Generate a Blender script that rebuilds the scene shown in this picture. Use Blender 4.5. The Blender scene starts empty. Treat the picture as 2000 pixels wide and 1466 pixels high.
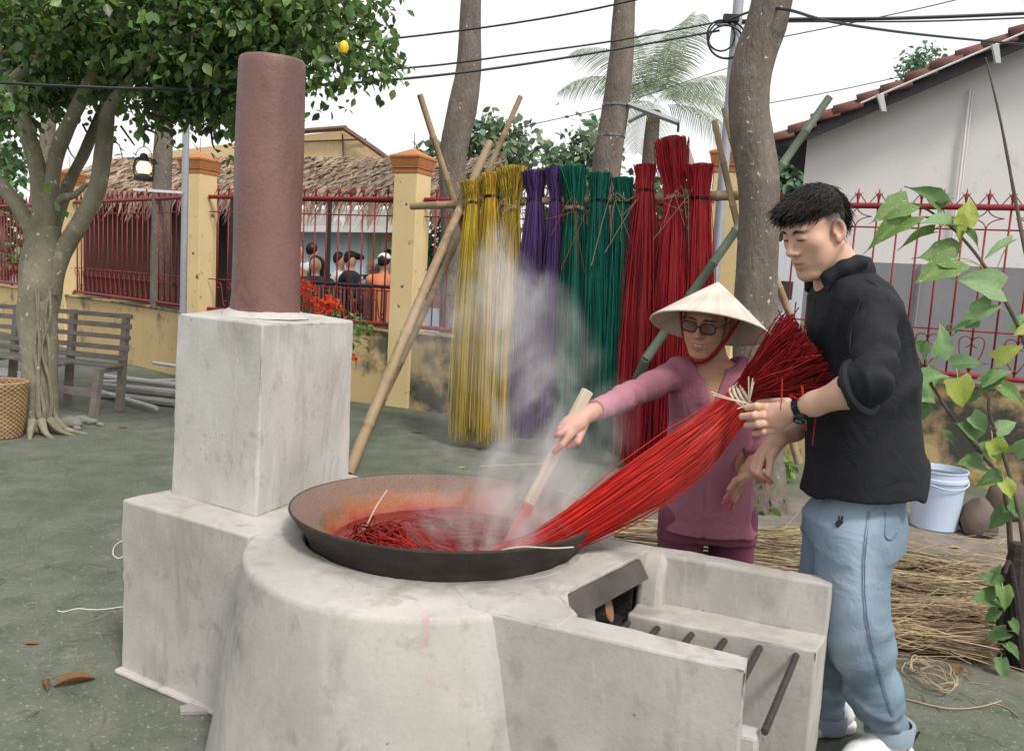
import bpy, math, random
import numpy as np
from mathutils import Vector, Matrix
random.seed(7); RNG = np.random.default_rng(7)
S = bpy.context.scene
COL = S.collection
R = math.radians

# ---------------------------------------------------------------- camera
CAM_H = 1.40
FPX, PW, PH = 1600.0, 2000.0, 1466.0
PITCH = math.atan(188 / 1600); ROLL = math.atan(.057)
_f = np.array([0, math.cos(PITCH), -math.sin(PITCH)])
_r0 = np.array([1., 0, 0]); _u0 = np.cross(_r0, _f)
_r = math.cos(ROLL) * _r0 + math.sin(ROLL) * _u0
_u = -math.sin(ROLL) * _r0 + math.cos(ROLL) * _u0
CPOS = np.array([0, 0, CAM_H])
cam_d = bpy.data.cameras.new('camera')
cam_d.sensor_width = 36; cam_d.sensor_fit = 'HORIZONTAL'; cam_d.lens = 36 * FPX / PW
cam_d.clip_end = 2000; cam_d.clip_start = .05
cam = bpy.data.objects.new('camera', cam_d); COL.objects.link(cam)
cam.matrix_world = Matrix(((_r[0], _u[0], -_f[0], 0), (_r[1], _u[1], -_f[1], 0), (_r[2], _u[2], -_f[2], CAM_H), (0, 0, 0, 1)))
S.camera = cam

# ---------------------------------------------------------------- sky, sun, exposure
SUN_EL, SUN_AZ = R(52), R(148)          # azimuth from +Y towards +X
w = bpy.data.worlds.new('World'); S.world = w; w.use_nodes = True
nt = w.node_tree; nt.nodes.clear()
sky = nt.nodes.new('ShaderNodeTexSky'); sky.sky_type = 'NISHITA'; sky.sun_disc = False
sky.sun_elevation = SUN_EL; sky.sun_rotation = SUN_AZ
sky.air_density = 1.0; sky.dust_density = 4.0; sky.ozone_density = 1.0
hs = nt.nodes.new('ShaderNodeHueSaturation'); hs.inputs['Saturation'].default_value = .22
hs.inputs['Value'].default_value = 1.0
mx = nt.nodes.new('ShaderNodeMix'); mx.data_type = 'RGBA'; mx.inputs[0].default_value = .62
mx.inputs[7].default_value = (7.55, 7.5, 7.55, 1)      # thin even cloud veil
bg = nt.nodes.new('ShaderNodeBackground'); bg.inputs['Strength'].default_value = .138
wo = nt.nodes.new('ShaderNodeOutputWorld')
nt.links.new(sky.outputs[0], hs.inputs['Color']); nt.links.new(hs.outputs[0], mx.inputs[6])
nt.links.new(mx.outputs[2], bg.inputs['Color']); nt.links.new(bg.outputs[0], wo.inputs['Surface'])
sl = bpy.data.lights.new('sun', 'SUN'); sl.energy = 2.1; sl.angle = R(10); sl.color = (1, .94, .85)
so = bpy.data.objects.new('sun', sl); COL.objects.link(so)
_d = Vector((math.sin(SUN_AZ) * math.cos(SUN_EL), math.cos(SUN_AZ) * math.cos(SUN_EL), math.sin(SUN_EL)))
so.rotation_euler = _d.to_track_quat('Z', 'Y').to_euler(); so.location = (0, 0, 12)
S.view_settings.view_transform = 'Standard'; S.view_settings.look = 'None'
S.view_settings.exposure = .40; S.view_settings.gamma = 1.0
S.render.engine = 'CYCLES'
S.cycles.use_denoising = True
S.cycles.max_bounces = 7; S.cycles.diffuse_bounces = 3; S.cycles.glossy_bounces = 3
S.cycles.transmission_bounces = 4; S.cycles.transparent_max_bounces = 8; S.cycles.volume_bounces = 2
S.cycles.volume_step_rate = 2.0

# ---------------------------------------------------------------- helpers
def ray(px, py): return _r * (px - PW / 2) / FPX - _u * (py - PH / 2) / FPX + _f
def at_y(px, py, Y): d = ray(px, py); return CPOS + d * (Y / d[1])
def at_z(px, py, Z): d = ray(px, py); return CPOS + d * ((Z - CAM_H) / d[2])
def V(*a): return np.array(a, float)
def nrm(v): v = np.asarray(v, float); return v / (np.linalg.norm(v) + 1e-12)

def link(name, me, mat=None, parent=None, smooth=False):
    o = bpy.data.objects.new(name, me); COL.objects.link(o)
    if mat is not None and len(me.materials) == 0: me.materials.append(mat)
    if smooth: me.shade_smooth()
    if parent is not None:
        o.parent = parent
        r = parent
        while r.parent: r = r.parent
        if r.type == 'EMPTY' and parent is r: o.matrix_parent_inverse = Matrix.Translation(-r.location)
    return o
def mk(name, v, f, mat=None, parent=None, smooth=False, col=None):
    me = bpy.data.meshes.new(name)
    v = np.asarray(v, np.float64)
    if isinstance(f, np.ndarray):
        n, k = f.shape
        me.vertices.add(len(v)); me.vertices.foreach_set('co', v.ravel().astype(np.float32))
        me.loops.add(n * k); me.loops.foreach_set('vertex_index', f.ravel().astype(np.int32))
        me.polygons.add(n); me.polygons.foreach_set('loop_start', np.arange(0, n * k, k, dtype=np.int32))
        me.update(calc_edges=True)
    else:
        me.from_pydata([tuple(p) for p in v], [], [tuple(q) for q in f]); me.update()
    if col is not None:
        a = me.color_attributes.new('Col', 'FLOAT_COLOR', 'POINT')
        c = np.ones((len(v), 4), np.float32); c[:, :3] = col
        a.data.foreach_set('color', c.ravel())
    return link(name, me, mat, parent, smooth)
def tag(o, label=None, cat=None, group=None, kind=None):
    if label: o['label'] = label
    if cat: o['category'] = cat
    if group: o['group'] = group
    if kind: o['kind'] = kind
    return o
def thing(name, loc, label, cat, group=None):
    o = bpy.data.objects.new(name, None); COL.objects.link(o); o.empty_display_size = .1
    o.location = tuple(loc); return tag(o, label, cat, group)

class MB:
    """collects shapes, builds one mesh"""
    def __init__(s): s.v = []; s.f = []
    def add(s, v, f):
        n = len(s.v); s.v += [tuple(map(float, p)) for p in v]; s.f += [tuple(i + n for i in q) for q in f]; return s
    def box(s, c, size, rot=None):
        x, y, z = [q / 2 for q in size]
        P = np.array([(-x, -y, -z), (x, -y, -z), (x, y, -z), (-x, y, -z), (-x, -y, z), (x, -y, z), (x, y, z), (-x, y, z)])
        if rot is not None: P = P @ np.array(rot).T
        return s.add(P + np.array(c), [(0, 3, 2, 1), (4, 5, 6, 7), (0, 1, 5, 4), (1, 2, 6, 5), (2, 3, 7, 6), (3, 0, 4, 7)])
    def prism(s, pts, z0, z1, top=None):
        n = len(pts); t = top or pts
        v = [(p[0], p[1], z0) for p in pts] + [(p[0], p[1], p[2] if len(p) > 2 else z1) for p in t]
        f = [tuple(range(n - 1, -1, -1)), tuple(range(n, 2 * n))] + [(i, (i + 1) % n, n + (i + 1) % n, n + i) for i in range(n)]
        return s.add(v, f)
    def hexa(s, b, t):   # 4 bottom + 4 top points
        return s.add(list(b) + list(t), [(3, 2, 1, 0), (4, 5, 6, 7), (0, 1, 5, 4), (1, 2, 6, 5), (2, 3, 7, 6), (3, 0, 4, 7)])
    def tube(s, path, r, n=8, cap=True, twist=0, flat=1.0):
        path = np.asarray(path, float); m = len(path)
        r = np.full(m, r, float) if np.isscalar(r) else np.asarray(r, float)
        T = np.gradient(path, axis=0); T /= np.linalg.norm(T, axis=1)[:, None] + 1e-12
        ref = V(0, 0, 1) if abs(T[0][2]) < .9 else V(1, 0, 0)
        u = nrm(np.cross(T[0], ref)); vs = []
        for i in range(m):
            u = nrm(u - T[i] * (u @ T[i])); q = np.cross(T[i], u)
            for k in range(n):
                a = 2 * math.pi * k / n + twist
                vs.append(path[i] + r[i] * (math.cos(a) * u + flat * math.sin(a) * q))
        f = [(i * n + k, i * n + (k + 1) % n, (i + 1) * n + (k + 1) % n, (i + 1) * n + k) for i in range(m - 1) for k in range(n)]
        if cap: f += [tuple(range(n - 1, -1, -1)), tuple(range((m - 1) * n, m * n))]
        return s.add(vs, f)
    def lathe(s, prof, n=32, c=(0, 0, 0), close=False):
        vs = []; m = len(prof)
        for r, z in prof:
            for k in range(n):
                a = 2 * math.pi * k / n; vs.append((c[0] + r * math.cos(a), c[1] + r * math.sin(a), c[2] + z))
        f = [(i * n + k, i * n + (k + 1) % n, (i + 1) * n + (k + 1) % n, (i + 1) * n + k) for i in range(m - 1) for k in range(n)]
        if close: f += [tuple(range(n - 1, -1, -1)), tuple(range((m - 1) * n, m * n))]
        return s.add(vs, f)
    def build(s, name, mat, parent=None, smooth=False, bevel=0, seg=2, angle=40, sub=0):
        o = mk(name, s.v, s.f, mat, parent)
        if bevel:
            b = o.modifiers.new('bevel', 'BEVEL'); b.width = bevel; b.segments = seg; b.limit_method = 'ANGLE'; b.angle_limit = R(35)
        if smooth: o.data.shade_smooth(); 
        if smooth and angle < 180:
            try: o.data.set_sharp_from_angle(angle=R(angle))
            except Exception: pass
        return o

def rotz(a): c, s_ = math.cos(a), math.sin(a); return np.array([[c, -s_, 0], [s_, c, 0], [0, 0, 1]])
def rotx(a): c, s_ = math.cos(a), math.sin(a); return np.array([[1, 0, 0], [0, c, -s_], [0, s_, c]])
def roty(a): c, s_ = math.cos(a), math.sin(a); return np.array([[c, 0, s_], [0, 1, 0], [-s_, 0, c]])

def bez(pts, n):
    """smooth Catmull-Rom through pts, n samples"""
    P = np.asarray(pts, float); P = np.vstack([2 * P[0] - P[1], P, 2 * P[-1] - P[-2]]); m = len(P) - 3
    out = []
    for t in np.linspace(0, m - 1e-9, n):
        i = int(t); u = t - i; a, b, c, d = P[i:i + 4]
        out.append(.5 * (2 * b + (c - a) * u + (2 * a - 5 * b + 4 * c - d) * u * u + (3 * b - a - 3 * c + d) * u ** 3))
    return np.array(out)

def fbm(P, scale, seed=0, octv=4):
    """cheap smooth 3D noise (sum of sines), about -1..1"""
    g = np.random.default_rng(seed); o = np.zeros(len(P)); amp = 1.; tot = 0
    for k in range(octv):
        for j in range(3):
            d = g.normal(size=3); d *= scale * 2 ** k / np.linalg.norm(d)
            d2 = g.normal(size=3); d2 *= scale * 2 ** k * .7 / np.linalg.norm(d2)
            o += amp * np.sin(P @ d + g.uniform(0, 6.28) + 1.3 * np.sin(P @ d2 + g.uniform(0, 6.28)))
        tot += amp * 1.8; amp *= .5
    return o / tot

def strands(name, paths, rad, mat, parent=None, col=None, taper=None, n=3, smooth=True):
    """paths (N,S,3); rad scalar or (N,) -> many thin tubes in one mesh"""
    P = np.asarray(paths, float); N, M, _ = P.shape
    T = np.gradient(P, axis=1); T /= np.linalg.norm(T, axis=2, keepdims=True) + 1e-12
    ref = np.where(np.abs(T[:, :1, 2:3]) < .8, V(0, 0, 1), V(1, 0, 0))
    u = np.cross(T, np.broadcast_to(ref, T.shape)); u /= np.linalg.norm(u, axis=2, keepdims=True) + 1e-12
    q = np.cross(T, u)
    rr = np.broadcast_to(np.asarray(rad, float).reshape(-1, 1), (N, M)).copy()
    if taper is not None: rr = rr * np.asarray(taper)[None, :]
    vs = np.stack([P + rr[..., None] * (math.cos(a) * u + math.sin(a) * q) for a in 2 * np.pi * np.arange(n) / n], 2)  # N,M,n,3
    idx = np.arange(N * M * n).reshape(N, M, n)
    a = idx[:, :-1]; b = idx[:, 1:]
    f = np.stack([a, np.roll(a, -1, 2), np.roll(b, -1, 2), b], -1).reshape(-1, 4)
    c = None if col is None else np.repeat(np.asarray(col), M * n, 0)
    return mk(name, vs.reshape(-1, 3), f, mat, parent, smooth, c)

def ribbons(name, paths, wid, side, mat, parent=None, col=None, taper=None):
    """flat tapered strips; paths (N,S,3), side (N,3) or (N,S,3) width direction"""
    P = np.asarray(paths, float); N, M, _ = P.shape
    sd = np.asarray(side, float); sd = sd[:, None, :] if sd.ndim == 2 else sd
    sd = sd / (np.linalg.norm(sd, axis=-1, keepdims=True) + 1e-12)
    ww = np.broadcast_to(np.asarray(wid, float).reshape(-1, 1), (N, M)).copy()
    if taper is not None: ww = ww * np.asarray(taper)[None, :]
    vs = np.stack([P - sd * ww[..., None] / 2, P + sd * ww[..., None] / 2], 2)
    idx = np.arange(N * M * 2).reshape(N, M, 2)
    f = np.stack([idx[:, :-1, 0], idx[:, :-1, 1], idx[:, 1:, 1], idx[:, 1:, 0]], -1).reshape(-1, 4)
    c = None if col is None else np.repeat(np.asarray(col), M * 2, 0)
    return mk(name, vs.reshape(-1, 3), f, mat, parent, False, c)

# ---------------------------------------------------------------- materials
def srgb(r, g, b): return tuple(((c / 255) / 12.92 if c / 255 <= .04045 else ((c / 255 + .055) / 1.055) ** 2.4) for c in (r, g, b)) + (1,)
def pm(name, c1, c2=None, scale=6, rough=.8, bump=.15, wrinkle=0, wscale=9, bscale=None, stain=None, sscale=2, samt=.5, vc=False, spec=.3,
       stretch=None, metal=0, fac=(.3, .7), sss=0, trans=0, bdist=.02, speck=None, kscale=60, kth=.68, coord='Object'):
    m = bpy.data.materials.new(name); m.use_nodes = True; t = m.node_tree; N = t.nodes; L = t.links
    b = N['Principled BSDF']; b.inputs['Roughness'].default_value = rough; b.inputs['Metallic'].default_value = metal
    b.inputs['Specular IOR Level'].default_value = spec
    tc = N.new('ShaderNodeTexCoord'); co = tc.outputs[coord]
    if stretch:
        mp = N.new('ShaderNodeMapping'); mp.inputs['Scale'].default_value = stretch; L.new(co, mp.inputs[0]); cs = mp.outputs[0]
    else: cs = co
    def noise(sc, det=6, r_=.6, src=None):
        n = N.new('ShaderNodeTexNoise'); n.inputs['Scale'].default_value = sc; n.inputs['Detail'].default_value = det
        n.inputs['Roughness'].default_value = r_; L.new(src or cs, n.inputs['Vector']); return n.outputs['Fac']
    def ramp(src, a, b_):
        r_ = N.new('ShaderNodeMapRange'); r_.inputs[1].default_value = a; r_.inputs[2].default_value = b_; L.new(src, r_.inputs[0]); return r_.outputs[0]
    def mix(f_, A, B, mode='MIX'):
        x = N.new('ShaderNodeMix'); x.data_type = 'RGBA'; x.blend_type = mode
        if isinstance(f_, float): x.inputs[0].default_value = f_
        else: L.new(f_, x.inputs[0])
        for s_, i in ((A, 6), (B, 7)):
            if isinstance(s_, tuple): x.inputs[i].default_value = s_ if len(s_) == 4 else s_ + (1,)
            else: L.new(s_, x.inputs[i])
        return x.outputs[2]
    c1 = c1 if len(c1) == 4 else c1 + (1,)
    c2 = c2 or tuple(x * .75 for x in c1[:3])
    col = mix(ramp(noise(scale), *fac), c1, c2)
    if stain:
        st = noise(sscale, 8, .65, co); col = mix(ramp(st, 1 - samt, 1.12 - samt), col, stain)
    if speck: col = mix(ramp(noise(kscale, 3, .5, co), kth, kth + .04), col, speck)
    if vc:
        a = N.new('ShaderNodeVertexColor'); a.layer_name = 'Col'; col = mix(1.0, col, a.outputs[0], 'MULTIPLY')
    L.new(col, b.inputs['Base Color'])
    if bump:
        bp = N.new('ShaderNodeBump'); bp.inputs['Strength'].default_value = bump; bp.inputs['Distance'].default_value = bdist
        L.new(noise(bscale or scale * 6, 5), bp.inputs['Height']); L.new(bp.outputs[0], b.inputs['Normal'])
        if wrinkle:
            n = N.new('ShaderNodeTexNoise'); n.inputs['Scale'].default_value = wscale; n.inputs['Detail'].default_value = 4; n.inputs['Distortion'].default_value = 1.2; L.new(co, n.inputs['Vector'])
            ab_ = N.new('ShaderNodeMath'); ab_.operation = 'ABSOLUTE'; sb_ = N.new('ShaderNodeMath'); sb_.operation = 'SUBTRACT'; sb_.inputs[1].default_value = .5; L.new(n.outputs['Fac'], sb_.inputs[0]); L.new(sb_.outputs[0], ab_.inputs[0])
            b2 = N.new('ShaderNodeBump'); b2.inputs['Strength'].default_value = wrinkle; b2.inputs['Distance'].default_value = .03; L.new(ab_.outputs[0], b2.inputs['Height']); L.new(bp.outputs[0], b2.inputs['Normal']); L.new(b2.outputs[0], b.inputs['Normal'])
    if sss: b.inputs['Subsurface Weight'].default_value = sss; b.inputs['Subsurface Radius'].default_value = (.012, .005, .003); b.inputs['Subsurface Scale'].default_value = 1
    if trans: 
        tr = N.new('ShaderNodeBsdfTranslucent'); L.new(col, tr.inputs[0]); ms = N.new('ShaderNodeMixShader'); ms.inputs[0].default_value = trans
        L.new(b.outputs[0], ms.inputs[1]); L.new(tr.outputs[0], ms.inputs[2]); L.new(ms.outputs[0], N['Material Output'].inputs['Surface'])
    return m
# ================================================================ ground
def ground_material():
    m = bpy.data.materials.new('mossy_concrete_ground'); m.use_nodes = True; t = m.node_tree; N = t.nodes; L = t.links
    b = N['Principled BSDF']; b.inputs['Roughness'].default_value = .85; b.inputs['Specular IOR Level'].default_value = .25
    tc = N.new('ShaderNodeTexCoord')
    def noise(sc, det=8, r_=.62, dist=0):
        n = N.new('ShaderNodeTexNoise'); n.inputs['Scale'].default_value = sc; n.inputs['Detail'].default_value = det
        n.inputs['Roughness'].default_value = r_; n.inputs['Distortion'].default_value = dist; L.new(tc.outputs['Object'], n.inputs['Vector']); return n.outputs['Fac']
    def ramp(s_, a, c): r_ = N.new('ShaderNodeMapRange'); r_.inputs[1].default_value = a; r_.inputs[2].default_value = c; L.new(s_, r_.inputs[0]); return r_.outputs[0]
    def mix(f_, A, B):
        x = N.new('ShaderNodeMix'); x.data_type = 'RGBA'; L.new(f_, x.inputs[0])
        for s_, i in ((A, 6), (B, 7)):
            if isinstance(s_, tuple): x.inputs[i].default_value = s_ + (1,)
            else: L.new(s_, x.inputs[i])
        return x.outputs[2]
    def mul(a, c):
        x = N.new('ShaderNodeMath'); x.operation = 'MULTIPLY'; L.new(a, x.inputs[0])
        if isinstance(c, float): x.inputs[1].default_value = c
        else: L.new(c, x.inputs[1])
        return x.outputs[0]
    base = mix(ramp(noise(1.1), .38, .62), (.115, .134, .100), (.142, .150, .120))
    base = mix(ramp(noise(5), .42, .7), base, (.076, .095, .066))
    base = mix(mul(ramp(noise(2.3, 9, .7, .6), .55, .72), .6), base, (.060, .074, .054))
    base = mix(mul(ramp(noise(3.1, 10, .75, 1.0), .6, .74), .55), base, (.33, .33, .29))
    base = mix(ramp(noise(60, 4, .6), .60, .70), base, (.27, .27, .24))
    base = mix(ramp(noise(80, 4, .6), .62, .70), base, (.03, .035, .028))
    # bare sandy soil on the right, by the straw and the plant
    sp = N.new('ShaderNodeSeparateXYZ'); L.new(tc.outputs['Object'], sp.inputs[0])
    vm = N.new('ShaderNodeVectorMath'); vm.operation = 'SUBTRACT'; vm.inputs[1].default_value = (2.5, 4.15, 0); L.new(tc.outputs['Object'], vm.inputs[0])
    ln = N.new('ShaderNodeVectorMath'); ln.operation = 'LENGTH'; L.new(vm.outputs[0], ln.inputs[0])
    ad = N.new('ShaderNodeMath'); ad.operation = 'ADD'; L.new(ln.outputs['Value'], ad.inputs[0]); L.new(mul(noise(1.6), 1.4), ad.inputs[1])
    sand = mix(ramp(noise(9), .35, .65), (.25, .215, .185), (.165, .14, .12))
    base = mix(ramp(ad.outputs[0], 2.35, 1.95), base, sand)
    L.new(base, b.inputs['Base Color'])
    vo = N.new('ShaderNodeTexVoronoi'); vo.feature = 'DISTANCE_TO_EDGE'; vo.inputs['Scale'].default_value = .42; nd = N.new('ShaderNodeTexNoise'); nd.inputs['Scale'].default_value = 1.6; nd.inputs['Detail'].default_value = 6; L.new(tc.outputs['Object'], nd.inputs['Vector']); av = N.new('ShaderNodeVectorMath'); av.operation = 'ADD'; L.new(tc.outputs['Object'], av.inputs[0]); L.new(nd.outputs['Color'], av.inputs[1]); L.new(av.outputs[0], vo.inputs['Vector'])
    base = mix(mul(ramp(vo.outputs['Distance'], .0035, .0), .4), base, (.03, .034, .026))
    base = mix(mul(ramp(noise(.7, 6, .6, .5), .52, .66), .5), base, (.07, .085, .055))
    base = mix(mul(ramp(noise(17, 6, .7), .58, .68), .5), base, (.22, .225, .19))
    L.new(base, b.inputs['Base Color'])
    bp = N.new('ShaderNodeBump'); bp.inputs['Strength'].default_value = .6; bp.inputs['Distance'].default_value = .012
    L.new(noise(26, 8, .7), bp.inputs['Height']); L.new(bp.outputs[0], b.inputs['Normal'])
    return m
GROUND_MAT = ground_material()
o = mk('ground', [(-400, -60, 0), (400, -60, 0), (400, 700, 0), (-400, 700, 0)], [(0, 1, 2, 3)], GROUND_MAT); o['kind'] = 'structure'

# ================================================================ stove
def concrete(name, c1, c2, streak=.35, splash=True):
    m = pm(name, c1, c2, scale=1.7, rough=.88, bump=.30, bscale=70, stain=tuple(x * .50 for x in (c1[0], c1[1] * .97, c1[2] * .93)), sscale=2.6, samt=streak + .06, bdist=.005, spec=.2,
              fac=(.36, .64), speck=(.16, .15, .135), kscale=60, kth=.72)
    t = m.node_tree; N = t.nodes; L = t.links; bs = N['Principled BSDF']; src = bs.inputs['Base Color'].links[0].from_socket; tc = N.new('ShaderNodeTexCoord')
    def layer(src, scale, lo, hi, colr, amt, stretch=(1, 1, 1), off=0., det=7, dist=.4):
        mp = N.new('ShaderNodeMapping'); mp.inputs['Scale'].default_value = stretch; mp.inputs['Location'].default_value = (off, off * 1.7, off * .6); L.new(tc.outputs['Object'], mp.inputs[0])
        n = N.new('ShaderNodeTexNoise'); n.inputs['Scale'].default_value = scale; n.inputs['Detail'].default_value = det; n.inputs['Roughness'].default_value = .66; n.inputs['Distortion'].default_value = dist; L.new(mp.outputs[0], n.inputs['Vector'])
        r_ = N.new('ShaderNodeMapRange'); r_.inputs[1].default_value = lo; r_.inputs[2].default_value = hi; r_.inputs[4].default_value = amt; L.new(n.outputs['Fac'], r_.inputs[0])
        x = N.new('ShaderNodeMix'); x.data_type = 'RGBA'; L.new(r_.outputs[0], x.inputs[0]); L.new(src, x.inputs[6]); x.inputs[7].default_value = colr + (1,); return x.outputs[2]
    w_ = lambda k, a=1., b_=1.: (c1[0] * k, c1[1] * k * a, c1[2] * k * b_)
    src = layer(src, 3.5, .48, .66, w_(1.22), .6, (1, 1, .5), 3.1)          # pale limewash
    src = layer(src, 4.0, .53, .68, w_(.56, .96, .90), .72, (1, 1, .3), 7.7)   # brown runs
    src = layer(src, 10., .575, .69, w_(.58, .95, .88), .62, (1, 1, .7), 1.3)
    src = layer(src, 90., .58, .72, w_(.72), .35, (1, 1, 1), 2.3, 3, 0.)
    src = layer(src, 45., .60, .74, w_(1.25), .35, (1, 1, .25), 5.3, 3, 0.)    # trowel marks
    # hairline cracks and faint red dye splashes
    mp = N.new('ShaderNodeVectorMath'); mp.operation = 'ADD'; nd = N.new('ShaderNodeTexNoise'); nd.inputs['Scale'].default_value = 5; nd.inputs['Detail'].default_value = 5; L.new(tc.outputs['Object'], nd.inputs['Vector']); sc_ = N.new('ShaderNodeVectorMath'); sc_.operation = 'SCALE'; sc_.inputs['Scale'].default_value = .35; L.new(nd.outputs['Color'], sc_.inputs[0]); L.new(tc.outputs['Object'], mp.inputs[0]); L.new(sc_.outputs[0], mp.inputs[1])
    vo = N.new('ShaderNodeTexVoronoi'); vo.feature = 'DISTANCE_TO_EDGE'; vo.inputs['Scale'].default_value = 2.1; L.new(mp.outputs[0], vo.inputs['Vector'])
    cr = N.new('ShaderNodeMapRange'); cr.inputs[1].default_value = .0; cr.inputs[2].default_value = .007; cr.inputs[3].default_value = 1; cr.inputs[4].default_value = 0; L.new(vo.outputs['Distance'], cr.inputs[0])
    nm_ = N.new('ShaderNodeTexNoise'); nm_.inputs['Scale'].default_value = 2.3; nm_.inputs['Detail'].default_value = 3; L.new(tc.outputs['Object'], nm_.inputs['Vector']); mm = N.new('ShaderNodeMapRange'); mm.inputs[1].default_value = .54; mm.inputs[2].default_value = .64; mm.inputs[4].default_value = .5 if splash else 0.; L.new(nm_.outputs['Fac'], mm.inputs[0])
    ml = N.new('ShaderNodeMath'); ml.operation = 'MULTIPLY'; L.new(cr.outputs[0], ml.inputs[0]); L.new(mm.outputs[0], ml.inputs[1]); x = N.new('ShaderNodeMix'); x.data_type = 'RGBA'; L.new(ml.outputs[0], x.inputs[0]); L.new(src, x.inputs[6]); x.inputs[7].default_value = w_(.35) + (1,); src = x.outputs[2]
    if splash: src = layer(src, 6.5, .675, .72, (.50, .20, .20), .45, (1, 1, .8), 11.7, 6, 1.2)
    L.new(src, bs.inputs['Base Color']); return m
M_CON = concrete('stove_cement_render', (.415, .395, .368), (.325, .307, .284))
M_CONW = concrete('stove_pale_cement', (.485, .47, .447), (.395, .38, .358), .33)
M_CLAY = concrete('clay_pipe', (.178, .094, .082), (.138, .073, .066), .33, False); M_CLAY.node_tree.nodes['Principled BSDF'].inputs['Roughness'].default_value = .46; M_CLAY.node_tree.nodes['Principled BSDF'].inputs['Specular IOR Level'].default_value = .4
for n_ in M_CLAY.node_tree.nodes:
    if n_.type == 'BUMP': n_.inputs['Strength'].default_value = .32; n_.inputs['Distance'].default_value = .006
M_SOOT = pm('sooty_steel', (.10, .085, .075), (.045, .04, .038), scale=9, rough=.6, bump=.15, stain=(.16, .12, .09), sscale=6, samt=.42)
M_REBAR = pm('rusty_rebar', (.075, .062, .06), (.05, .04, .04), scale=30, rough=.6, bump=.3, bscale=150, metal=.3)
M_ASH = pm('soot_ash', (.012, .012, .013), (.03, .03, .03), scale=14, rough=.95, bump=.5, speck=(.35, .35, .36), kscale=45, kth=.7)
stove = thing('stove', (-.2, 2.4, 0), 'grey cement wood stove with square flue block and clay chimney pipe', 'stove')
WC = V(-.184, 2.495)                       # wok centre
A_ = V(.924, -.38); B_ = V(.38, .924); O_ = V(-.05, 1.90)
def ab(a, b): return O_ + A_ * a + B_ * b

# drum body: ring with a hole for the pan
def drum():
    n = 120; out = []
    D0, RD = V(-.235, 2.345), .505
    P1, RB = V(-.16, 2.72), .53
    for k in range(n):
        th = 2 * math.pi * k / n; d = V(math.cos(th), math.sin(th))
        def hit(c, r):
            e = WC - c; bq = e @ d; cq = e @ e - r * r; disc = bq * bq - cq
            return -bq + math.sqrt(disc) if disc > 0 else 0
        out.append(max(hit(D0, RD), hit(P1, RB)))
    out = np.array(out); out = (out + np.roll(out, 1) + np.roll(out, -1)) / 3
    rin = .421
    rows = [(out + .10, 0.), (out + .075, .12), (out + .05, .30), (out + .022, .47), (out + .005, .582), (out + .001, .595), (out - .008, .6005), (out * .5 + rin * .5, .6045),
            (np.full(n, rin + .012), .604), (np.full(n, rin), .596), (np.full(n, rin), .50), (np.full(n, rin), .3)]
    vs = []; th = 2 * np.pi * np.arange(n) / n
    for i, (rr, z) in enumerate(rows):
        P = np.stack([WC[0] + rr * np.cos(th), WC[1] + rr * np.sin(th), np.full(n, z)], 1)
        if 0 < i < 8: P[:, :2] += (.004 * fbm(P, 9, 3))[:, None] * np.stack([np.cos(th), np.sin(th)], 1)
        if i >= 8 and i < 10: P[:, :2] += (.006 * fbm(P, 40, 5))[:, None] * np.stack([np.cos(th), np.sin(th)], 1)
        if 6 <= i <= 8: P[:, 2] += .003 * fbm(P, 12, 8)
        vs.append(P)
    m = len(rows)
    f = [(i * n + k, i * n + (k + 1) % n, (i + 1) * n + (k + 1) % n, (i + 1) * n + k) for i in range(m - 1) for k in range(n)]
    return mk('drum', np.vstack(vs), f, M_CON, stove, True)
drum()
TEX_BIG = bpy.data.textures.new('uneven_big', 'CLOUDS'); TEX_BIG.noise_scale = .28
TEX_FINE = bpy.data.textures.new('uneven_fine', 'CLOUDS'); TEX_FINE.noise_scale = .05
def slab(name, pts, z0, z1, mat, bevel=.012, top=None, parent=None):
    b = MB(); b.prism([tuple(p) for p in pts], z0, z1, top); o = b.build(name, mat, parent or stove, smooth=True, bevel=bevel, seg=2)
    if bevel:
        sb = o.modifiers.new('sub', 'SUBSURF'); sb.subdivision_type = 'SIMPLE'; sb.levels = sb.render_levels = 4
        for tx, st in ((TEX_BIG, .014), (TEX_FINE, .006)):
            dm = o.modifiers.new('uneven', 'DISPLACE'); dm.texture = tx; dm.texture_coords = 'GLOBAL'; dm.strength = st; dm.mid_level = .5
    return o
# plinth under the flue
p0, p1 = V(-1.272, 2.65), V(-.752, 2.352)
bd = nrm(V(.495, .868))
slab('plinth', [p0, p1, V(-.64, 2.55), V(-.63, 2.75), V(-.55, 3.12), p0 + bd * .8], 0, .600, M_CON, .007)
slab('footing', [p0 + V(-.015, -.022), p1 + V(.02, -.03), V(-.6, 2.6), p0 + bd * .8 + V(-.03, 0)], 0, .016, M_CON, .01)
# flue block
q0, q1, q2 = V(-1.151, 2.755), V(-.79, 2.538), V(-.60, 3.06); q3 = q0 + (q2 - q1) + V(-.06, -.03)
slab('flue_block', [q0, q1, q2, q3], .597, 1.22, M_CONW, .007, top=[(-1.142, 2.762, 1.222), (-.783, 2.545, 1.218), (-.60, 3.05, 1.212), (q3[0], q3[1], 1.24)])
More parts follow.
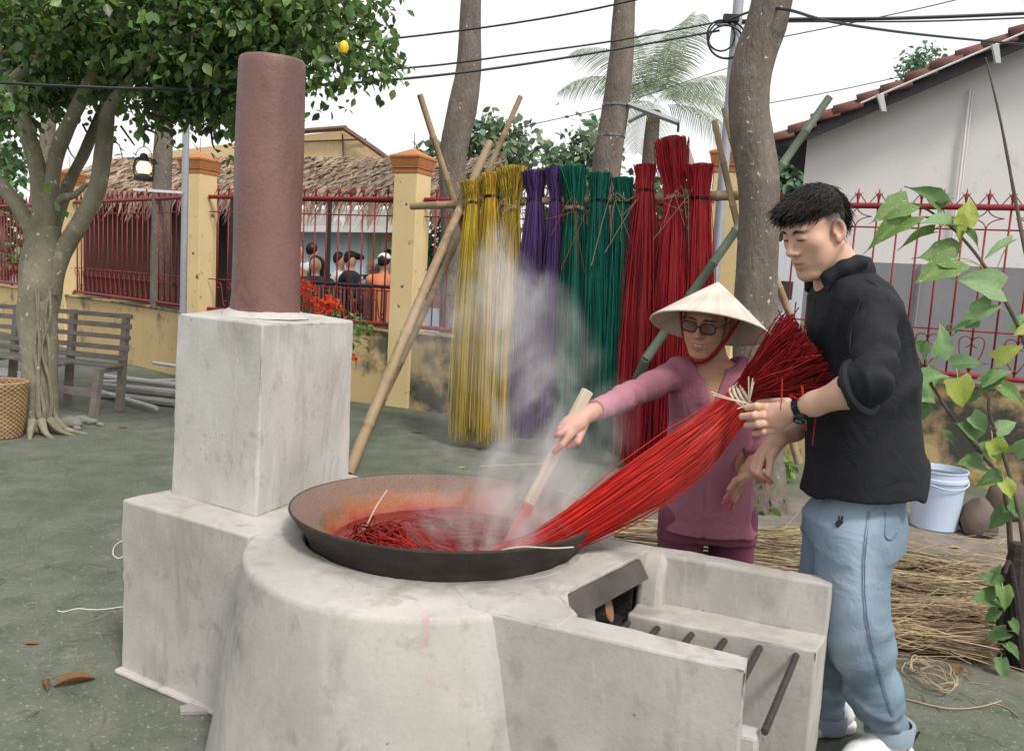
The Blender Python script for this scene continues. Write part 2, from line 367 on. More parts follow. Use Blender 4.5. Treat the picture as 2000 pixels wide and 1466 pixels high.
# chimney pipe
def chimney():
    n = 40; prof = [(.122, 1.22), (.1185, 1.30), (.116, 1.5), (.1155, 1.75), (.1135, 1.95), (.113, 2.05), (.1125, 2.082), (.109, 2.092), (.100, 2.092), (.096, 2.07), (.096, 1.6)]
    vs = []
    for r_, z in prof:
        th = 2 * np.pi * np.arange(n) / n
        P = np.stack([-.885 + r_ * np.cos(th), 2.9 + r_ * np.sin(th), np.full(n, z)], 1)
        dsp = .0035 * fbm(P, 8, 2) + .0015 * fbm(P, 30, 3); P[:, 0] += dsp * np.cos(th); P[:, 1] += dsp * np.sin(th)
        P[:, 0] += (z - 1.22) * .006
        if z > 2.07: P[:, 2] += .004 * fbm(P, 22, 9)
        vs.append(P)
    m = len(prof)
    f = [(i * n + k, i * n + (k + 1) % n, (i + 1) * n + (k + 1) % n, (i + 1) * n + k) for i in range(m - 1) for k in range(n)]
    pipe = mk('chimney_pipe', np.vstack(vs), f, M_CLAY, stove, True)
    # mortar collar
    prof = [(.152, 1.219), (.143, 1.228), (.132, 1.235), (.123, 1.241), (.114, 1.246)]; vs = []
    for i, (r_, z) in enumerate(prof):
        th = 2 * np.pi * np.arange(n) / n; P = np.stack([-.885 + r_ * np.cos(th), 2.9 + r_ * np.sin(th), np.full(n, z)], 1)
        k = .010 * fbm(P, 26, 4); P[:, 0] += k * np.cos(th); P[:, 1] += k * np.sin(th); P[:, 2] += .006 * fbm(P, 35, 7) * (i > 0); vs.append(P)
    m = len(prof); f = [(i * n + k, i * n + (k + 1) % n, (i + 1) * n + (k + 1) % n, (i + 1) * n + k) for i in range(m - 1) for k in range(n)]
    mk('mortar_collar', np.vstack(vs), f, M_CONW, pipe, True)
chimney()
# firebox: two walls, ledges, hearth slab, arch, soot plate, grate
LZ = .455
slab('firebox_wall', [ab(-.08, 0), ab(.632, 0), ab(.628, .080), ab(-.06, .095)], 0, .602, M_CON, .006)
slab('firebox_wall', [ab(-.02, .655), ab(.785, .66), ab(.79, .726), ab(-.02, .735)], 0, .603, M_CON, .008)
slab('firebox_ledge', [ab(.25, .515), ab(.765, .535), ab(.785, .662), ab(.25, .66)], 0, LZ, M_CON, .006)
slab('firebox_ledge', [ab(.02, .070), ab(.662, .070), ab(.664, .125), ab(.02, .125)], 0, LZ - .035, M_CON, .007)
slab('firebox_floor', [ab(.0, .12), ab(.78, .12), ab(.78, .545), ab(.0, .51)], 0, .10, M_ASH, 0)
e0, e1 = at_z(1093, 1165, .6)[:2], at_z(1243, 1089, .6)[:2]
slab('hearth_slab', [ab(-.02, .004), ab(.20, .003), at_z(1127, 1199, .603)[:2], e0, e1, ab(.27, .72), ab(.14, .72)] + [WC + .455 * V(math.cos(R(q)), math.sin(R(q))) for q in (-12, -30, -48, -66, -82)], .535, .6045, M_CON, .003)
# sloping soot plate below the slab edge
b = MB(); t0, t1 = V(*e0, .597), V(*e1, .597); dn = V(A_[0] * .03, A_[1] * .03, -.052)
off = V(A_[0], A_[1], 0) * .012
b.hexa([t0 + off + dn, t1 + off + dn, t1 + dn, t0 + dn], [t0 + off, t1 + off, t1, t0]); b.build('soot_plate', M_SOOT, stove)
def arch_block():
    # side-view in the (b,z) plane, extruded along a
    a0, a1 = .245, .325; pts = []
    zt, zb = .604, LZ - .1
    pts = [(.72, zt)]
    for k in range(10):
        t = math.pi / 2 * k / 9; pts.append((.665 - .06 * math.sin(t), zt - .165 * (1 - math.cos(t)) * .9))
    pts += [(.605, zb), (.72, zb)]
    n = len(pts); vs = []
    for aa in (a0, a1):
        for (bb, z) in pts: q = ab(aa + (.05 * (bb - .66)), bb); vs.append((q[0], q[1], z))
    f = [tuple(range(n - 1, -1, -1)), tuple(range(n, 2 * n))] + [(i, (i + 1) % n, n + (i + 1) % n, n + i) for i in range(n)]
    bb_ = MB(); bb_.add(vs, f); bb_.build('arch_jamb', M_CON, stove, smooth=True, bevel=.02, seg=3)
arch_block()
for i, aa in enumerate((.735, .64, .545, .455, .36, .275, .19)):
    b = MB(); q0_, q1_ = ab(aa - .06, .085), ab(aa - .018, .57)
    path = [V(*(q0_ + (q1_ - q0_) * t), LZ - .022) for t in np.linspace(0, 1, 46)]
    b.tube(path, [.0095 if k % 2 else .0082 for k in range(46)], 8); b.build('grate_bar', M_REBAR, stove, smooth=True)
M_PINK = pm('dye_splash', (.62, .22, .24), (.55, .30, .29), scale=20, rough=.8, bump=0)
M_LOG = pm('charred_log', (.05, .04, .035), (.02, .018, .017), scale=12, rough=.9, bump=.4)
M_LOGE = pm('sawn_wood', (.36, .20, .11), (.24, .125, .065), scale=14, rough=.8, bump=.25, stretch=(1, 1, 5))
slab('dark_ash_fill', [ab(.03, .126), ab(.215, .126), ab(.245, .60), ab(.03, .60)], .1, .42, M_ASH, .02)  # sooty blocks filling the mouth; its darkness is put into their colour
slab('dark_soot_fill', [ab(.02, .60), ab(.235, .60), ab(.235, .652), ab(.02, .652)], .1, .533, M_ASH, .0)
slab('dark_chamber_fill', [ab(.0, .1), ab(.05, .1), ab(.09, .63), ab(.02, .63)], .1, .53, M_ASH, 0)
lg = thing('firewood_log', (*ab(.12, .4), .44), 'split firewood log with sawn brown end in the stove mouth', 'firewood')
b = MB(); lc = at_y(1190, 1187, 2.23); dl = nrm(V(-A_[0] * .9, -A_[1] * .9 - .1, -.28)); 
b.tube([lc + dl * .001, lc + dl * .12, lc + dl * .24], .042, 14, cap=False); b.build('bark', M_LOG, lg, smooth=True)
b = MB(); b.tube([lc + dl * .004, lc - dl * .002], [.0405, .038], 14); b.build('sawn_end', M_LOGE, lg)
# ================================================================ wok with dye
M_WOKO = pm('sooty_iron', (.062, .048, .042), (.03, .026, .025), scale=8, rough=.65, bump=.2, bscale=60, stain=(.12, .075, .05), sscale=7, samt=.4, metal=.2)
def wok_inside():
    m = bpy.data.materials.new('rusty_dyed_iron'); m.use_nodes = True; t = m.node_tree; N = t.nodes; L = t.links
    b = N['Principled BSDF']; b.inputs['Roughness'].default_value = .6; b.inputs['Metallic'].default_value = .1
    tc = N.new('ShaderNodeTexCoord'); sp = N.new('ShaderNodeSeparateXYZ'); L.new(tc.outputs['Object'], sp.inputs[0])
    n = N.new('ShaderNodeTexNoise'); n.inputs['Scale'].default_value = 9; n.inputs['Detail'].default_value = 8; L.new(tc.outputs['Object'], n.inputs['Vector'])
    n2 = N.new('ShaderNodeTexNoise'); n2.inputs['Scale'].default_value = 150; n2.inputs['Detail'].default_value = 5; L.new(tc.outputs['Object'], n2.inputs['Vector'])
    a = N.new('ShaderNodeMath'); a.operation = 'MULTIPLY_ADD'; a.inputs[1].default_value = .10; L.new(n.outputs['Fac'], a.inputs[0]); L.new(sp.outputs['Z'], a.inputs[2])
    mr = N.new('ShaderNodeMapRange'); mr.inputs[1].default_value = .585; mr.inputs[2].default_value = .735; L.new(a.outputs[0], mr.inputs[0])
    cr = N.new('ShaderNodeValToRGB'); e = cr.color_ramp.elements
    e[0].position = 0; e[0].color = (.20, .018, .02, 1); e[1].position = 1; e[1].color = (.19, .125, .10, 1)
    for p, c in ((.22, (.30, .045, .03)), (.42, (.33, .11, .045)), (.60, (.25, .115, .06)), (.72, (.19, .115, .085))): q = e.new(p); q.color = c + (1,)
    L.new(mr.outputs[0], cr.inputs[0])
    mx = N.new('ShaderNodeMix'); mx.data_type = 'RGBA'; mx.blend_type = 'MULTIPLY'; mx.inputs[0].default_value = .75
    m2 = N.new('ShaderNodeMapRange'); m2.inputs[1].default_value = .35; m2.inputs[2].default_value = .6; m2.inputs[3].default_value = .6; m2.inputs[4].default_value = 1.1; L.new(n2.outputs['Fac'], m2.inputs[0])
    L.new(cr.outputs[0], mx.inputs[6]); L.new(m2.outputs[0], mx.inputs[7]); L.new(mx.outputs[2], b.inputs['Base Color'])
    bp = N.new('ShaderNodeBump'); bp.inputs['Strength'].default_value = .3; bp.inputs['Distance'].default_value = .01; L.new(n2.outputs['Fac'], bp.inputs['Height']); L.new(bp.outputs[0], b.inputs['Normal'])
    return m
M_WOKI = wok_inside()
wok = thing('wok', (WC[0], WC[1], .3), 'wide rusty iron dyeing pan set into the stove top', 'pan')
WT = rotx(R(-1.9))          # the pan sits slightly tilted
def wpt(P): P = np.asarray(P, float); c = V(WC[0], WC[1], .68); return (P - c) @ WT.T + c
def lathe_w(prof, n=96): b = MB(); b.lathe([(q[0] * .973, q[1]) for q in prof], n, (WC[0], WC[1], 0)); b.v = [tuple(p) for p in wpt(b.v)]; return b
lathe_w([(.405, .30), (.424, .56), (.430, .60), (.440, .618), (.462, .645), (.484, .674), (.4885, .681)]).build('outer_shell', M_WOKO, wok, smooth=True)
lathe_w([(.4885, .681), (.4875, .687), (.482, .686)]).build('rim', M_WOKO, wok, smooth=True)
lathe_w([(.482, .686), (.458, .671), (.43, .657), (.400, .644), (.389, .634), (.379, .615), (.362, .58), (.337, .54), (.297, .49), (.23, .45), (.0, .43)]).build('inner_bowl', M_WOKI, wok, smooth=True)
M_DYE = pm('red_dye_water', (.16, .012, .016), (.10, .008, .012), scale=10, rough=.12, bump=.2, bscale=30, spec=.5)
b = MB(); b.lathe([(.351, .0), (.2, .002), (.001, 0)], 64, (WC[0], WC[1], .572)); tag(b.build('dye_water', M_DYE, None, smooth=True), 'dark red dye water steaming in the iron pan', 'dye')
# ================================================================ fence: low wall, posts, iron panels
M_YEL = pm('ochre_wall_paint', (.56, .41, .20), (.48, .36, .19), scale=3, rough=.9, bump=.25, bscale=40, stain=(.11, .10, .075), sscale=1.7, samt=.44, bdist=.01)
M_YELB = pm('ochre_wall_paint_damp', (.48, .34, .15), (.38, .29, .16), scale=4, rough=.92, bump=.35, bscale=30, stain=(.055, .052, .042), sscale=1.3, samt=.55, bdist=.015)
M_POST = pm('ochre_post_paint', (.72, .56, .30), (.66, .51, .28), scale=3, rough=.85, bump=.2, bscale=30, stain=(.20, .155, .095), sscale=7, samt=.375, bdist=.008, speck=(.17, .13, .085), kscale=9, kth=.665)
M_CAP = pm('terracotta_cap', (.50, .20, .075), (.40, .165, .065), scale=6, rough=.8, bump=.2, stain=(.20, .12, .08), sscale=5, samt=.36)
M_RED = pm('red_iron_paint', (.245, .020, .026), (.19, .018, .022), scale=14, rough=.45, bump=.1, bscale=80, stain=(.10, .02, .018), sscale=10, samt=.36)
FP = [V(-9.7, 15.0), V(-6.72, 12.38), V(-3.78, 9.77), V(-1.13, 8.57), V(1.80, 7.22), V(5.20, 5.66)]
ZB, ZT = .85, 2.15
post_labels = ['ochre fence post with terracotta cap far behind the leaning fruit tree', 'ochre fence post with terracotta cap beside the thin steel pole',
               'flaking ochre fence post with terracotta cap behind the bamboo cross', 'ochre fence post with terracotta cap between red reeds and tree trunk']
def fence_dir(i, j): return nrm(FP[j] - FP[i])
def post(P, d, label, wd=.275, top=2.42):
    t = thing('fence_post', (P[0], P[1], 0), label, 'fence post', 'ochre posts of the fence')
    n = V(-d[1], d[0]); sq = lambda w_: [P + (d * sx + n * sy) * w_ / 2 for sx, sy in ((-1, -1), (1, -1), (1, 1), (-1, 1))]
    b = MB(); b.prism(sq(wd), 0, top); b.build('shaft', M_POST, t, bevel=.008)
    b = MB()
    for w0, w1, z0, z1 in ((wd + .012, wd + .02, top - .02, top + .03), (wd + .035, wd + .04, top + .03, top + .05), (wd + .04, wd + .075, top + .05, top + .13), (wd + .085, wd + .085, top + .13, top + .155)):
        b.prism(sq(w0), z0, z1, [tuple(p) + (z1,) for p in sq(w1)])
    c = sq(wd + .078); tp = sq(.04); b.prism(c, top + .155, top + .26, [tuple(p) + (top + .235,) for p in tp])
    cp = b.build('cap', M_CAP, t, bevel=.004)
    b = MB(); b.tube([V(P[0], P[1], top + .22), V(P[0], P[1], top + .40)], .004, 5); b.build('cap_rod', M_RED, cp)
for i, lab in zip((1, 2, 3, 4), post_labels):
    post(FP[i], fence_dir(i, i + 1), lab)

# shared piece meshes in the panel frame (x along the panel, z up)
def pmesh(name, mb):
    me = bpy.data.meshes.new(name); me.from_pydata(mb.v, [], mb.f); me.update(); me.materials.append(M_RED); me.shade_smooth(); return me
SP = .155
b = MB(); b.tube([V(0, 0, ZB), V(0, 0, ZT)], .0085, 6); ME_LONG = pmesh('bar', b)
b = MB(); b.tube([V(0, 0, ZB), V(0, 0, 1.98)], .0085, 6); ME_SHORT = pmesh('bar', b)
b = MB(); b.tube([V(0, 0, ZT), V(0, 0, ZT + .05), V(0, 0, ZT + .065), V(0, 0, ZT + .085), V(0, 0, ZT + .145)], [.009, .009, .015, .012, .001], 6)
for s_ in (-1, 1):
    b.tube([V(s_ * (SP / 2 - .006) * math.sin(t) * 1.0, 0, ZT + .012 + .10 * (1 - math.sin(t))) for t in np.linspace(.12, math.pi / 2, 7)], .004, 4)
    b.tube([V(s_ * .004, 0, ZT + .07), V(s_ * .016, 0, ZT + .085), V(s_ * .03, 0, ZT + .107)], [.004, .004, .002], 4)
ME_FIN = pmesh('finial', b)
def qarc(x0, z0, x1, z1, cx, cz, n=7):   # quadratic curve
    return [V((1 - t) ** 2 * x0 + 2 * t * (1 - t) * cx + t * t * x1, 0, (1 - t) ** 2 * z0 + 2 * t * (1 - t) * cz + t * t * z1) for t in np.linspace(0, 1, n)]
b = MB()
for s_ in (-1, 1):
    b.tube(qarc(0, ZT - .01, s_ * (SP * .75), 2.065, s_ * .012, 2.075), .0042, 4)
    b.tube(qarc(0, 1.985, s_ * (SP * .75), 2.065, s_ * .012, 2.055), .0042, 4)
ME_STAR = pmesh('star_arch', b)
b = MB()
for s_ in (-1, 1):
    b.tube(qarc(s_ * SP * .98, ZT - .015, 0, 1.985, s_ * .0, ZT - .015), .0045, 4)
ME_ARCH = pmesh('round_arch', b)
def spiral(cx, cz, r0, a0, turns, s_, n=12, end=.25):
    return [V(cx + s_ * r0 * (1 - t * (1 - end)) * math.cos(a0 + turns * 2 * math.pi * t), 0, cz + r0 * (1 - t * (1 - end)) * math.sin(a0 + turns * 2 * math.pi * t)) for t in np.linspace(0, 1, n)]
b = MB()
for s_ in (-1, 1):   # heart scroll
    sp_ = spiral(s_ * .045, 1.115, .042, math.pi * .0, .9, -s_)
    b.tube(qarc(0, .885, s_ * .087, 1.115, s_ * .09, 1.0)[:-1] + [V(s_ * .045 + s_ * .042 * math.cos(t), 0, 1.115 + .042 * math.sin(t)) for t in np.linspace(0, 4.6, 12)], .0045, 4)
ME_HEART = pmesh('scroll', b)
b = MB()
p_ = [V(-.05 + .03 * math.cos(t), 0, 1.135 + .03 * math.sin(t)) for t in np.linspace(-1.2, 3.6, 10)]
q_ = [V(.05 + .03 * math.cos(t), 0, .925 + .03 * math.sin(t)) for t in np.linspace(math.pi * .6 + 4.8 - 1.6, 1.9 - 1.6 + math.pi * .05, 10)]
b.tube(bez([V(-.03, 0, 1.105), V(-.055, 0, 1.10), V(-.078, 0, 1.13), V(-.055, 0, 1.165), V(-.02, 0, 1.14), V(.0, 0, 1.03), V(.02, 0, .92), V(.055, 0, .89), V(.078, 0, .925), V(.055, 0, .96), V(.03, 0, .95)], 26), .0065, 5)
ME_S = pmesh('scroll', b)
def inst(name, me, p, ang, parent):
    o = bpy.data.objects.new(name, me); COL.objects.link(o); o.location = (p[0], p[1], 0); o.rotation_euler = (0, 0, ang)
    o.parent = parent; o.matrix_parent_inverse = Matrix.Translation(-parent.location); return o
def panel(P, Q, label, style, g0=.155, g1=.155):
    d = nrm(Q - P); L_ = np.linalg.norm(Q - P); ang = math.atan2(d[1], d[0])
    t = thing('iron_fence_panel', (*((P + Q) / 2), ZB), label, 'fence panel', 'red iron panels of the fence')
    a, c = P + d * g0, Q - d * g1
    def rail(z, r_, name, n=8):
        b = MB(); b.tube([V(*a, z), V(*((a + c) / 2), z), V(*c, z)], r_, n); b.build(name, M_RED, t, smooth=True)
    rail(ZT, .024, 'top_rail', 10); rail(ZB, .022, 'bottom_rail', 10); rail(1.98, .007, 'thin_rail', 5); rail(1.20, .007, 'thin_rail', 5)
    n = int((L_ - g0 - g1) / SP); x0 = ((L_ - g0 - g1) - (n - 1) * SP) / 2 + g0
    for k in range(n):
        p = P + d * (x0 + k * SP); lng = k % 2 == 0
        inst('bar', ME_LONG if lng else ME_SHORT, p, ang, t); inst('finial', ME_FIN, p, ang, t)
        if style == 'star':
            if not lng: inst('star_arch', ME_STAR, p, ang, t); inst('scroll', ME_HEART, p, ang, t)
        else:
            if not lng: inst('round_arch', ME_ARCH, p, ang, t)
            if k < n - 1: inst('scroll', ME_S, p + d * SP / 2, ang, t)
    for x in (L_ * .35, L_ * .7): q = P + d * x; b = MB(); b.box((q[0], q[1], .815), (.03, .03, .06)); b.build('foot_block', M_RED, t)
panel(FP[0], FP[1], 'red iron fence panel seen beyond the leaning fruit tree', 'round')
panel(FP[1], FP[2], 'red scrolled iron fence panel in front of the brown matting wall', 'round')
panel(FP[2], FP[3], 'red iron fence panel behind the clay chimney pipe', 'round')
panel(FP[3], FP[4], 'red iron fence panel behind the hanging dyed reeds', 'star')
panel(FP[4], FP[5], 'red iron fence panel with star arches before the pale gable wall', 'star')
wall_labels = ['low ochre wall under the far fence beyond the fruit tree', 'stained low ochre wall behind the grey bench', 'low ochre wall beside the red flowers', 'mouldy low ochre wall behind the hanging dyed reeds', 'mouldy low ochre wall behind the white bucket']
for i, lab in enumerate(wall_labels):
    P, Q = FP[i], FP[i + 1]; d = nrm(Q - P); n = V(-d[1], d[0]) * .11
    e = 0.139 if i > 0 else 0
    P2, Q2 = P + d * e, Q - d * .139
    t = thing('garden_wall', (*((P + Q) / 2), 0), lab, 'wall', 'low walls under the fence')
    b = MB(); b.prism([P2 - n, Q2 - n, Q2 + n, P2 + n], 0, .775); b.build('wall_body', M_YELB if i >= 3 else M_YEL, t)
    b = MB(); b.prism([P2 - n * 1.25, Q2 - n * 1.25, Q2 + n * 1.25, P2 + n * 1.25], .775, .80); b.build('coping', M_YELB, t, bevel=.006)

# ================================================================ pale gable house behind the fence
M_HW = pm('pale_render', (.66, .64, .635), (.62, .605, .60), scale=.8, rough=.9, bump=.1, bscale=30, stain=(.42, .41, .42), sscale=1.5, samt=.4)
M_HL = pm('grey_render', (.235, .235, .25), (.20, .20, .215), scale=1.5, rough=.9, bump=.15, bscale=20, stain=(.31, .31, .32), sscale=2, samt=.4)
M_TILE = pm('clay_roof_tile', (.235, .095, .065), (.15, .062, .05), scale=5, rough=.8, bump=.25, bscale=40, stain=(.10, .06, .06), sscale=4, samt=.45)
M_WHT = pm('white_painted_pipe', (.66, .67, .70), (.60, .61, .65), scale=6, rough=.5, bump=.05)
M_DARKW = pm('dark_roof_timber', (.075, .07, .08), (.05, .048, .055), scale=8, rough=.85, bump=.1)
house = thing('gable_house', (4.4, 9.4, 0), 'pale rendered gable house with clay tile roof behind the red fence', 'house')
hd = nrm(V(.908, -.418)); hn = V(hd[1], -hd[0])         # hn points to the camera side
HY = 9.6
c0 = at_y(1577, 272, HY)                                 # wall top-left corner
H0 = c0[:2]
def hpt(px, py, off=0.):
    """point of the gable plane (shifted off towards the camera) seen at a pixel"""
    n3 = V(hn[0], hn[1], 0); dr = ray(px, py); k = ((V(H0[0], H0[1], 0) - CPOS) @ n3 + off) / (dr @ n3); return CPOS + dr * k
e_l, e_r = hpt(1577, 272), hpt(2000, 92)
L_r = (e_r[:2] - H0) @ hd; slope = (e_r[2] - e_l[2]) / L_r
LH = L_r + 3.0
def hw(s_, z, off=0): q = H0 + hd * s_ - hn * (-off); return V(q[0], q[1], z)
zsp = hpt(1700, 512)[2]
b = MB(); v = [hw(0, zsp), hw(LH, zsp), hw(LH, e_l[2] + slope * LH), hw(0, e_l[2])]; bk = [p - V(hn[0], hn[1], 0) * .2 for p in v]
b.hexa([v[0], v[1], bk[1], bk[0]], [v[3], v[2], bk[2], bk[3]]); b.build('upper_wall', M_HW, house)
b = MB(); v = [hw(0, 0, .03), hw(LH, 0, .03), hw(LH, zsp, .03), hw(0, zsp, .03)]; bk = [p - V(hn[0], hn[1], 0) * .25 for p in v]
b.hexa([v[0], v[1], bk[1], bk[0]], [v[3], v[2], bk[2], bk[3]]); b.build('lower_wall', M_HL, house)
# side wall going back
b = MB(); bkd = -hn; q = H0; b.prism([q + bkd * .19, q + hd * .2 + bkd * .19, q + hd * .2 + bkd * 6, q + bkd * 6], 0, e_l[2] - .02); b.build('side_wall', M_HW, house)
# vertical downpipe and joint lines
for px_, r_ in ((1880, .035), (1886, .02)):
    p = hpt(px_, 300, .05); b = MB(); b.tube([V(p[0], p[1], zsp + .02), V(p[0], p[1], hpt(px_, 175, .05)[2] )], r_ * .35, 8); b.build('downpipe', M_HW, house, smooth=True)
p = hpt(1795, 560, .06); b = MB(); b.tube([V(p[0], p[1], .3), V(p[0], p[1], zsp)], .012, 6); b.build('conduit', M_HL, house, smooth=True)
# roof deck, barge board, gutter tube with brackets
ov = .36; tl = .30
def rp(s_, z_off, off): return V(*(H0 + hd * s_ + hn * off), e_l[2] + slope * s_ + z_off)
b = MB(); b.hexa([rp(-ov, .0, .30), rp(LH, .0, .30), rp(LH, .0, -6), rp(0, .0, -6)], [rp(-ov, .05, .30), rp(LH, .05, .30), rp(LH, .05, -6), rp(0, .05, -6)]); b.build('roof_deck', M_DARKW, house)
b = MB(); b.hexa([rp(-ov * .4, -.07, .30), rp(LH, -.07, .30), rp(LH, -.07, .27), rp(-ov * .4, -.07, .27)], [rp(-ov, .055, .305), rp(LH, .055, .305), rp(LH, .055, .27), rp(-ov, .055, .27)]); b.build('barge_board', M_DARKW, house)
b = MB(); b.tube([rp(.55, .05, .42), rp(LH, .05, .42)], .011, 8); b.build('rail_tube', M_WHT, house, smooth=True)
for s_ in (.75, 1.75, 2.75, 3.75):
    b = MB(); q = rp(s_, -.03, .36); b.hexa([q + V(0, 0, -.09), q + V(.05, 0, -.09), q + V(.05, -.03, -.09), q + V(0, -.03, -.09)], [q + V(-.09, -.05, .07), q + V(-.02, -.05, .07), q + V(-.02, -.08, .07), q + V(-.09, -.08, .07)]); b.build('bracket', M_WHT, house)
# tiles: rake rows, each tile its own piece
b = MB(); ang_n = 7
vs = []
for u in (0, 1):
    for k in range(ang_n):
        a = math.pi * k / (ang_n - 1); vs.append((u * tl, -.10 * math.cos(a), .10 * math.sin(a)))
for u in (0, 1):
    for k in range(ang_n):
        a = math.pi * k / (ang_n - 1); vs.append((u * tl, -.085 * math.cos(a), .10 * math.sin(a) - .02))
n = ang_n; f = [(k, k + 1, n + k + 1, n + k) for k in range(n - 1)] + [(2 * n + k + 1, 2 * n + k, 3 * n + k, 3 * n + k + 1) for k in range(n - 1)] + [(k + 1, k, 2 * n + k, 2 * n + k + 1) for k in range(n - 1)] + [(n + k, n + k + 1, 3 * n + k + 1, 3 * n + k) for k in range(n - 1)] + [(0, n, 3 * n, 2 * n), (n - 1, 3 * n - 1, 4 * n - 1, 2 * n - 1)]
me_t = bpy.data.meshes.new('roof_tile'); me_t.from_pydata(vs, [], f); me_t.update(); me_t.materials.append(M_TILE); me_t.shade_smooth()
ang = math.atan2(hd[1], hd[0]); pit = math.atan(slope); rt = random.Random(3)
nt_ = int((LH + ov) / .225)
for row in range(6):
    for k in range(nt_):
        if row > 1 and k > 24: continue
        s_ = -ov - .03 + k * .225; off = .285 - row * .155
        p = rp(s_, .085 + rt.uniform(-.01, .012), off + rt.uniform(-.008, .008))
        o = bpy.data.objects.new('roof_tile', me_t); COL.objects.link(o); o.location = tuple(p); o.rotation_euler = (rt.uniform(-.06, .06), -(pit - .16) + rt.uniform(-.03, .03), ang + rt.uniform(-.03, .03))
        o.parent = house; o.matrix_parent_inverse = Matrix.Translation(-house.location)

# ================================================================ things behind the left fence
M_THATCH = pm('nipa_thatch', (.36, .27, .20), (.25, .185, .14), scale=5, rough=.95, bump=.1, vc=True, trans=.1)
M_MAT = pm('woven_matting_wall', (.185, .125, .10), (.135, .09, .075), scale=9, rough=.95, bump=.5, bscale=60, stretch=(1, 1, 5), bdist=.02)
M_BAMW = pm('woven_bamboo_gable', (.74, .55, .31), (.64, .46, .26), scale=7, rough=.9, bump=.5, bscale=30, stretch=(6, 6, .7), bdist=.03)
M_BLKM = pm('black_painted_steel', (.02, .021, .024), (.03, .03, .032), scale=10, rough=.5, bump=.05)
M_BLUEM = pm('blue_grey_metal_sheet', (.50, .57, .66), (.45, .52, .62), scale=2, rough=.6, bump=.3, bscale=20, stretch=(8, 8, .2))
M_PALE = pm('pale_metal_roof', (.62, .64, .66), (.55, .57, .6), scale=2, rough=.6, bump=.05)
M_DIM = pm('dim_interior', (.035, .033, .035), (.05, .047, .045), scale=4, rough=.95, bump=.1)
M_STICK = pm('brown_bamboo_slats', (.20, .105, .07), (.135, .07, .05), scale=8, rough=.85, bump=.2, stretch=(1, 1, .3))
def plane_pt(px, py, P, n2):
    n3 = V(n2[0], n2[1], 0); dr = ray(px, py); return CPOS + dr * (((V(P[0], P[1], 0) - CPOS) @ n3) / (dr @ n3))
hut = thing('thatched_hut', (-4.5, 12.0, 0), 'long hut with grey nipa thatch and brown matting wall behind the fence', 'hut')
ud = nrm(V(.93, -.36)); un = V(ud[1], -ud[0])      # un: camera side
U0 = V(-4.3, 12.6)
def up(px, py, off=0): return plane_pt(px, py, U0 + un * off, un)
# matting wall
x0, x1 = up(120, 560), up(452, 560)
for nm, pa, pb, mt in (('matting_wall', 60, 372, M_MAT), ('dark_opening_panel', 374, 470, M_DIM)):
    a_, c_ = up(pa, 500)[:2], up(pb, 500)[:2]; b = MB(); b.prism([a_, c_, c_ - un * .08, a_ - un * .08], 0, 2.55); b.build(nm, mt, hut)  # second panel is solid; the opening's gloom is put into its colour
for px_ in (140, 300, 374, 452):
    q = up(px_, 500, .08); b = MB(); b.tube([V(q[0], q[1], 0), V(q[0], q[1], 2.6)], .045, 8); b.build('hut_pole', M_DARKW, hut, smooth=True)
for z in (1.05, 2.3):
    a_, c_ = up(70, 500, .05), up(372, 500, .05); b = MB(); b.tube([V(a_[0], a_[1], z), V(c_[0], c_[1], z - .02)], .016, 6); b.build('batten', M_DARKW, hut)
# thatch roof: sloping shell + strips
ea, eb = up(90, 390, .7), up(880, 388, .7)
ez = 2.30
def thatch(nm, Pa, Pb, zeave, ztop, depth, n, seed, mat=M_THATCH, parent=hut):
    g = np.random.default_rng(seed); d = nrm(Pb - Pa); L_ = np.linalg.norm(Pb - Pa); back = -V(d[1], -d[0])
    b = MB(); f3 = lambda s_, t, dz: V(*(Pa + d * s_ + back * t * depth), zeave + (ztop - zeave) * t + dz)
    b.hexa([f3(0, 0, -.05), f3(L_, 0, -.05), f3(L_, 1, -.05), f3(0, 1, -.05)], [f3(0, 0, 0), f3(L_, 0, 0), f3(L_, 1, 0), f3(0, 1, 0)]); b.build('roof_batten', M_DARKW, parent)
    s0 = g.uniform(-.1, L_ + .1, n); t0 = np.floor(g.uniform(0, 9, n)) / 8.5; ln = g.uniform(.28, .62, n); sk = g.normal(-.25, .28, n)
    rise = (ztop - zeave); sl = math.hypot(depth, rise)
    P = []
    for k, u in enumerate(np.linspace(0, 1, 5)):
        tt = t0 + .1 - ln * u / sl; over = np.minimum(tt, 0) * sl     # beyond the eave -> hang down
        tc_ = np.maximum(tt, 0)
        xy = Pa[None] + d[None] * (s0 + sk * ln * u)[:, None] + back[None] * (tc_ * depth - np.abs(over) * -.25 * -1)[:, None]
        z = zeave + rise * tc_ + .03 + .05 * g.random(n) * (1 - u) + over * .95 + .05 * np.sin(u * 3.1) * g.random(n)
        P.append(np.c_[xy, z])
    P = np.stack(P, 1); side = np.tile(np.r_[d, 0], (n, 1)) + g.normal(0, .35, (n, 3))
    v_ = g.uniform(.55, 1.35, n); c = np.stack([v_, v_ * g.uniform(.93, 1.03, n), v_ * g.uniform(.88, 1.05, n)], 1)
    o = ribbons(nm, P, g.uniform(.022, .05, n), side, mat, parent, c, taper=[.8, 1, 1, .8, .15]); o['kind'] = 'stuff'
thatch('thatch', ea[:2], eb[:2], ez, 3.02, 1.5, 4200, 5)
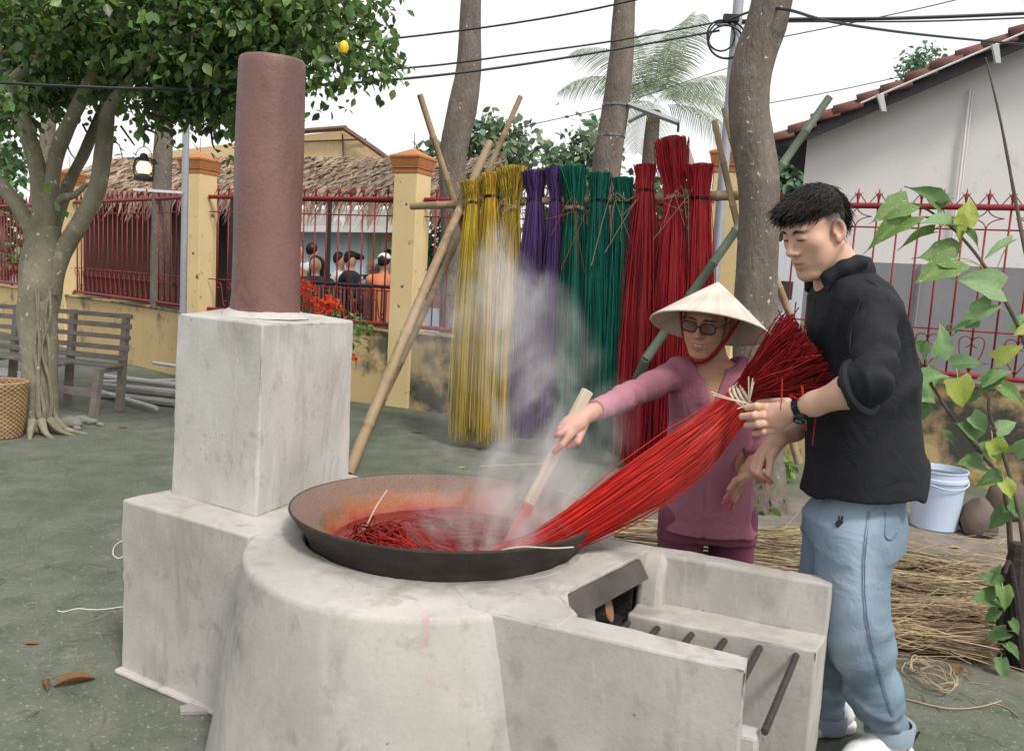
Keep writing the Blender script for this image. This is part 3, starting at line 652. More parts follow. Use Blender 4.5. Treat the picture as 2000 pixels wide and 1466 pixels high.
# gabled hut behind
hut2 = thing('bamboo_gable_hut', (-3.6, 15.5, 0), 'hut with tall yellow woven bamboo gable behind the thatch', 'hut')
G0 = V(-3.6, 15.5)
def gp(px, py, off=0): return plane_pt(px, py, G0 + un * off, un)
pts = [gp(290, 400), gp(775, 400), gp(775, 322), gp(672, 254), gp(560, 268), gp(290, 300)]
b = MB(); n_ = len(pts); v = [p for p in pts] + [p - V(un[0], un[1], 0) * .1 for p in pts]
b.add(v, [tuple(range(n_)), tuple(range(2 * n_ - 1, n_ - 1, -1))] + [(i, n_ + i, n_ + (i + 1) % n_, (i + 1) % n_) for i in range(n_)]); b.build('gable_wall', M_BAMW, hut2)
for (pa, pb) in (((540, 262), (676, 250)), ((672, 250), (785, 330))):
    a_, c_ = gp(*pa, .15), gp(*pb, .15); b = MB(); b.tube([a_, (a_ + c_) / 2 + V(0, 0, .01), c_], .05, 6); b.build('roof_edge', M_STICK, hut2, smooth=True)
for (pa, pb) in (((669, 262), (672, 330)), ((560, 278), (715, 272))):
    a_, c_ = gp(*pa, .05), gp(*pb, .05); b = MB(); b.tube([a_, c_], .016, 5); b.build('batten', M_STICK, hut2)
# low brown slat screen and black gate frame behind the panel by the chimney
SD = nrm(FP[3] - FP[2]); SN = V(SD[1], -SD[0]); S0 = FP[2] - SN * .75
def sp2(px, py): return plane_pt(px, py, S0, SN)
scr = thing('bamboo_slat_screen', (*sp2(670, 640)[:2], 0), 'low screen of brown upright bamboo slats behind the red fence', 'screen')
rs = random.Random(5); x = 470.
while x < 830:
    p = sp2(x, 600); b = MB(); tp = 1.20 + rs.uniform(-.02, .015); w_ = rs.uniform(.018, .028)
    b.tube([V(p[0], p[1], 0.02), V(p[0] + rs.uniform(-.01, .01), p[1], tp)], w_ * .55, 5); b.build('slat', M_STICK, scr, smooth=True); x += rs.uniform(6.5, 9.5)
b = MB(); a_, c_ = sp2(455, 552), sp2(840, 562); b.tube([V(a_[0], a_[1], 1.225), V(c_[0], c_[1], 1.225)], .022, 6); b.build('top_rail', M_BLKM, scr)
gate = thing('gate_frame', (*sp2(628, 600)[:2], 0), 'black steel gate frame standing behind the slat screen', 'frame')
gd = -SN * .12
b = MB(); p = sp2(628, 500)[:2] + gd; b.box((p[0], p[1], 1.13), (.055, .055, 2.26)); b.build('frame_post', M_BLKM, gate)
b = MB(); p2 = sp2(440, 500)[:2] + gd; b.box((p2[0], p2[1], 1.13), (.055, .055, 2.26)); b.build('frame_post', M_BLKM, gate)
b = MB(); a_, c_ = p2, sp2(766, 500)[:2] + gd; b.tube([V(a_[0], a_[1], 2.23), V(c_[0], c_[1], 2.23)], .03, 4); b.build('frame_beam', M_BLKM, gate)
# metal shed far behind
shed = thing('metal_shed', (-2.9, 19, 0), 'low blue grey metal shed with pale roof beyond the visitors', 'shed')
D0_ = V(-2.6, 19.); DN = nrm(V(-.25, -1.)) * 1; 
def dp(px, py, off=0): return plane_pt(px, py, D0_ + DN * off, DN)
def quadbox(pl, th, mat, nm, par, fn=dp, off=0, nn=DN):
    pts = [fn(*q, off) for q in pl]; bk = [p - V(nn[0], nn[1], 0) * th for p in pts]; b = MB(); b.hexa([pts[0], pts[1], bk[1], bk[0]], [pts[3], pts[2], bk[2], bk[3]]); return b.build(nm, mat, par)
M_GRN = pm('pale_green_panel', (.30, .38, .30), (.27, .34, .27), scale=3, rough=.8, bump=.05)
M_BRK = pm('far_brick', (.34, .16, .11), (.27, .12, .09), scale=9, rough=.9, bump=.2)
M_GREYW = pm('far_grey_wall', (.46, .45, .45), (.40, .39, .39), scale=2, rough=.9, bump=.1)
M_SIGN = pm('orange_sign_paint', (.70, .22, .08), (.66, .2, .08), scale=3, rough=.6, bump=0)
quadbox([(430, 575), (718, 575), (718, 450), (430, 445)], .2, M_BLUEM, 'front_wall', shed)
quadbox([(425, 451), (768, 454), (768, 440), (425, 441)], .5, M_PALE, 'roof_edge', shed, off=.4)
quadbox([(718, 575), (742, 575), (742, 452), (718, 450)], .2, M_GRN, 'door', shed, off=.02)
quadbox([(742, 575), (775, 575), (775, 452), (742, 452)], .2, M_GREYW, 'side_wall', shed, off=.0)
quadbox([(752, 470), (763, 470), (763, 458), (752, 458)], .03, M_SIGN, 'notice', shed, off=.06)
quadbox([(718, 528), (748, 528), (748, 506), (718, 506)], .1, M_BRK, 'brick_base', shed, off=.1)
yw = thing('far_yard_wall', (-3, 24, 0), 'pale grey yard wall beyond the metal shed', 'wall')
D2 = V(-2.6, 24.)
def dp2(px, py, off=0): return plane_pt(px, py, D2 + DN * off, DN)
quadbox([(380, 470), (800, 470), (800, 408), (380, 408)], .2, M_GREYW, 'wall_body', yw, fn=dp2)
ac = thing('air_conditioner', tuple(dp2(660, 450, .3)), 'white air conditioner unit on the far yard wall', 'air conditioner')
quadbox([(652, 446), (669, 446), (669, 424), (652, 424)], .3, M_PALE, 'casing', ac, fn=dp2, off=.4)
fc = dp2(661, 435, .42); b = MB(); b.tube([fc, fc + V(DN[0], DN[1], 0) * .02], .1, 14); b.build('fan_grille', M_GREYW, ac)
rl = thing('yard_railing', tuple(dp(600, 560, 3.0)[:2]) + (0,), 'dark railing behind the visiting people', 'railing')
for py in (536, 545, 553):
    a_, c_ = dp(560, py, 4.0), dp(735, py + 2, 4.0); b = MB(); b.tube([a_, c_], .016, 5); b.build('rail', M_BLKM, rl)
for px_ in (575, 610, 645, 680, 712):
    a_ = dp(px_, 536, 4.0); b = MB(); b.tube([V(a_[0], a_[1], 0), a_], .03, 5); b.build('upright', M_BLKM, rl)
# bits behind the reeds and by the man's face
M_LBLUE = pm('pale_blue_sheet', (.42, .48, .60), (.38, .44, .56), scale=2, rough=.6, bump=.2, bscale=12, stretch=(6, 6, .2))
sh2 = thing('blue_sheet_wall', (-.6, 11, 0), 'pale blue sheet wall beyond the fence behind the reeds', 'wall')
b = MB(); a_, c_ = at_y(826, 640, 11)[:2], at_y(1330, 640, 10.2)[:2]; b.prism([a_, c_, c_ + V(0, .1), a_ + V(0, .1)], 0, .95); b.build('sheet', M_LBLUE, sh2)
b = MB(); a_, c_ = at_y(826, 560, 11.6)[:2], at_y(1000, 560, 11.2)[:2]; b.prism([a_, c_, c_ + V(0, .2), a_ + V(0, .2)], 0, 1.5); b.build('brick_back', M_BRK, sh2)
kio = thing('white_kiosk', (*at_y(1540, 640, 8.2)[:2], 0), 'white sheet kiosk with small window beyond the fence beside the tree', 'kiosk')
a_, c_ = at_y(1505, 600, 8.3)[:2], at_y(1566, 600, 8.2)[:2]; b = MB(); b.prism([a_, c_, c_ + V(0, .6), a_ + V(0, .6)], 0, 1.92); b.build('kiosk_body', pm('white_sheet_metal', (.62, .66, .72), (.58, .62, .68), scale=3, rough=.5, bump=.2, bscale=20, stretch=(8, 8, .2)), kio)
p = at_y(1536, 567, 8.2); b = MB(); b.box((p[0], p[1], p[2]), (.1, .06, .18)); b.build('window', M_DIM, kio)
# ================================================================ trees
M_BARK = pm('lichened_bark', (.20, .168, .14), (.12, .10, .084), scale=9, rough=.95, bump=.7, bscale=45, stretch=(1, 1, .35), stain=(.20, .18, .155), sscale=7, samt=.45, bdist=.03, speck=(.46, .45, .41), kscale=30, kth=.675)
M_BARKL = pm('mossy_pale_bark', (.27, .245, .175), (.165, .15, .105), scale=5, rough=.95, bump=.6, bscale=35, stain=(.30, .285, .22), sscale=9, samt=.45, bdist=.02, speck=(.50, .49, .42), kscale=22, kth=.66, stretch=(1, 1, .6))
M_BARKD = pm('dark_branch_bark', (.06, .05, .042), (.035, .03, .026), scale=8, rough=.95, bump=.4)
M_LEAF = pm('glossy_leaf', (.15, .255, .075), (.09, .175, .055), scale=3, rough=.40, bump=.0, vc=True, trans=.42, spec=.5)
M_LEAFF = pm('hazy_far_leaf', (.22, .30, .18), (.16, .23, .14), scale=1, rough=.6, bump=0, vc=True, trans=.4)  # haze and glare over distant trees put into this paler green
def limb(mb, path, rad, n=16, m=40, amp=.12, seed=0, fl=0.):
    P = bez(path, m); r = np.interp(np.linspace(0, 1, m), np.linspace(0, 1, len(rad)), rad)
    b = MB(); b.tube(P, r, n); v = np.array(b.v); ctr = np.repeat(P, n, 0)
    d = v - ctr; k = 1 + amp * fbm(v * V(1, 1, .45), 9 if fl == 0 else fl, seed) + amp * .5 * fbm(v * V(1, 1, .3), 30, seed + 1)
    b.v = [tuple(p) for p in ctr + d * k[:, None]]
    mb.add(b.v, b.f); return P, r
def pxpath(L_, Y): return [at_y(a[0], a[1], a[3] if len(a) > 3 else Y) for a in L_], [a[2] / 2 / FPX * (a[3] if len(a) > 3 else Y) for a in L_]

LEAF_T = np.array([(0, 0, 0), (-.28, .28, .05), (.28, .28, .05), (0, .33, -.03), (-.34, .58, .06), (.34, .58, .06), (0, .64, -.02), (0, 1.05, -.10)])
LEAF_F = np.array([(0, 3, 1, 1), (0, 2, 3, 3), (1, 3, 6, 4), (3, 2, 5, 6), (4, 6, 7, 7), (6, 5, 7, 7)])
def leaves(name, pos, dirs, nor, size, mat, parent, col, T=LEAF_T, F=None, width=1.0):
    N = len(pos); d = dirs / np.linalg.norm(dirs, axis=1)[:, None]; x = np.cross(d, nor); x /= np.linalg.norm(x, axis=1)[:, None] + 1e-9; z = np.cross(x, d)
    s_ = np.broadcast_to(size, N)[:, None, None]
    v = pos[:, None] + s_ * (T[None, :, :1] * width * x[:, None] + T[None, :, 1:2] * d[:, None] + T[None, :, 2:] * z[:, None])
    m = len(T); tri = [(0, 3, 1), (0, 2, 3), (1, 3, 6), (1, 6, 4), (3, 2, 5), (3, 5, 6), (4, 6, 7), (6, 5, 7)] if F is None else F
    f = (np.array(tri)[None] + (np.arange(N) * m)[:, None, None]).reshape(-1, 3)
    o = mk(name, v.reshape(-1, 3), f, mat, parent, False, np.repeat(col, m, 0)); return o
def crown(name, blobs, mat, parent, lsize, per, seed, hue=(1, 1, 1), droop=.55, cl=9, spread=.16, vlo=.4, vhi=1.6, keep=-.28):
    """blobs: (centre, radii) -> leaf clusters spread through the volume"""
    g = np.random.default_rng(seed); pos = []; dr = []
    for c, r_, dens in blobs:
        n = max(3, int(per * dens)); u = g.normal(size=(n, 3)); u /= np.linalg.norm(u, axis=1)[:, None]; rad = g.uniform(.25, 1.0, n) ** .5
        cc = np.asarray(c) + u * rad[:, None] * np.asarray(r_)
        # clump rejection: leave gaps
        kp = fbm(cc, 3.6, seed + 5, 3) > keep; cc = cc[kp]; u = u[kp]
        for k in range(cl):
            j = g.normal(0, spread, cc.shape) * V(1, 1, .8); pos.append(cc + j); dd = u * .5 + g.normal(0, .7, cc.shape) + V(0, 0, -droop); dr.append(dd)
    pos = np.vstack(pos); dr = np.vstack(dr); nor = g.normal(0, .55, pos.shape) + V(0, 0, 1)
    v = g.uniform(vlo, vhi, len(pos)); tint = g.uniform(.85, 1.25, len(pos)); c = np.stack([v * tint * hue[0], v * hue[1], v * g.uniform(.75, 1.2, len(pos)) * hue[2]], 1)
    o = leaves(name, pos, dr, nor, g.uniform(.5, 1.25, len(pos)) * lsize, mat, parent, c); o['kind'] = 'stuff'; return o
def pb(px, py, rpx, Y, dens=None, ry=None, sq=1.):
    c = at_y(px, py, Y); r_ = rpx / FPX * Y; return (c, (r_, ry or r_ * 1.1, r_ * sq), dens if dens is not None else (rpx / 80.) ** 2)

# --- fruit tree on the left
YT = 6.4
ft = thing('fruit_tree', (*at_z(72, 838, 0)[:2], 0), 'leaning many-stemmed fruit tree with mossy pale bark and a yellow fruit', 'tree')
b = MB()
base = at_z(74, 845, 0)
def stem(L_, seed, m=40, n=16, amp=.14):
    P, r_ = pxpath(L_, YT); return limb(b, P, [q * .88 for q in r_], n, m, amp, seed)
stem([(74, 855, 96), (76, 790, 82), (76, 700, 78), (72, 620, 80), (78, 560, 84), (84, 500, 76), (86, 440, 60)], 1)
stem([(60, 590, 50), (62, 510, 50), (82, 430, 48), (78, 350, 44), (50, 250, 38, 6.3), (14, 150, 32, 6.2), (-30, 40, 26, 6.0)], 2)
stem([(74, 500, 36), (58, 440, 34), (22, 385, 32), (-40, 320, 28)], 3, 24)
stem([(86, 470, 40), (98, 390, 36), (108, 310, 32), (140, 232, 30, 6.2), (165, 180, 27, 6.1), (200, 90, 22, 5.9), (250, 10, 16, 5.7)], 4)
stem([(96, 570, 50), (118, 500, 42), (160, 430, 38), (190, 370, 36), (203, 290, 34), (212, 215, 28, 6.2), (245, 170, 24, 6.0), (300, 110, 18, 5.7), (400, 60, 14, 5.5), (520, 40, 10, 5.4)], 5, 60)
stem([(92, 520, 34, 6.6), (104, 450, 30, 6.7), (130, 370, 26, 6.8), (168, 290, 24, 6.9), (205, 200, 20, 7.0), (240, 100, 16, 7.0)], 6)
stem([(96, 410, 22), (120, 388, 20), (146, 380, 14), (170, 360, 8)], 7, 20)
stem([(212, 250, 22), (200, 190, 18), (165, 140, 14), (140, 60, 10)], 8, 24)
stem([(20, 160, 24, 6.2), (100, 90, 16, 5.9), (170, 40, 12, 5.7), (240, 0, 8, 5.6)], 9, 24)
b.build('trunk', M_BARKL, ft, smooth=True)
g = random.Random(11)
for k in range(5):      # vine roots clasping the trunk
    bb = MB(); x0 = g.uniform(40, 112); pts = []
    for j, py in enumerate((842, 800, 740, 680, 620, 560)):
        pts.append(at_y(x0 + g.uniform(-10, 10) + (g.uniform(-14, 14) if j == 0 else 0), py + (g.uniform(0, 8) if j == 0 else 0), YT - .17 + .0018 * abs(x0 - 75)))
        x0 += (76 - x0) * .12
    pts[0][2] = max(pts[0][2], .0)
    bb.tube(bez(pts, 22), np.linspace(.018, .007, 22), 7); bb.build('vine_root', M_BARKL, ft, smooth=True)
for k, (dx, dy) in enumerate(((.42, .0), (.3, -.22), (-.25, -.25), (.48, .12), (-.4, -.1), (.1, -.32))):
    bb = MB(); c = V(base[0], base[1] - .0, 0); bb.tube(bez([c + V(dx * .25, dy * .25 - .03, .12), c + V(dx * .45, dy * .45 - .03, .035), c + V(dx * .75, dy * .75, -.015)], 10), np.linspace(.035, .01, 10), 8); bb.build('root', M_BARKL, ft, smooth=True)
bl = []
for px, py, rp_, Y, d_ in ((30, 30, 110, 5.9, 1.7), (160, 40, 110, 5.9, 1.9), (280, 30, 110, 5.8, 2.0), (400, 40, 105, 5.7, 2.0), (520, 40, 100, 5.6, 2.0), (620, 50, 95, 5.6, 2.0), (710, 40, 85, 5.6, 1.7), (780, 50, 70, 5.6, 1.5), (805, 100, 45, 5.6, 1.0), (820, 30, 45, 5.5, .8), (730, 110, 50, 5.5, .8), (825, 75, 36, 5.5, .6),
    (560, 130, 65, 5.6, 1.0), (640, 130, 60, 5.6, .9), (660, 190, 34, 5.6, .26), (610, 190, 42, 5.7, .4), (690, 175, 26, 5.6, .2), (470, 130, 75, 5.8, 1.1), (420, 190, 60, 6.0, .9), (350, 150, 80, 6.0, 1.2), (330, 230, 52, 6.0, .65), (280, 190, 55, 6.2, .6), (400, 250, 40, 6.0, .4), (310, 285, 34, 6.0, .25), (440, 290, 28, 6.0, .2), (260, 265, 30, 6.2, .2),
    (200, 130, 70, 6.5, .9), (100, 120, 80, 6.6, 1.2), (20, 130, 80, 6.6, 1.2), (130, 200, 50, 6.8, .5), (60, 200, 50, 6.8, .5), (10, 240, 34, 6.5, .22), (180, 260, 34, 7.0, .3), (150, 310, 26, 7.0, .16), (230, 310, 20, 6.5, .1), (360, 90, 110, 6.8, 1.8), (560, 60, 100, 6.6, 1.5), (200, 60, 120, 7.0, 1.8), (60, 40, 120, 7.2, 1.8), (690, 80, 60, 6.2, .8),
    (140, 370, 16, 6.4, .07), (20, 200, 26, 5.6, .15), (840, 140, 16, 5.6, .06), (830, 50, 34, 5.6, .4),
    (300, -120, 260, 6.3, 3.2), (650, -110, 200, 6.0, 2.2), (0, -110, 220, 6.5, 2.6)):  # this row: unseen leaf blobs above the view, added to shade
    bl.append(pb(px, py, rp_, Y, d_, ry=rp_ / FPX * Y * 1.3))
crown('crown', bl, M_LEAF, ft, .074, 95, 21, spread=.09, cl=8, keep=-.40)
gg = np.random.default_rng(4); tw = []
for c, r_, d_ in [q for q in bl[:38] if q[0][0] < -1.35]:
    for k in range(int(1 + 2 * d_)):
        u = gg.normal(size=3); u /= np.linalg.norm(u); p1_ = np.asarray(c) + u * np.asarray(r_) * .45; p0_ = np.asarray(c) + gg.normal(0, .3, 3) * np.asarray(r_) + V(-.1, 0, .1); mid = (p0_ + p1_) / 2 + gg.normal(0, .05, 3); tw.append(bez([p0_, mid, p1_], 6))
o = strands('twigs', np.array(tw), .006, M_BARKD, ft, taper=np.linspace(1.6, .4, 6), n=4); o['kind'] = 'stuff'
M_FRUIT = pm('yellow_fruit_skin', (.78, .52, .03), (.72, .45, .03), scale=9, rough=.45, bump=.1)
fr = MB(); c = at_y(672, 92, 5.05); fr.lathe([(.001, -.040), (.018, -.034), (.027, -.012), (.028, .006), (.02, .026), (.008, .036), (.001, .038)], 14, c); fr.build('fruit', M_FRUIT, ft, smooth=True)

# --- three plain trunks along the fence
def trunk_tree(nm, L_, Y, label, seed, blobs, leafcol=(1, 1, 1)):
    P, r_ = pxpath(L_, Y); gpt = P[-1].copy(); t = thing(nm, (gpt[0], gpt[1], 0), label, 'tree', 'bare tree trunks along the fence')
    bb = MB(); limb(bb, P, r_, 22, 70, .07, seed, fl=7); bb.build('trunk', M_BARK, t, smooth=True)
    crown('crown', [pb(*q) for q in blobs], M_LEAF, t, .11, 60, seed, spread=.12)
    return t
trunk_tree('shade_tree', [(922, -260, 36), (921, -60, 38), (919, 40, 40), (917, 100, 43), (914, 150, 48), (903, 210, 54), (890, 270, 54), (884, 330, 50), (888, 420, 52), (888, 520, 54), (885, 640, 58), (885, 780, 70)], 9.6, 'slender crooked tree trunk rising behind the crossed bamboo poles', 31, [(930, -330, 150, 9.6, 2)])
tr2 = trunk_tree('shade_tree', [(1226, -260, 34), (1224, -60, 37), (1219, 20, 40), (1213, 110, 43), (1206, 180, 48), (1196, 250, 52), (1186, 310, 56), (1182, 400, 56), (1180, 600, 60), (1180, 780, 70)], 9.2, 'grey tree trunk with metal straps rising behind the green reeds', 32, [(1230, -330, 150, 9.2, 2)])
trunk_tree('shade_tree', [(1560, -240, 62), (1522, -60, 70), (1508, 0, 74), (1496, 50, 77), (1478, 100, 77), (1466, 160, 74), (1464, 220, 74), (1472, 280, 78), (1480, 340, 80), (1482, 420, 80), (1478, 520, 79), (1476, 620, 80), (1476, 720, 82), (1480, 860, 90), (1484, 1000, 120)], 5.3, 'thick bent tree trunk specked with white lichen behind the man', 33, [(1580, -330, 170, 5.3, 2)])
trunk_tree('shade_tree', [(330, 100, 30), (325, 200, 32), (318, 300, 34), (316, 400, 35), (314, 560, 38), (314, 680, 42)], 10.6, 'brown tree trunk standing behind the hanging lantern', 34, [(330, 60, 60, 10.4, .8)])
trunk_tree('shade_tree', [(100, 120, 24), (95, 230, 26), (90, 330, 28), (92, 480, 30), (92, 640, 34)], 11.0, 'thin trunk half hidden behind the fruit tree', 35, [(100, 80, 60, 11, .8)])
# straps and lamp arm on the second trunk
M_STRAP = pm('steel_strap', (.10, .105, .12), (.30, .31, .34), scale=20, rough=.35, metal=.8, bump=0)
for py in (207, 266):
    c = at_y(1203 if py < 230 else 1194, py, 9.2); bb = MB(); bb.lathe([(.152, -.012), (.156, -.012), (.156, .012), (.152, .012)], 20, c); tag(bb.build('trunk_strap', M_STRAP, None, smooth=True), 'metal strap round the grey trunk, ' + ('at the lamp arm' if py < 230 else 'below the lamp arm'), 'strap', 'straps on the trunk')
la = thing('lamp_arm', tuple(at_y(1225, 205, 9.1)), 'grey steel bracket arm fixed to the strapped tree trunk', 'bracket')
M_STEEL = pm('galvanised_steel', (.40, .42, .46), (.33, .35, .39), scale=6, rough=.5, metal=.3, bump=.05, stain=(.25, .25, .27), sscale=3, samt=.4)
bb = MB(); a_, c_ = at_y(1228, 204, 9.1), at_y(1325, 240, 8.7); bb.tube([a_, c_], .03, 4); bb.build('arm', M_STEEL, la)
bb = MB(); bb.tube([at_y(1228, 238, 9.1), at_y(1268, 218, 8.95)], .02, 4); bb.build('strut', M_STEEL, la)
bb = MB(); bb.tube([c_, at_y(1324, 258, 8.7)], .014, 5); bb.build('hook', M_BLKM, la)

# --- coconut palm
pt = thing('coconut_palm', (*at_y(1290, 500, 15)[:2], 0), 'coconut palm with arching feathery fronds beyond the fence', 'palm')
cc = at_y(1278, 205, 15.); bb = MB(); limb(bb, [V(cc[0] - .2, cc[1], 0), V(cc[0] - .05, cc[1], 2), cc + V(0, 0, -.1)], [.2, .16, .12], 12, 24, .05, 3); bb.build('trunk', M_BARK, pt, smooth=True)
M_PALM = pm('palm_frond', (.34, .40, .28), (.27, .34, .23), scale=2, rough=.5, bump=0, vc=True, trans=.4)
g = np.random.default_rng(9)
for k in range(14):
    az = k * 2.399 + .3; el = (R(75) if k < 4 else R(48) if k < 10 else R(12)) + g.uniform(-.15, .15); Lf = g.uniform(1.6, 2.3)
    d0 = V(math.cos(az) * math.cos(el), math.sin(az) * math.cos(el), math.sin(el)); P = []; p = cc.copy(); d = d0.copy()
    for j in range(14): P.append(p.copy()); p = p + d * Lf / 13; d = nrm(d + V(0, 0, -.085 - .008 * j))
    P = np.array(P); n = 52; tt = np.linspace(.12, .99, n); C_ = np.stack([np.interp(tt * 13, np.arange(14), P[:, i]) for i in range(3)], 1); T = np.gradient(C_, axis=0); T /= np.linalg.norm(T, axis=1)[:, None]
    side = np.cross(T, V(0, 0, 1)); side /= np.linalg.norm(side, axis=1)[:, None] + 1e-9; paths = []; sd = []
    for s_ in (-1, 1):
        ll = (.55 * np.sin(np.pi * np.clip(tt * .9 + .1, 0, 1)) + .1) * g.uniform(.85, 1.1, n)
        dirn = side * s_ + T * .55; dirn /= np.linalg.norm(dirn, axis=1)[:, None]
        pth = np.stack([C_ + dirn * (ll * u)[:, None] + V(0, 0, -1) * (ll * u * u * .55)[:, None] for u in (0, .35, .7, 1)], 1); paths.append(pth); sd.append(T)
    paths = np.vstack(paths); sd = np.vstack(sd); v = g.uniform(.7, 1.35, len(paths)) ; o = ribbons('frond', paths, .02, sd, M_PALM, pt, np.stack([v, v, v], 1), taper=[.7, 1, .8, .15])
# --- trees further off
def far_tree(nm, label, base_px, Y, blobs, seed, ls=.2, per=60, hue=(1, 1, 1)):
    c = at_y(base_px, 500, Y); t = thing(nm, (c[0], c[1], 0), label, 'tree', 'trees beyond the fence')
    bb = MB(); top = blobs[0][1]; limb(bb, [V(c[0], c[1], 0), V(c[0] + .1, c[1], 1.5), at_y(blobs[0][0], blobs[0][1] + 20, Y)], [.16, .12, .07], 8, 14, .05, seed); bb.build('trunk', M_BARK, t, smooth=True)
    crown('crown', [pb(q[0], q[1], q[2], Y + q[4] if len(q) > 4 else Y, q[3]) for q in blobs], M_LEAFF, t, ls, per, seed, hue, spread=.16)
far_tree('far_tree', 'bright green bushy tree between the crossed bamboo and the strapped trunk', 960, 17, [(985, 300, 60, 1.6), (940, 270, 45, .9), (1020, 290, 40, .7), (960, 345, 60, 1.4), (1040, 265, 22, .2), (850, 320, 40, .7), (1000, 330, 50, 1)], 41)
far_tree('far_tree', 'pale green tree left of the palm behind the green reeds', 1120, 19, [(1120, 300, 50, 1.1), (1090, 330, 45, .9), (1140, 270, 35, .5), (1150, 330, 50, .9)], 42, hue=(.9, 1, 1))
far_tree('far_tree', 'bluish green tree between the bent trunk and the pale house', 1545, 16, [(1550, 340, 38, 1.2), (1560, 300, 25, .5), (1530, 380, 40, .9), (1560, 400, 40, .9)], 43, hue=(.75, .95, 1.05))
far_tree('far_tree', 'thin treetop showing above the tiled roof', 1790, 26, [(1810, 115, 24, .55), (1780, 138, 20, .4), (1800, 130, 24, .4)], 44, ls=.16, hue=(.8, 1, 1.15))
far_tree('far_tree', 'green shrub tree behind the flaking post and brown slats', 860, 13, [(860, 470, 40, .9), (855, 410, 36, .7), (840, 520, 34, .6), (885, 440, 30, .4)], 45, ls=.12, hue=(.62, .8, .6))
far_tree('far_tree', 'dark green tree beyond the fence left of the fruit tree', 0, 20, [(-10, 300, 50, .9), (20, 330, 40, .6), (5, 440, 60, 1.5), (40, 500, 40, .8)], 46, hue=(.6, .8, .6))
far_tree('far_tree', 'green tree beyond the fence seen between hanging reed bundles', 1260, 15, [(1250, 430, 70, 1.4), (1180, 430, 60, 1.2), (1320, 400, 60, 1.0), (1100, 440, 50, 1.0), (1390, 430, 40, .6)], 47, hue=(.8, .9, .8))
# ================================================================ bamboo rack
M_BAM = pm('weathered_bamboo', (.36, .265, .16), (.24, .17, .105), scale=7, rough=.6, bump=.15, bscale=40, stain=(.14, .10, .07), sscale=6, samt=.42)
M_BAMG = pm('green_bamboo', (.14, .17, .13), (.10, .125, .10), scale=7, rough=.5, bump=.1, stain=(.22, .21, .15), sscale=6, samt=.4)
def bamboo(nm, P0, P1, r0, r1, mat, parent, nodes=9, bend=0., seed=0):
    g = random.Random(seed); b = MB(); P0 = V(*P0); P1 = V(*P1); L_ = np.linalg.norm(P1 - P0); path = []; rad = []
    per = nrm(np.cross(P1 - P0, V(.3, 1, .2)))
    ts = sorted([0, 1] + [q for k in range(1, nodes) for q in (k / nodes - .006, k / nodes - .0015, k / nodes + .0015, k / nodes + .006)])
    for t in ts:
        base_r = r0 + (r1 - r0) * t; isn = any(abs(t - k / nodes) < .002 for k in range(1, nodes))
        path.append(P0 + (P1 - P0) * t + per * bend * math.sin(math.pi * t)); rad.append(base_r * (1.17 if isn else 1.0))
    b.tube(path, rad, 10); o = b.build(nm, mat, parent, smooth=True); return o
rack = thing('bamboo_rack', (*at_z(685, 925, 0)[:2], 0), 'bamboo drying rack of crossed poles lashed to a long bar', 'rack')
rk = lambda px, py, Y: at_y(px, py, Y)
yb = lambda px: 6.92 - (px - 805) * (6.92 - 6.02) / 640.
bamboo('cross_bar', rk(803, 403, yb(803)), rk(1470, 381, yb(1470)), .030, .036, M_BAM, rack, 11, .01, 1)
foot = at_z(681, 924, 0); 
bamboo('pole', foot, rk(957, 278, 7.1), .042, .032, M_BAM, rack, 8, .02, 2)
f2 = at_z(716, 845, 0); bamboo('pole', V(*f2[:2], 0), rk(1017, 188, 7.05), .034, .022, M_BAM, rack, 9, -.02, 3)
bamboo('pole', rk(1035, 800, 7.05), rk(820, 185, 6.75), .034, .025, M_BAM, rack, 8, .03, 4)
bamboo('pole', rk(1262, 700, 5.75), rk(1620, 190, 5.75), .034, .026, M_BAMG, rack, 8, .0, 5)
bamboo('pole', V(*at_z(1245, 905, 0)[:2], 0) + V(-.25, .3, 0), rk(1262, 700, 5.75), .036, .034, M_BAMG, rack, 4, .0, 15)
bamboo('pole', rk(1560, 905, 5.7), rk(1395, 236, 6.1), .028, .022, M_BAM, rack, 8, .02, 6)
bamboo('pole', rk(1545, 620, 5.75), rk(1414, 212, 6.0), .026, .020, M_BAM, rack, 7, .03, 7)
M_TWINE = pm('straw_twine', (.42, .33, .22), (.33, .25, .17), scale=20, rough=.9, bump=.2)
M_RTWINE = pm('red_twine', (.35, .06, .05), (.28, .05, .04), scale=20, rough=.9, bump=.2)
for px, py in ((897, 398), (903, 425)):
    c = rk(px, py, 6.8 - .06); b = MB()
    for k in range(4): b.lathe([(.052, -.006), (.058, 0), (.052, .006)], 12, (c[0], c[1] + .07, c[2] + (k - 1.5) * .012))
    b.build('lashing', M_RTWINE, rack, smooth=True)['kind'] = 'stuff'

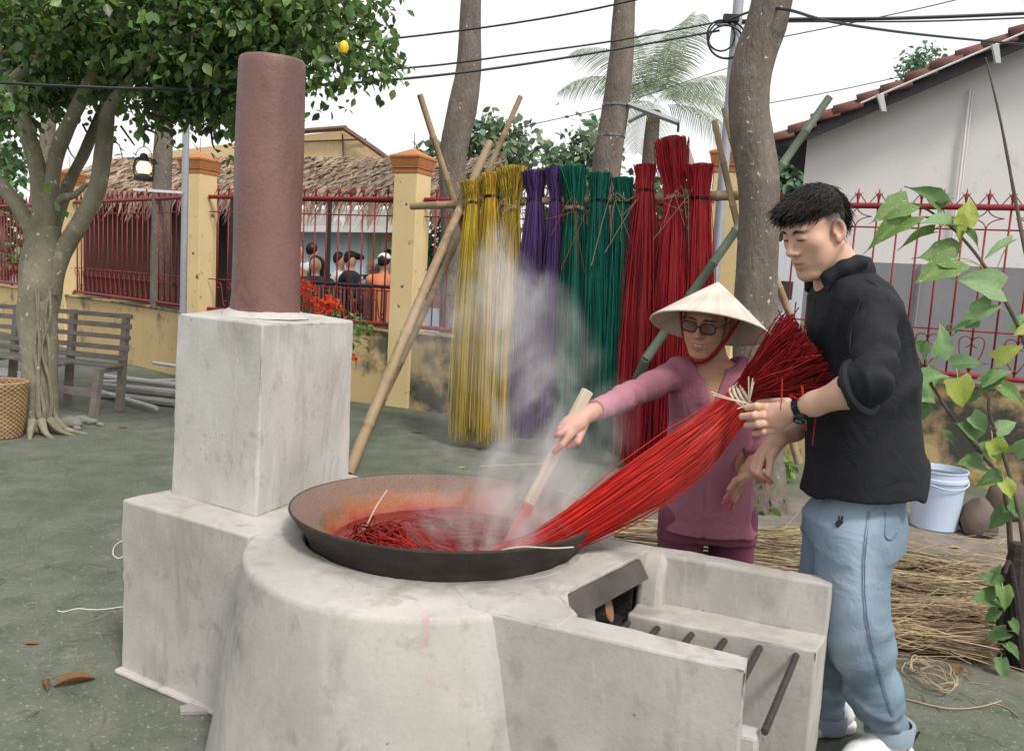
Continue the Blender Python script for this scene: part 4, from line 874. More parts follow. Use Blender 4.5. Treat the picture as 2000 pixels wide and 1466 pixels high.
# ================================================================ reed bundles
def reed_mat(nm, c, rough=.45): return pm(nm, c, tuple(x * .72 for x in c), scale=4, rough=rough, bump=0, vc=True, spec=.25)
M_RY, M_RP, M_RG, M_RR = reed_mat('yellow_dyed_reed', (.52, .37, .045)), reed_mat('purple_dyed_reed', (.085, .045, .16)), reed_mat('green_dyed_reed', (.009, .15, .105)), reed_mat('red_dyed_reed', (.46, .028, .038))
M_RB = reed_mat('wet_red_reed', (.50, .020, .014), .45)
M_RN = reed_mat('natural_straw', (.46, .355, .225), .6)
def bundle(nm, path, hw, n, r_, mat, parent, seed, flat=.75, M=14, jit=.10, e0=.03, e1=.05, up=V(0, 1, 0), val=(.6, 1.4), hue=.08, stray=.03, drift=.35, ctrl=None):
    g = np.random.default_rng(seed); K = 40; P = bez(path, K); h = np.interp(np.linspace(0, 1, K), np.linspace(0, 1, len(hw)), hw) if ctrl is None else np.interp(np.linspace(0, 1, K), ctrl, hw)
    T = np.gradient(P, axis=0); T /= np.linalg.norm(T, axis=1)[:, None]; sd = np.cross(T, up); sd /= np.linalg.norm(sd, axis=1)[:, None] + 1e-9; nn = np.cross(sd, T)
    rho = np.sqrt(g.uniform(0, 1, n)); th = g.uniform(0, 2 * np.pi, n); u0 = np.abs(g.normal(0, e0, n)); u1 = 1 - np.abs(g.normal(0, e1, n))
    st = g.random(n) < stray; out = []
    dx, dy = g.normal(0, drift, n), g.normal(0, drift, n); ph = g.uniform(0, 6.28, (n, 2)); fr = g.uniform(2, 6, (n, 2))
    for k in range(M):
        u = u0 + (u1 - u0) * k / (M - 1); x = np.clip(u, 0, 1) * (K - 1)
        I = lambda A: np.stack([np.interp(x, np.arange(K), A[:, i]) for i in range(3)], 1)
        hh = np.interp(x, np.arange(K), h)
        a_ = rho * np.cos(th) + dx * (u - .4) * .35 + jit * np.sin(fr[:, 0] * u + ph[:, 0]) * (1 + 3 * st); b_ = rho * np.sin(th) + dy * (u - .4) * .35 + jit * np.sin(fr[:, 1] * u + ph[:, 1]) * (1 + 2 * st)
        out.append(I(P) + I(sd) * (a_ * hh)[:, None] + I(nn) * (b_ * hh * flat)[:, None])
    out = np.stack(out, 1); v = g.uniform(val[0], val[1], n); c = np.stack([v * g.uniform(1 - hue, 1 + hue, n), v * g.uniform(1 - hue * 2, 1 + hue * 2, n), v * g.uniform(1 - hue * 2, 1 + hue * 2, n)], 1)
    o = strands(nm, out, g.uniform(.75, 1.2, n) * r_, mat, parent, c, taper=None); o['kind'] = 'stuff'
    return o
def core(path, hw, mat, parent, s_=.72, flat=.7, ctrl=None):
    K = 24; P = bez(path, K); h = np.interp(np.linspace(0, 1, K), np.linspace(0, 1, len(hw)) if ctrl is None else ctrl, hw) * s_; b = MB(); b.tube(P, h, 12, flat=flat); return mk('shaded_core', b.v, b.f, mat, parent, True, np.full((len(b.v), 3), .6))  # solid core; shade between the reeds is put into its darker colour
HB = [  # top, tie, bottom (px,py,width)
 ('yellow', M_RY, (921, 352, 40), (924, 396, 22), (903, 862, 52), 'yellow dyed reed bundle hanging at the rack end beside the bamboo cross'),
 ('yellow', M_RY, (962, 336, 40), (960, 384, 30), (945, 866, 60), 'yellow dyed reed bundle hanging between two other yellow bundles'),
 ('yellow', M_RY, (1000, 324, 54), (1000, 405, 28), (984, 862, 56), 'yellow dyed reed bundle hanging next to the purple ones'),
 ('purple', M_RP, (1043, 332, 46), (1045, 390, 26), (1027, 852, 66), 'wide purple dyed reed bundle hanging next to the yellow ones'),
 ('purple', M_RP, (1080, 325, 30), (1086, 391, 20), (1068, 856, 52), 'narrow purple dyed reed bundle hanging next to the green ones'),
 ('green', M_RG, (1119, 322, 54), (1123, 406, 36), (1116, 872, 70), 'tall green dyed reed bundle with pale tie hanging beside purple'),
 ('green', M_RG, (1172, 336, 44), (1171, 392, 32), (1164, 882, 62), 'green dyed reed bundle hanging between two other green bundles'),
 ('green', M_RG, (1217, 346, 40), (1217, 395, 34), (1206, 886, 60), 'short topped green dyed reed bundle hanging beside the red ones'),
 ('red', M_RR, (1261, 320, 36), (1260, 372, 30), (1238, 902, 86), 'red dyed reed bundle hanging beside the green ones'),
 ('red', M_RR, (1310, 268, 66), (1318, 384, 32), (1300, 892, 78), 'tallest red dyed reed bundle hanging in the middle with tousled top'),
 ('red', M_RR, (1366, 320, 52), (1367, 387, 34), (1366, 868, 60), 'red dyed reed bundle hanging at the rack end beside the steel pole')]
for i, (nm, mt, tp, ti, bt, lab) in enumerate(HB):
    Y = yb(ti[0]) - .07; t0, t1, t2 = at_y(tp[0], tp[1], Y), at_y(ti[0], ti[1], Y), at_y(bt[0], bt[1], Y); k_ = Y / FPX / 2
    t = thing('reed_bundle', tuple(t1), lab, 'reed bundle', 'dyed reed bundles hanging on the rack')
    path = [t0, t0 * .5 + t1 * .5, t1, t1 * .8 + t2 * .2, t1 * .5 + t2 * .5, t2]
    Lt = np.linalg.norm(t0 - t1); Lb = np.linalg.norm(t2 - t1)
    hw = [tp[2] * k_, tp[2] * k_ * .82, ti[2] * k_, (ti[2] * .55 + bt[2] * .45) * k_, bt[2] * k_ * .92, bt[2] * k_ * 1.02]
    bundle('reeds', path, hw, 560, .0032, mt, t, 100 + i, flat=.8, M=18, e0=.03, e1=.045, stray=.10, jit=.10, drift=.4, val=(.42, 1.55), hue=.14)
    core(path, hw, mt, t, .78, .62, None)
    b = MB()
    for q in range(3): b.tube([t1 + V(math.cos(a) * ti[2] * k_ * 1.06, math.sin(a) * ti[2] * k_ * .88, .008 * (q - 1) + .004 * math.sin(3 * a)) for a in np.linspace(0, 6.4, 20)], .0035, 5)
    o = b.build('tie', M_TWINE if i in (2, 5, 9) else mt, t, smooth=True); o['kind'] = 'stuff'
    if i in (2, 5, 9, 7):
        tl_ = []
        g = np.random.default_rng(i)
        for q in range(6): p = t1 + V(g.uniform(-.05, .05), -.07, 0); tl_.append(bez([p, p + V(g.uniform(-.12, .1), -.03, g.uniform(-.05, .06)), p + V(g.uniform(-.2, .1), -.03, g.uniform(-.5, -.1))], 8))
        strands('tie_ends', np.array(tl_), .0022, M_RTWINE if i == 5 else M_TWINE, t)['kind'] = 'stuff'
# pale cone hat hung behind the tallest red bundle
hh = thing('hanging_hat', tuple(at_y(1335, 290, 6.5)), 'pale straw cone hat hung behind the tallest red bundle', 'hat')
M_STRAWH = pm('palm_leaf_hat', (.64, .55, .44), (.55, .46, .36), scale=30, rough=.8, bump=.4, bscale=60, stretch=(3, 3, 1))
b = MB(); b.lathe([(.001, .11), (.07, .03), (.11, -.07), (.115, -.13), (.105, -.13), (.06, .0)], 26, at_y(1330, 300, 6.45)); b.build('hat_cone', M_STRAWH, hh, smooth=True)

# --- the wet red bundle held over the pan
hb = thing('wet_reed_bundle', tuple(at_y(1452, 775, 2.42)), 'large wet red reed bundle held slanting into the steaming pan', 'reed bundle')
pth = [at_y(1455, 775, 2.43), at_y(1405, 826, 2.42), at_y(1340, 884, 2.38), at_y(1235, 958, 2.34), at_y(1130, 1026, 2.34), at_y(1050, 1066, 2.37), at_y(965, 1088, 2.42)]
k_ = 2.4 / FPX; hwb = [25 * k_, 36 * k_, 46 * k_, 45 * k_, 34 * k_, 26 * k_, 22 * k_]
bundle('reeds', pth, hwb, 2600, .0018, M_RB, hb, 201, flat=.6, M=24, e0=.006, e1=.05, stray=.05, jit=.10, drift=.3, val=(.45, 1.5))
fan = [at_y(1449, 781, 2.43), at_y(1470, 763, 2.42), at_y(1500, 742, 2.40), at_y(1545, 714, 2.38), at_y(1597, 681, 2.36)]
hwf = [25 * k_, 32 * k_, 50 * k_, 72 * k_, 92 * k_]
M_RD = reed_mat('shaded_red_reed', (.30, .014, .016), .45)  # self-shadow of the fan put into a darker red
bundle('reed_tops', fan, hwf, 1700, .0019, M_RD, hb, 202, flat=.75, M=9, e0=.0, e1=.10, stray=.22, jit=.07, drift=.45, val=(.4, 1.6))
core(fan, [q * .8 for q in hwf], M_RD, hb, .5, .5)
g = np.random.default_rng(5); ext = []      # loose reeds sticking out of the top
for (a_, c_, d_) in (((1500, 690), (1560, 600), 2.35), ((1560, 690), (1605, 650), 2.33), ((1580, 700), (1690, 650), 2.28), ((1590, 700), (1720, 750), 2.25), ((1560, 760), (1640, 745), 2.28), ((1555, 765), (1628, 757), 2.28), ((1540, 768), (1600, 768), 2.28), ((1530, 640), (1520, 605), 2.36), ((1600, 690), (1650, 620), 2.30), ((1545, 770), (1575, 790), 2.27), ((1560, 650), (1555, 590), 2.36)):
    p, q = at_y(*a_, d_ + .05), at_y(*c_, d_); ext.append(bez([p, (p + q) / 2 + g.normal(0, .006, 3), q], 6))
for (a_, m_, c_) in (((1568, 755), (1571, 800), (1575, 840)), ((1594, 760), (1594, 800), (1587, 870)), ((1528, 740), (1527, 770), (1525, 800)), ((1565, 752), (1566, 780), (1540, 772))):
    ext.append(bez([at_y(*a_, 2.26), at_y(*m_, 2.22), at_y(*c_, 2.2)], 6))
strands('loose_reeds', np.array(ext), .0022, M_RB, hb, np.tile([[.75, .75, .75]], (len(ext), 1)))['kind'] = 'stuff'
M_PALETIE = pm('pale_straw_tie', (.62, .53, .42), (.50, .42, .33), scale=25, rough=.8, bump=.2)
tc_ = at_y(1453, 776, 2.43); ax = nrm(fan[2] - tc_); s1 = nrm(np.cross(ax, V(0, 1, 0))); s2 = np.cross(s1, ax); b = MB()
for q in range(4): b.tube([tc_ + ax * (.010 * (q - 1.5)) + (s1 * math.cos(a) + s2 * math.sin(a) * .78) * 29 * k_ + ax * .004 * math.sin(2 * a + q) for a in np.linspace(0, 6.35, 26)], .0058, 6)
o = b.build('tie', M_PALETIE, hb, smooth=True); o['kind'] = 'stuff'
te = []
for (m_, c_) in (((1420, 745), (1388, 765)), ((1425, 780), (1392, 771)), ((1470, 740), (1462, 735)), ((1485, 770), (1470, 738)), ((1475, 775), (1472, 745)), ((1455, 800), (1440, 798))):
    te.append(bez([at_y(1462, 788, 2.34), at_y((1462 + c_[0]) / 2, (788 + c_[1]) / 2 + 1, 2.33), at_y(*c_, 2.33)], 5))
strands('tie_ends', np.array(te), .0022, M_PALETIE, hb)['kind'] = 'stuff'
# --- reeds soaking in the pan, and one pale straw
sk = thing('soaking_reeds', tuple(at_z(720, 1050, .56)), 'clump of dark red reeds soaking in the pan', 'reeds')
g = np.random.default_rng(8); pp = []
for k in range(110):
    a0 = V(-.41 + g.normal(0, .03), 2.42 + g.normal(0, .06), .578 + abs(g.normal(0, .010))); pp.append(bez([a0, a0 + V(.05 + g.normal(0, .02), -.02 + g.normal(0, .03), .035 + g.normal(0, .012)), a0 + V(.12 + g.normal(0, .03), -.10 + g.normal(0, .04), .02 + g.normal(0, .01)), a0 + V(.20 + g.normal(0, .06), -.16 + g.normal(0, .05), -.02)], 8))
for k in range(45):
    a0 = V(-.28 + g.normal(0, .10), 2.50 + g.normal(0, .12), .576 + abs(g.normal(0, .005))); pp.append(bez([a0, a0 + V(.1, g.normal(0, .03), .006), a0 + V(.22 + g.normal(0, .05), g.normal(0, .05), -.004)], 8))
pp = np.array(pp); rr = np.linalg.norm(pp[:, :, :2] - WC, axis=2); kk = np.minimum(1, .335 / rr); pp[:, :, :2] = WC + (pp[:, :, :2] - WC) * kk[..., None]
v = g.uniform(.2, .75, len(pp)); strands('reeds', pp, .0024, M_RB, sk, np.stack([v, v, v], 1))['kind'] = 'stuff'
ps = thing('pale_straw', tuple(at_z(712, 1036, .56)), 'single pale straw sticking up out of the pan', 'straw')
b = MB(); b.tube(bez([at_y(711, 1038, 2.52), at_y(733, 992, 2.53), at_y(756, 957, 2.54)], 8), .0028, 6); b.build('stalk', M_PALETIE, ps, smooth=True)
b = MB(); b.tube(bez([at_y(945, 1084, 2.10), at_y(1010, 1068, 2.06), at_y(1080, 1070, 2.03), at_y(1120, 1068, 2.05)], 16), .002, 5); tag(b.build('bent_straw', M_PALETIE, None, smooth=True), 'thin bent straw lying across the pan rim under the red bundle', 'straw')
# --- wooden paddle
M_PAD = pm('wet_pale_wood', (.56, .47, .36), (.46, .37, .28), scale=8, rough=.6, bump=.15, stretch=(1, 1, .3))
M_PADR = pm('dye_soaked_wood', (.48, .10, .085), (.36, .07, .06), scale=9, rough=.5, bump=.1)
pa, pz = at_y(1148, 762, 2.60), at_y(982, 1082, 2.48)
pad = thing('wooden_paddle', tuple(pz), 'long pale wooden stirring stick dipped in the pan', 'paddle')
dx = nrm(pz - pa); sx = nrm(np.cross(dx, V(0, 1, 0))); sy = np.cross(sx, dx); tw = nrm(sx * .92 + sy * .38); tv = np.cross(dx, tw)
def beam(p, q, w0, w1, h0, h1): 
    c = lambda P, w_, h_: [P + tw * w_ / 2 * i + tv * h_ / 2 * j for i, j in ((-1, -1), (1, -1), (1, 1), (-1, 1))]
    b = MB(); b.hexa(c(p, w0, h0), c(q, w1, h1)); return b
mid = pa + (pz - pa) * .70
beam(pa, mid, .036, .033, .026, .023).build('shaft', M_PAD, pad, bevel=.005)
beam(mid, pz + dx * .05, .033, .030, .023, .020).build('dyed_end', M_PADR, pad, bevel=.005)
# --- natural straw bundles on the ground
SB = [((1160, 1032), (1420, 1052), (1580, 1062), .11, 'pale straw bundle lying behind the woman'), ((1440, 1062), (1520, 1075), (1640, 1082), .10, 'pale straw bundle lying between woman and man'), ((1430, 1095), (1560, 1112), (1700, 1118), .10, 'pale straw bundle lying behind the cement firebox wall'),
      ((1640, 1085), (1790, 1100), (1915, 1128), .085, 'straw bundle lying uppermost towards the bucket'), ((1680, 1130), (1800, 1145), (1985, 1160), .085, 'loosely spread straw bundle lying under the leafy plant'), ((1700, 1180), (1800, 1190), (1950, 1196), .075, 'straw bundle lying second from the twine coil'), ((1730, 1236), (1800, 1244), (1935, 1262), .085, 'straw bundle with cut brown ends lying next to the twine coil')]
M_RNB = reed_mat('brown_straw', (.44, .325, .205), .65)
for i, (a_, m_, c_, h_, lab) in enumerate(SB):
    P = [at_z(a_[0], a_[1], h_ * .6), at_z(m_[0], m_[1], h_ * .62), at_z(c_[0], c_[1], h_ * .55)]; t = thing('straw_bundle', (P[1][0], P[1][1], 0), lab, 'straw bundle', 'natural straw bundles on the ground')
    bundle('straw', P, [h_ * .9, h_ * 1.15, h_ * 1.1, h_ * 1.35], 800, .0024, M_RN if i < 5 else M_RNB, t, 300 + i, flat=.5, M=9, e0=.09, e1=.12, up=V(0, .3, 1), jit=.14, stray=.22, val=(.4, 1.4), drift=1.1)
    core([P[0] * .85 + P[1] * .15, P[1], P[2] * .8 + P[1] * .2], [h_ * .5, h_, h_ * .9, h_ * .5], M_RNB, t, .6, .4)
# ================================================================ people: signed-distance bodies turned into one continuous mesh
class Field:
    def __init__(s, lo, hi, h):
        s.lo = np.array(lo, float); s.h = h; s.n = np.ceil((np.array(hi) - s.lo) / h).astype(int) + 1
        s.D = np.full(s.n, 1.0, np.float32)
    def sub(s, lo, hi):
        a = np.clip(np.floor((np.asarray(lo) - s.lo) / s.h).astype(int), 0, s.n); b = np.clip(np.ceil((np.asarray(hi) - s.lo) / s.h).astype(int) + 1, 0, s.n)
        if np.any(b <= a): return None, None
        ax = [s.lo[i] + s.h * np.arange(a[i], b[i]) for i in range(3)]
        return tuple(slice(a[i], b[i]) for i in range(3)), np.stack(np.meshgrid(*ax, indexing='ij'), -1).astype(np.float32)
    def op(s, fn, lo, hi, k=.01, mode='u'):
        m = k + 3 * s.h; sl, P = s.sub(np.asarray(lo) - m, np.asarray(hi) + m)
        if sl is None: return s
        d = fn(P); A = s.D[sl]
        if mode == 'u':
            hh = np.maximum(k - np.abs(A - d), 0) / max(k, 1e-6); s.D[sl] = np.minimum(A, d) - hh * hh * k * .25
        elif mode == 's':
            d = -d; hh = np.maximum(k - np.abs(A - d), 0) / max(k, 1e-6); s.D[sl] = np.maximum(A, d) + hh * hh * k * .25
        else:
            hh = np.maximum(k - np.abs(A - d), 0) / max(k, 1e-6); s.D[sl] = np.maximum(A, d) + hh * hh * k * .25
        return s
    def cone(s, a, b, ra, rb, k=.01, mode='u'):
        a = np.asarray(a, np.float32); b = np.asarray(b, np.float32); ab_ = b - a; L2 = float(ab_ @ ab_) + 1e-9; r = max(ra, rb)
        def fn(P):
            q = P - a; t = np.clip((q @ ab_) / L2, 0, 1); return np.linalg.norm(q - t[..., None] * ab_, axis=-1) - (ra + (rb - ra) * t)
        return s.op(fn, np.minimum(a, b) - r, np.maximum(a, b) + r, k, mode)
    def chain(s, pts, rad, k=.01, mode='u'):
        for i in range(len(pts) - 1): s.cone(pts[i], pts[i + 1], rad[i], rad[i + 1], k, mode)
        return s
    def ell(s, c, r, Rm=None, k=.01, mode='u'):
        c = np.asarray(c, np.float32); r = np.asarray(r, np.float32); Rm = None if Rm is None else np.asarray(Rm, np.float32)
        def fn(P):
            q = P - c
            if Rm is not None: q = q @ Rm
            k0 = np.linalg.norm(q / r, axis=-1); k1 = np.linalg.norm(q / (r * r), axis=-1) + 1e-9; return k0 * (k0 - 1) / k1
        m = float(max(r)); return s.op(fn, c - m, c + m, k, mode)
    def plane(s, p, n, k=.003, lo=None, hi=None):     # keep the side the normal points away from
        p = np.asarray(p, np.float32); n = nrm(n).astype(np.float32)
        lo = s.lo if lo is None else lo; hi = s.lo + s.h * s.n if hi is None else hi
        return s.op(lambda P: (P - p) @ n, lo, hi, k, 'i')
    def loft(s, secs, k=.01, mode='u', pw=2.3):
        """secs: (cx, cy, z, rx, ry) from top to bottom, superellipse sections"""
        S_ = np.array(sorted(secs, key=lambda q: q[2]), np.float32); z = S_[:, 2]; R_ = S_[:, 3:].max()
        def fn(P):
            zz = P[..., 2]; f = lambda i: np.interp(zz, z, S_[:, i])
            x = np.abs(P[..., 0] - f(0)); y = np.abs(P[..., 1] - f(1)); rx, ry = f(3), f(4)
            q = ((x / rx) ** pw + (y / ry) ** pw) ** (1 / pw); d = (q - 1) * np.minimum(rx, ry)
            dz = np.maximum(zz - z[-1], z[0] - zz); return np.maximum(d, dz).astype(np.float32)
        lo = (S_[:, :3] - R_).min(0); hi = (S_[:, :3] + R_).max(0); return s.op(fn, lo, hi, k, mode)
    def disp(s, fn, band=.03):
        I = np.argwhere(np.abs(s.D) < band); P = s.lo + s.h * I; s.D[I[:, 0], I[:, 1], I[:, 2]] -= fn(P).astype(np.float32); return s
    def mesh(s):
        D = s.D; ins = D < 0
        c = [ins[i:ins.shape[0] - 1 + i, j:ins.shape[1] - 1 + j, k:ins.shape[2] - 1 + k] for i in (0, 1) for j in (0, 1) for k in (0, 1)]
        anyi = c[0].copy(); alli = c[0].copy()
        for q in c[1:]: anyi |= q; alli &= q
        act = anyi & ~alli; I = np.argwhere(act); idx = np.full(act.shape, -1, np.int32); idx[act] = np.arange(len(I))
        off = np.array([(i, j, k) for i in (0, 1) for j in (0, 1) for k in (0, 1)])
        vals = np.stack([D[I[:, 0] + o[0], I[:, 1] + o[1], I[:, 2] + o[2]] for o in off], 1)
        acc = np.zeros((len(I), 3)); cnt = np.zeros(len(I))
        for e0 in range(8):
            for e1 in range(e0 + 1, 8):
                if np.abs(off[e0] - off[e1]).sum() != 1: continue
                a, b = vals[:, e0], vals[:, e1]; cr = (a < 0) != (b < 0); t = np.where(cr, a / np.where(cr, a - b, 1), 0)
                p = off[e0][None] + t[:, None] * (off[e1] - off[e0])[None]; acc += np.where(cr[:, None], p, 0); cnt += cr
        Vt = s.lo + s.h * (I + acc / cnt[:, None]); F = []
        for ax in range(3):
            u, w_ = (ax + 1) % 3, (ax + 2) % 3
            a = ins; sh = [slice(None)] * 3; sh2 = [slice(None)] * 3; sh[ax] = slice(0, -1); sh2[ax] = slice(1, None)
            cr = a[tuple(sh)] != a[tuple(sh2)]; J = np.argwhere(cr); flip = a[tuple(sh)][cr]
            ok = (J[:, u] > 0) & (J[:, w_] > 0) & (J[:, u] < act.shape[u]) & (J[:, w_] < act.shape[w_]); J = J[ok]; flip = flip[ok]
            def g(du, dw): K = J.copy(); K[:, u] -= du; K[:, w_] -= dw; return idx[K[:, 0], K[:, 1], K[:, 2]]
            q = np.stack([g(0, 0), g(1, 0), g(1, 1), g(0, 1)], 1); q[~flip] = q[~flip][:, ::-1]; F.append(q)
        F = np.vstack(F); F = F[(F >= 0).all(1)]
        return Vt, F
def build_field(f, nm, mat, parent, colf=None):
    Vt, F = f.mesh(); return mk(nm, Vt, F, mat, parent, True, None if colf is None else colf(Vt))

def on_field(F_, px, py):   # first hit of the line of sight with a garment
    dr = ray(px, py); dr = dr / np.linalg.norm(dr); T = np.arange(1.7, 3.2, .002); P = CPOS + dr[None] * T[:, None]; I = np.round((P - F_.lo) / F_.h).astype(int)
    I = np.floor((P - F_.lo) / F_.h).astype(int); ok = ((I >= 0) & (I < F_.n - 1)).all(1); d = np.full(len(T), 1.0); J = I[ok]; w_ = (P[ok] - F_.lo) / F_.h - J; acc = 0
    for i in (0, 1):
        for j in (0, 1):
            for k in (0, 1): acc = acc + F_.D[J[:, 0] + i, J[:, 1] + j, J[:, 2] + k] * (w_[:, 0] if i else 1 - w_[:, 0]) * (w_[:, 1] if j else 1 - w_[:, 1]) * (w_[:, 2] if k else 1 - w_[:, 2])
    d[ok] = acc; h = np.argmax(d < 0); return P[h] if d[h] < 0 else CPOS + dr * 2.25
class Frame:
    """local frame: x to the subject's right, y forward, z up"""
    def __init__(s, org, fwd, up, sc=1.0):
        y = nrm(fwd); x = nrm(np.cross(y, up)); z = np.cross(x, y); s.o = np.asarray(org, float); s.R = np.stack([x, y, z], 1); s.s = sc
    def p(s, *a): return s.o + s.s * (s.R @ np.array(a, float))
    def inv(s, P): return ((P - s.o) @ s.R) / s.s
def head(f, H, female=False):
    s = H.s; P = H.p
    def E(c, r, k, mode='u', rot=None): f.ell(P(*c), np.array(r) * s, H.R if rot is None else H.R @ rot, k * s, mode)
    def C(a, b, ra, rb, k, mode='u'): f.cone(P(*a), P(*b), ra * s, rb * s, k * s, mode)
    E((0, -.010, .036), (.075, .090, .080), .0)
    E((0, .028, -.035), (.059, .060, .086), .04)
    for q in (-1, 1):
        C((q * .056, -.012, -.042), (q * .026, .060, -.106), .020, .017, .03)
        E((q * .044, .050, -.012), (.026, .026, .023), .025)
    E((0, .073, -.109), (.023, .016, .017), .022)
    for q in (-1, 1): E((q * .036, .036, -.052), (.026, .030, .034), .03)
    C((-.034, .0755, .034), (.034, .0755, .034), .0115, .0115, .02)
    C((0, .084, .022), (0, .104, -.020), .0072, .0095, .012)
    E((0, .106, -.0265), (.0125, .0125, .0105), .009)
    for q in (-1, 1):
        E((q * .0135, .094, -.0305), (.0095, .0115, .0085), .008)
        E((q * .031, .098, .012), (.019, .015, .011), .014, 's')
        E((q * .031, .0770, .0105), (.0160, .0130, .0125), .004)
        E((q * .029, .0885, .0075), (.013, .004, .0012), .002, 's')
    E((0, .072, -.068), (.030, .018, .022), .02)
    for q in (-1, 1):
        C((q * .023, .080, -.066), (q * .005, .0925, -.0605), .0045, .0060, .006)
        C((q * .020, .080, -.074), (0, .0905, -.0765), .0050, .0068, .006)
        C((0, .0975, -.0685), (q * .024, .0875, -.0685 + (.004 if female else 0)), .0028 if not female else .0062, .0022, .003, 's')
        rot = rotz(q * R(18)); E((q * .083, -.012, .0), (.010, .021, .034), .005, 'u', rot)
        E((q * .0905, -.005, .004), (.0085, .012, .0215), .003, 's', rot)
        E((q * .082, -.002, -.027), (.007, .008, .010), .006)
        E((q * .083, .006, -.004), (.004, .004, .007), .004)
    C((0, -.020, -.05), (0, -.050, -.17), .054 if not female else .048, .060 if not female else .050, .03)
def finger(f, pts, r0=.0092, r1=.0072):
    n = len(pts); f.chain(pts, np.linspace(r0, r1, n), .004)

def smooth01(x, a, b): t = np.clip((x - a) / (b - a), 0, 1); return t * t * (3 - 2 * t)
def lerp(c0, c1, t): return c0 * (1 - t[:, None]) + np.asarray(c1)[None] * t[:, None]
def face_colour(V_, H, skin, lip, female, stub=False):
    L_ = H.inv(V_); c = np.tile(np.asarray(skin, float), (len(V_), 1)); n_ = 1 + .06 * fbm(V_, 60, 3, 3) + .04 * fbm(V_, 14, 4, 2); c *= n_[:, None]
    x, y, z = np.abs(L_[:, 0]), L_[:, 1], L_[:, 2]; near = np.linalg.norm(L_, axis=1) < .2
    warm = near * np.maximum(np.exp(-((x - .04) ** 2 + (z + .02) ** 2) / .0008) * (y > .03), np.exp(-((x) ** 2 + (z + .03) ** 2) / .0002) * (y > .08)) * .12
    warm = np.maximum(warm, near * (x > .074) * .22); c = lerp(c, np.asarray(skin) * V(1.05, .78, .72), warm)
    lipm = near * (y > .07) * np.exp(-(((x) / .021) ** 4 + ((z + .069) / .0105) ** 4)); c = lerp(c, lip, np.clip(lipm * 1.1, 0, .85))
    brow = near * (y > .05) * np.exp(-(((x - .031) / .021) ** 4 + ((z - .0315 + .25 * (x - .031) ** 2 / .02) / .0052) ** 4)); c = lerp(c, (.035, .025, .022), np.clip(brow, 0, .9))
    eye = near * (y > .06) * np.exp(-(((x - .030) / .0135) ** 4 + ((z - .0065) / .0018) ** 4)); c = lerp(c, (.03, .022, .02), np.clip(eye, 0, .6))
    if stub:
        side = near * (z > -.03) * smooth01(z + .25 * (y < -.02) * 0, -.015, .05) * smooth01(-(y - .018), -.010, .012) * (x > .03); back = near * (y < -.045) * smooth01(z, -.075, -.03)
        c = lerp(c, (.045, .035, .033), np.clip(np.maximum(side, back), 0, .9))
        chin = near * (z < -.05) * (y > .0) * .12; c = lerp(c, (.25, .18, .15), chin)
    return c
M_SKIN = pm('skin', (1, 1, 1), (.96, .96, .96), scale=40, rough=.5, bump=.08, bscale=220, bdist=.002, vc=True, sss=.12, spec=.4)
M_HAIR = pm('black_brown_hair', (.020, .014, .013), (.012, .009, .009), scale=30, rough=.5, bump=0, spec=.35, vc=False)

# ---------------------------------------------------------------- the man
man = thing('person', (1.12, 2.42, 0), 'man in dark shirt and light blue jeans holding the wet reed bundle', 'person')
HM = Frame(at_y(1593, 453, 2.345), (-math.cos(R(22)) * math.cos(R(25)), -math.sin(R(22)) * math.cos(R(25)), -math.sin(R(25))), (0, 0, 1), .95)
SM_L, EL_L, WR_L = at_y(1706, 602, 2.23), at_y(1702, 748, 2.08), at_y(1558, 800, 2.24)
SM_R, EL_R, WR_R = at_y(1655, 600, 2.55), at_y(1640, 800, 2.62), at_y(1520, 856, 2.50)
NB = at_y(1652, 566, 2.37)
f = Field((.62, 1.98, .78), (1.32, 2.78, 1.80), .0034)
head(f, HM)
f.cone(HM.p(0, -.035, -.09), NB, .052, .052, .02)
f.cone(SM_L, SM_R, .04, .04, .03); f.cone(NB, at_y(1685, 800, 2.36), .08, .10, .05); f.cone(NB, SM_L, .035, .04, .02); f.cone(NB, SM_R, .035, .04, .02)
def arm(S_, E_, W_, s=1.): f.chain([S_, E_], [.05 * s, .042 * s], .02); m_ = E_ + (W_ - E_) * .3; f.chain([E_, m_, E_ + (W_ - E_) * .75, W_], [.041 * s, .042 * s, .031 * s, .0265 * s], .02)
arm(SM_L, EL_L, WR_L); arm(SM_R, EL_R, WR_R, .95)
# left hand, back of the hand to the camera, fingers closing on the tie
kn = [at_y(1500, 795, 2.315), at_y(1499, 811, 2.305), at_y(1504, 826, 2.305), at_y(1512, 839, 2.315)]
tips = [(at_y(1478, 793, 2.300), at_y(1459, 796, 2.325)), (at_y(1474, 811, 2.290), at_y(1450, 813, 2.33)), (at_y(1480, 828, 2.290), at_y(1459, 830, 2.33)), (at_y(1492, 843, 2.30), at_y(1474, 847, 2.335))]
for q in range(4): f.cone(WR_L + (kn[q] - WR_L) * .12, kn[q], .021, .0125, .014)
f.ell((WR_L + kn[1] + kn[2]) / 3 + V(.006, .012, 0), (.036, .017, .03), None, .015)
for q in range(4): finger(f, [kn[q], tips[q][0], tips[q][1]], (.0122, .0126, .0118, .0105)[q], (.0102, .0106, .0100, .0090)[q])
finger(f, [WR_L + V(-.02, .03, .015), at_y(1505, 785, 2.37), at_y(1480, 782, 2.395)], .014, .0095)
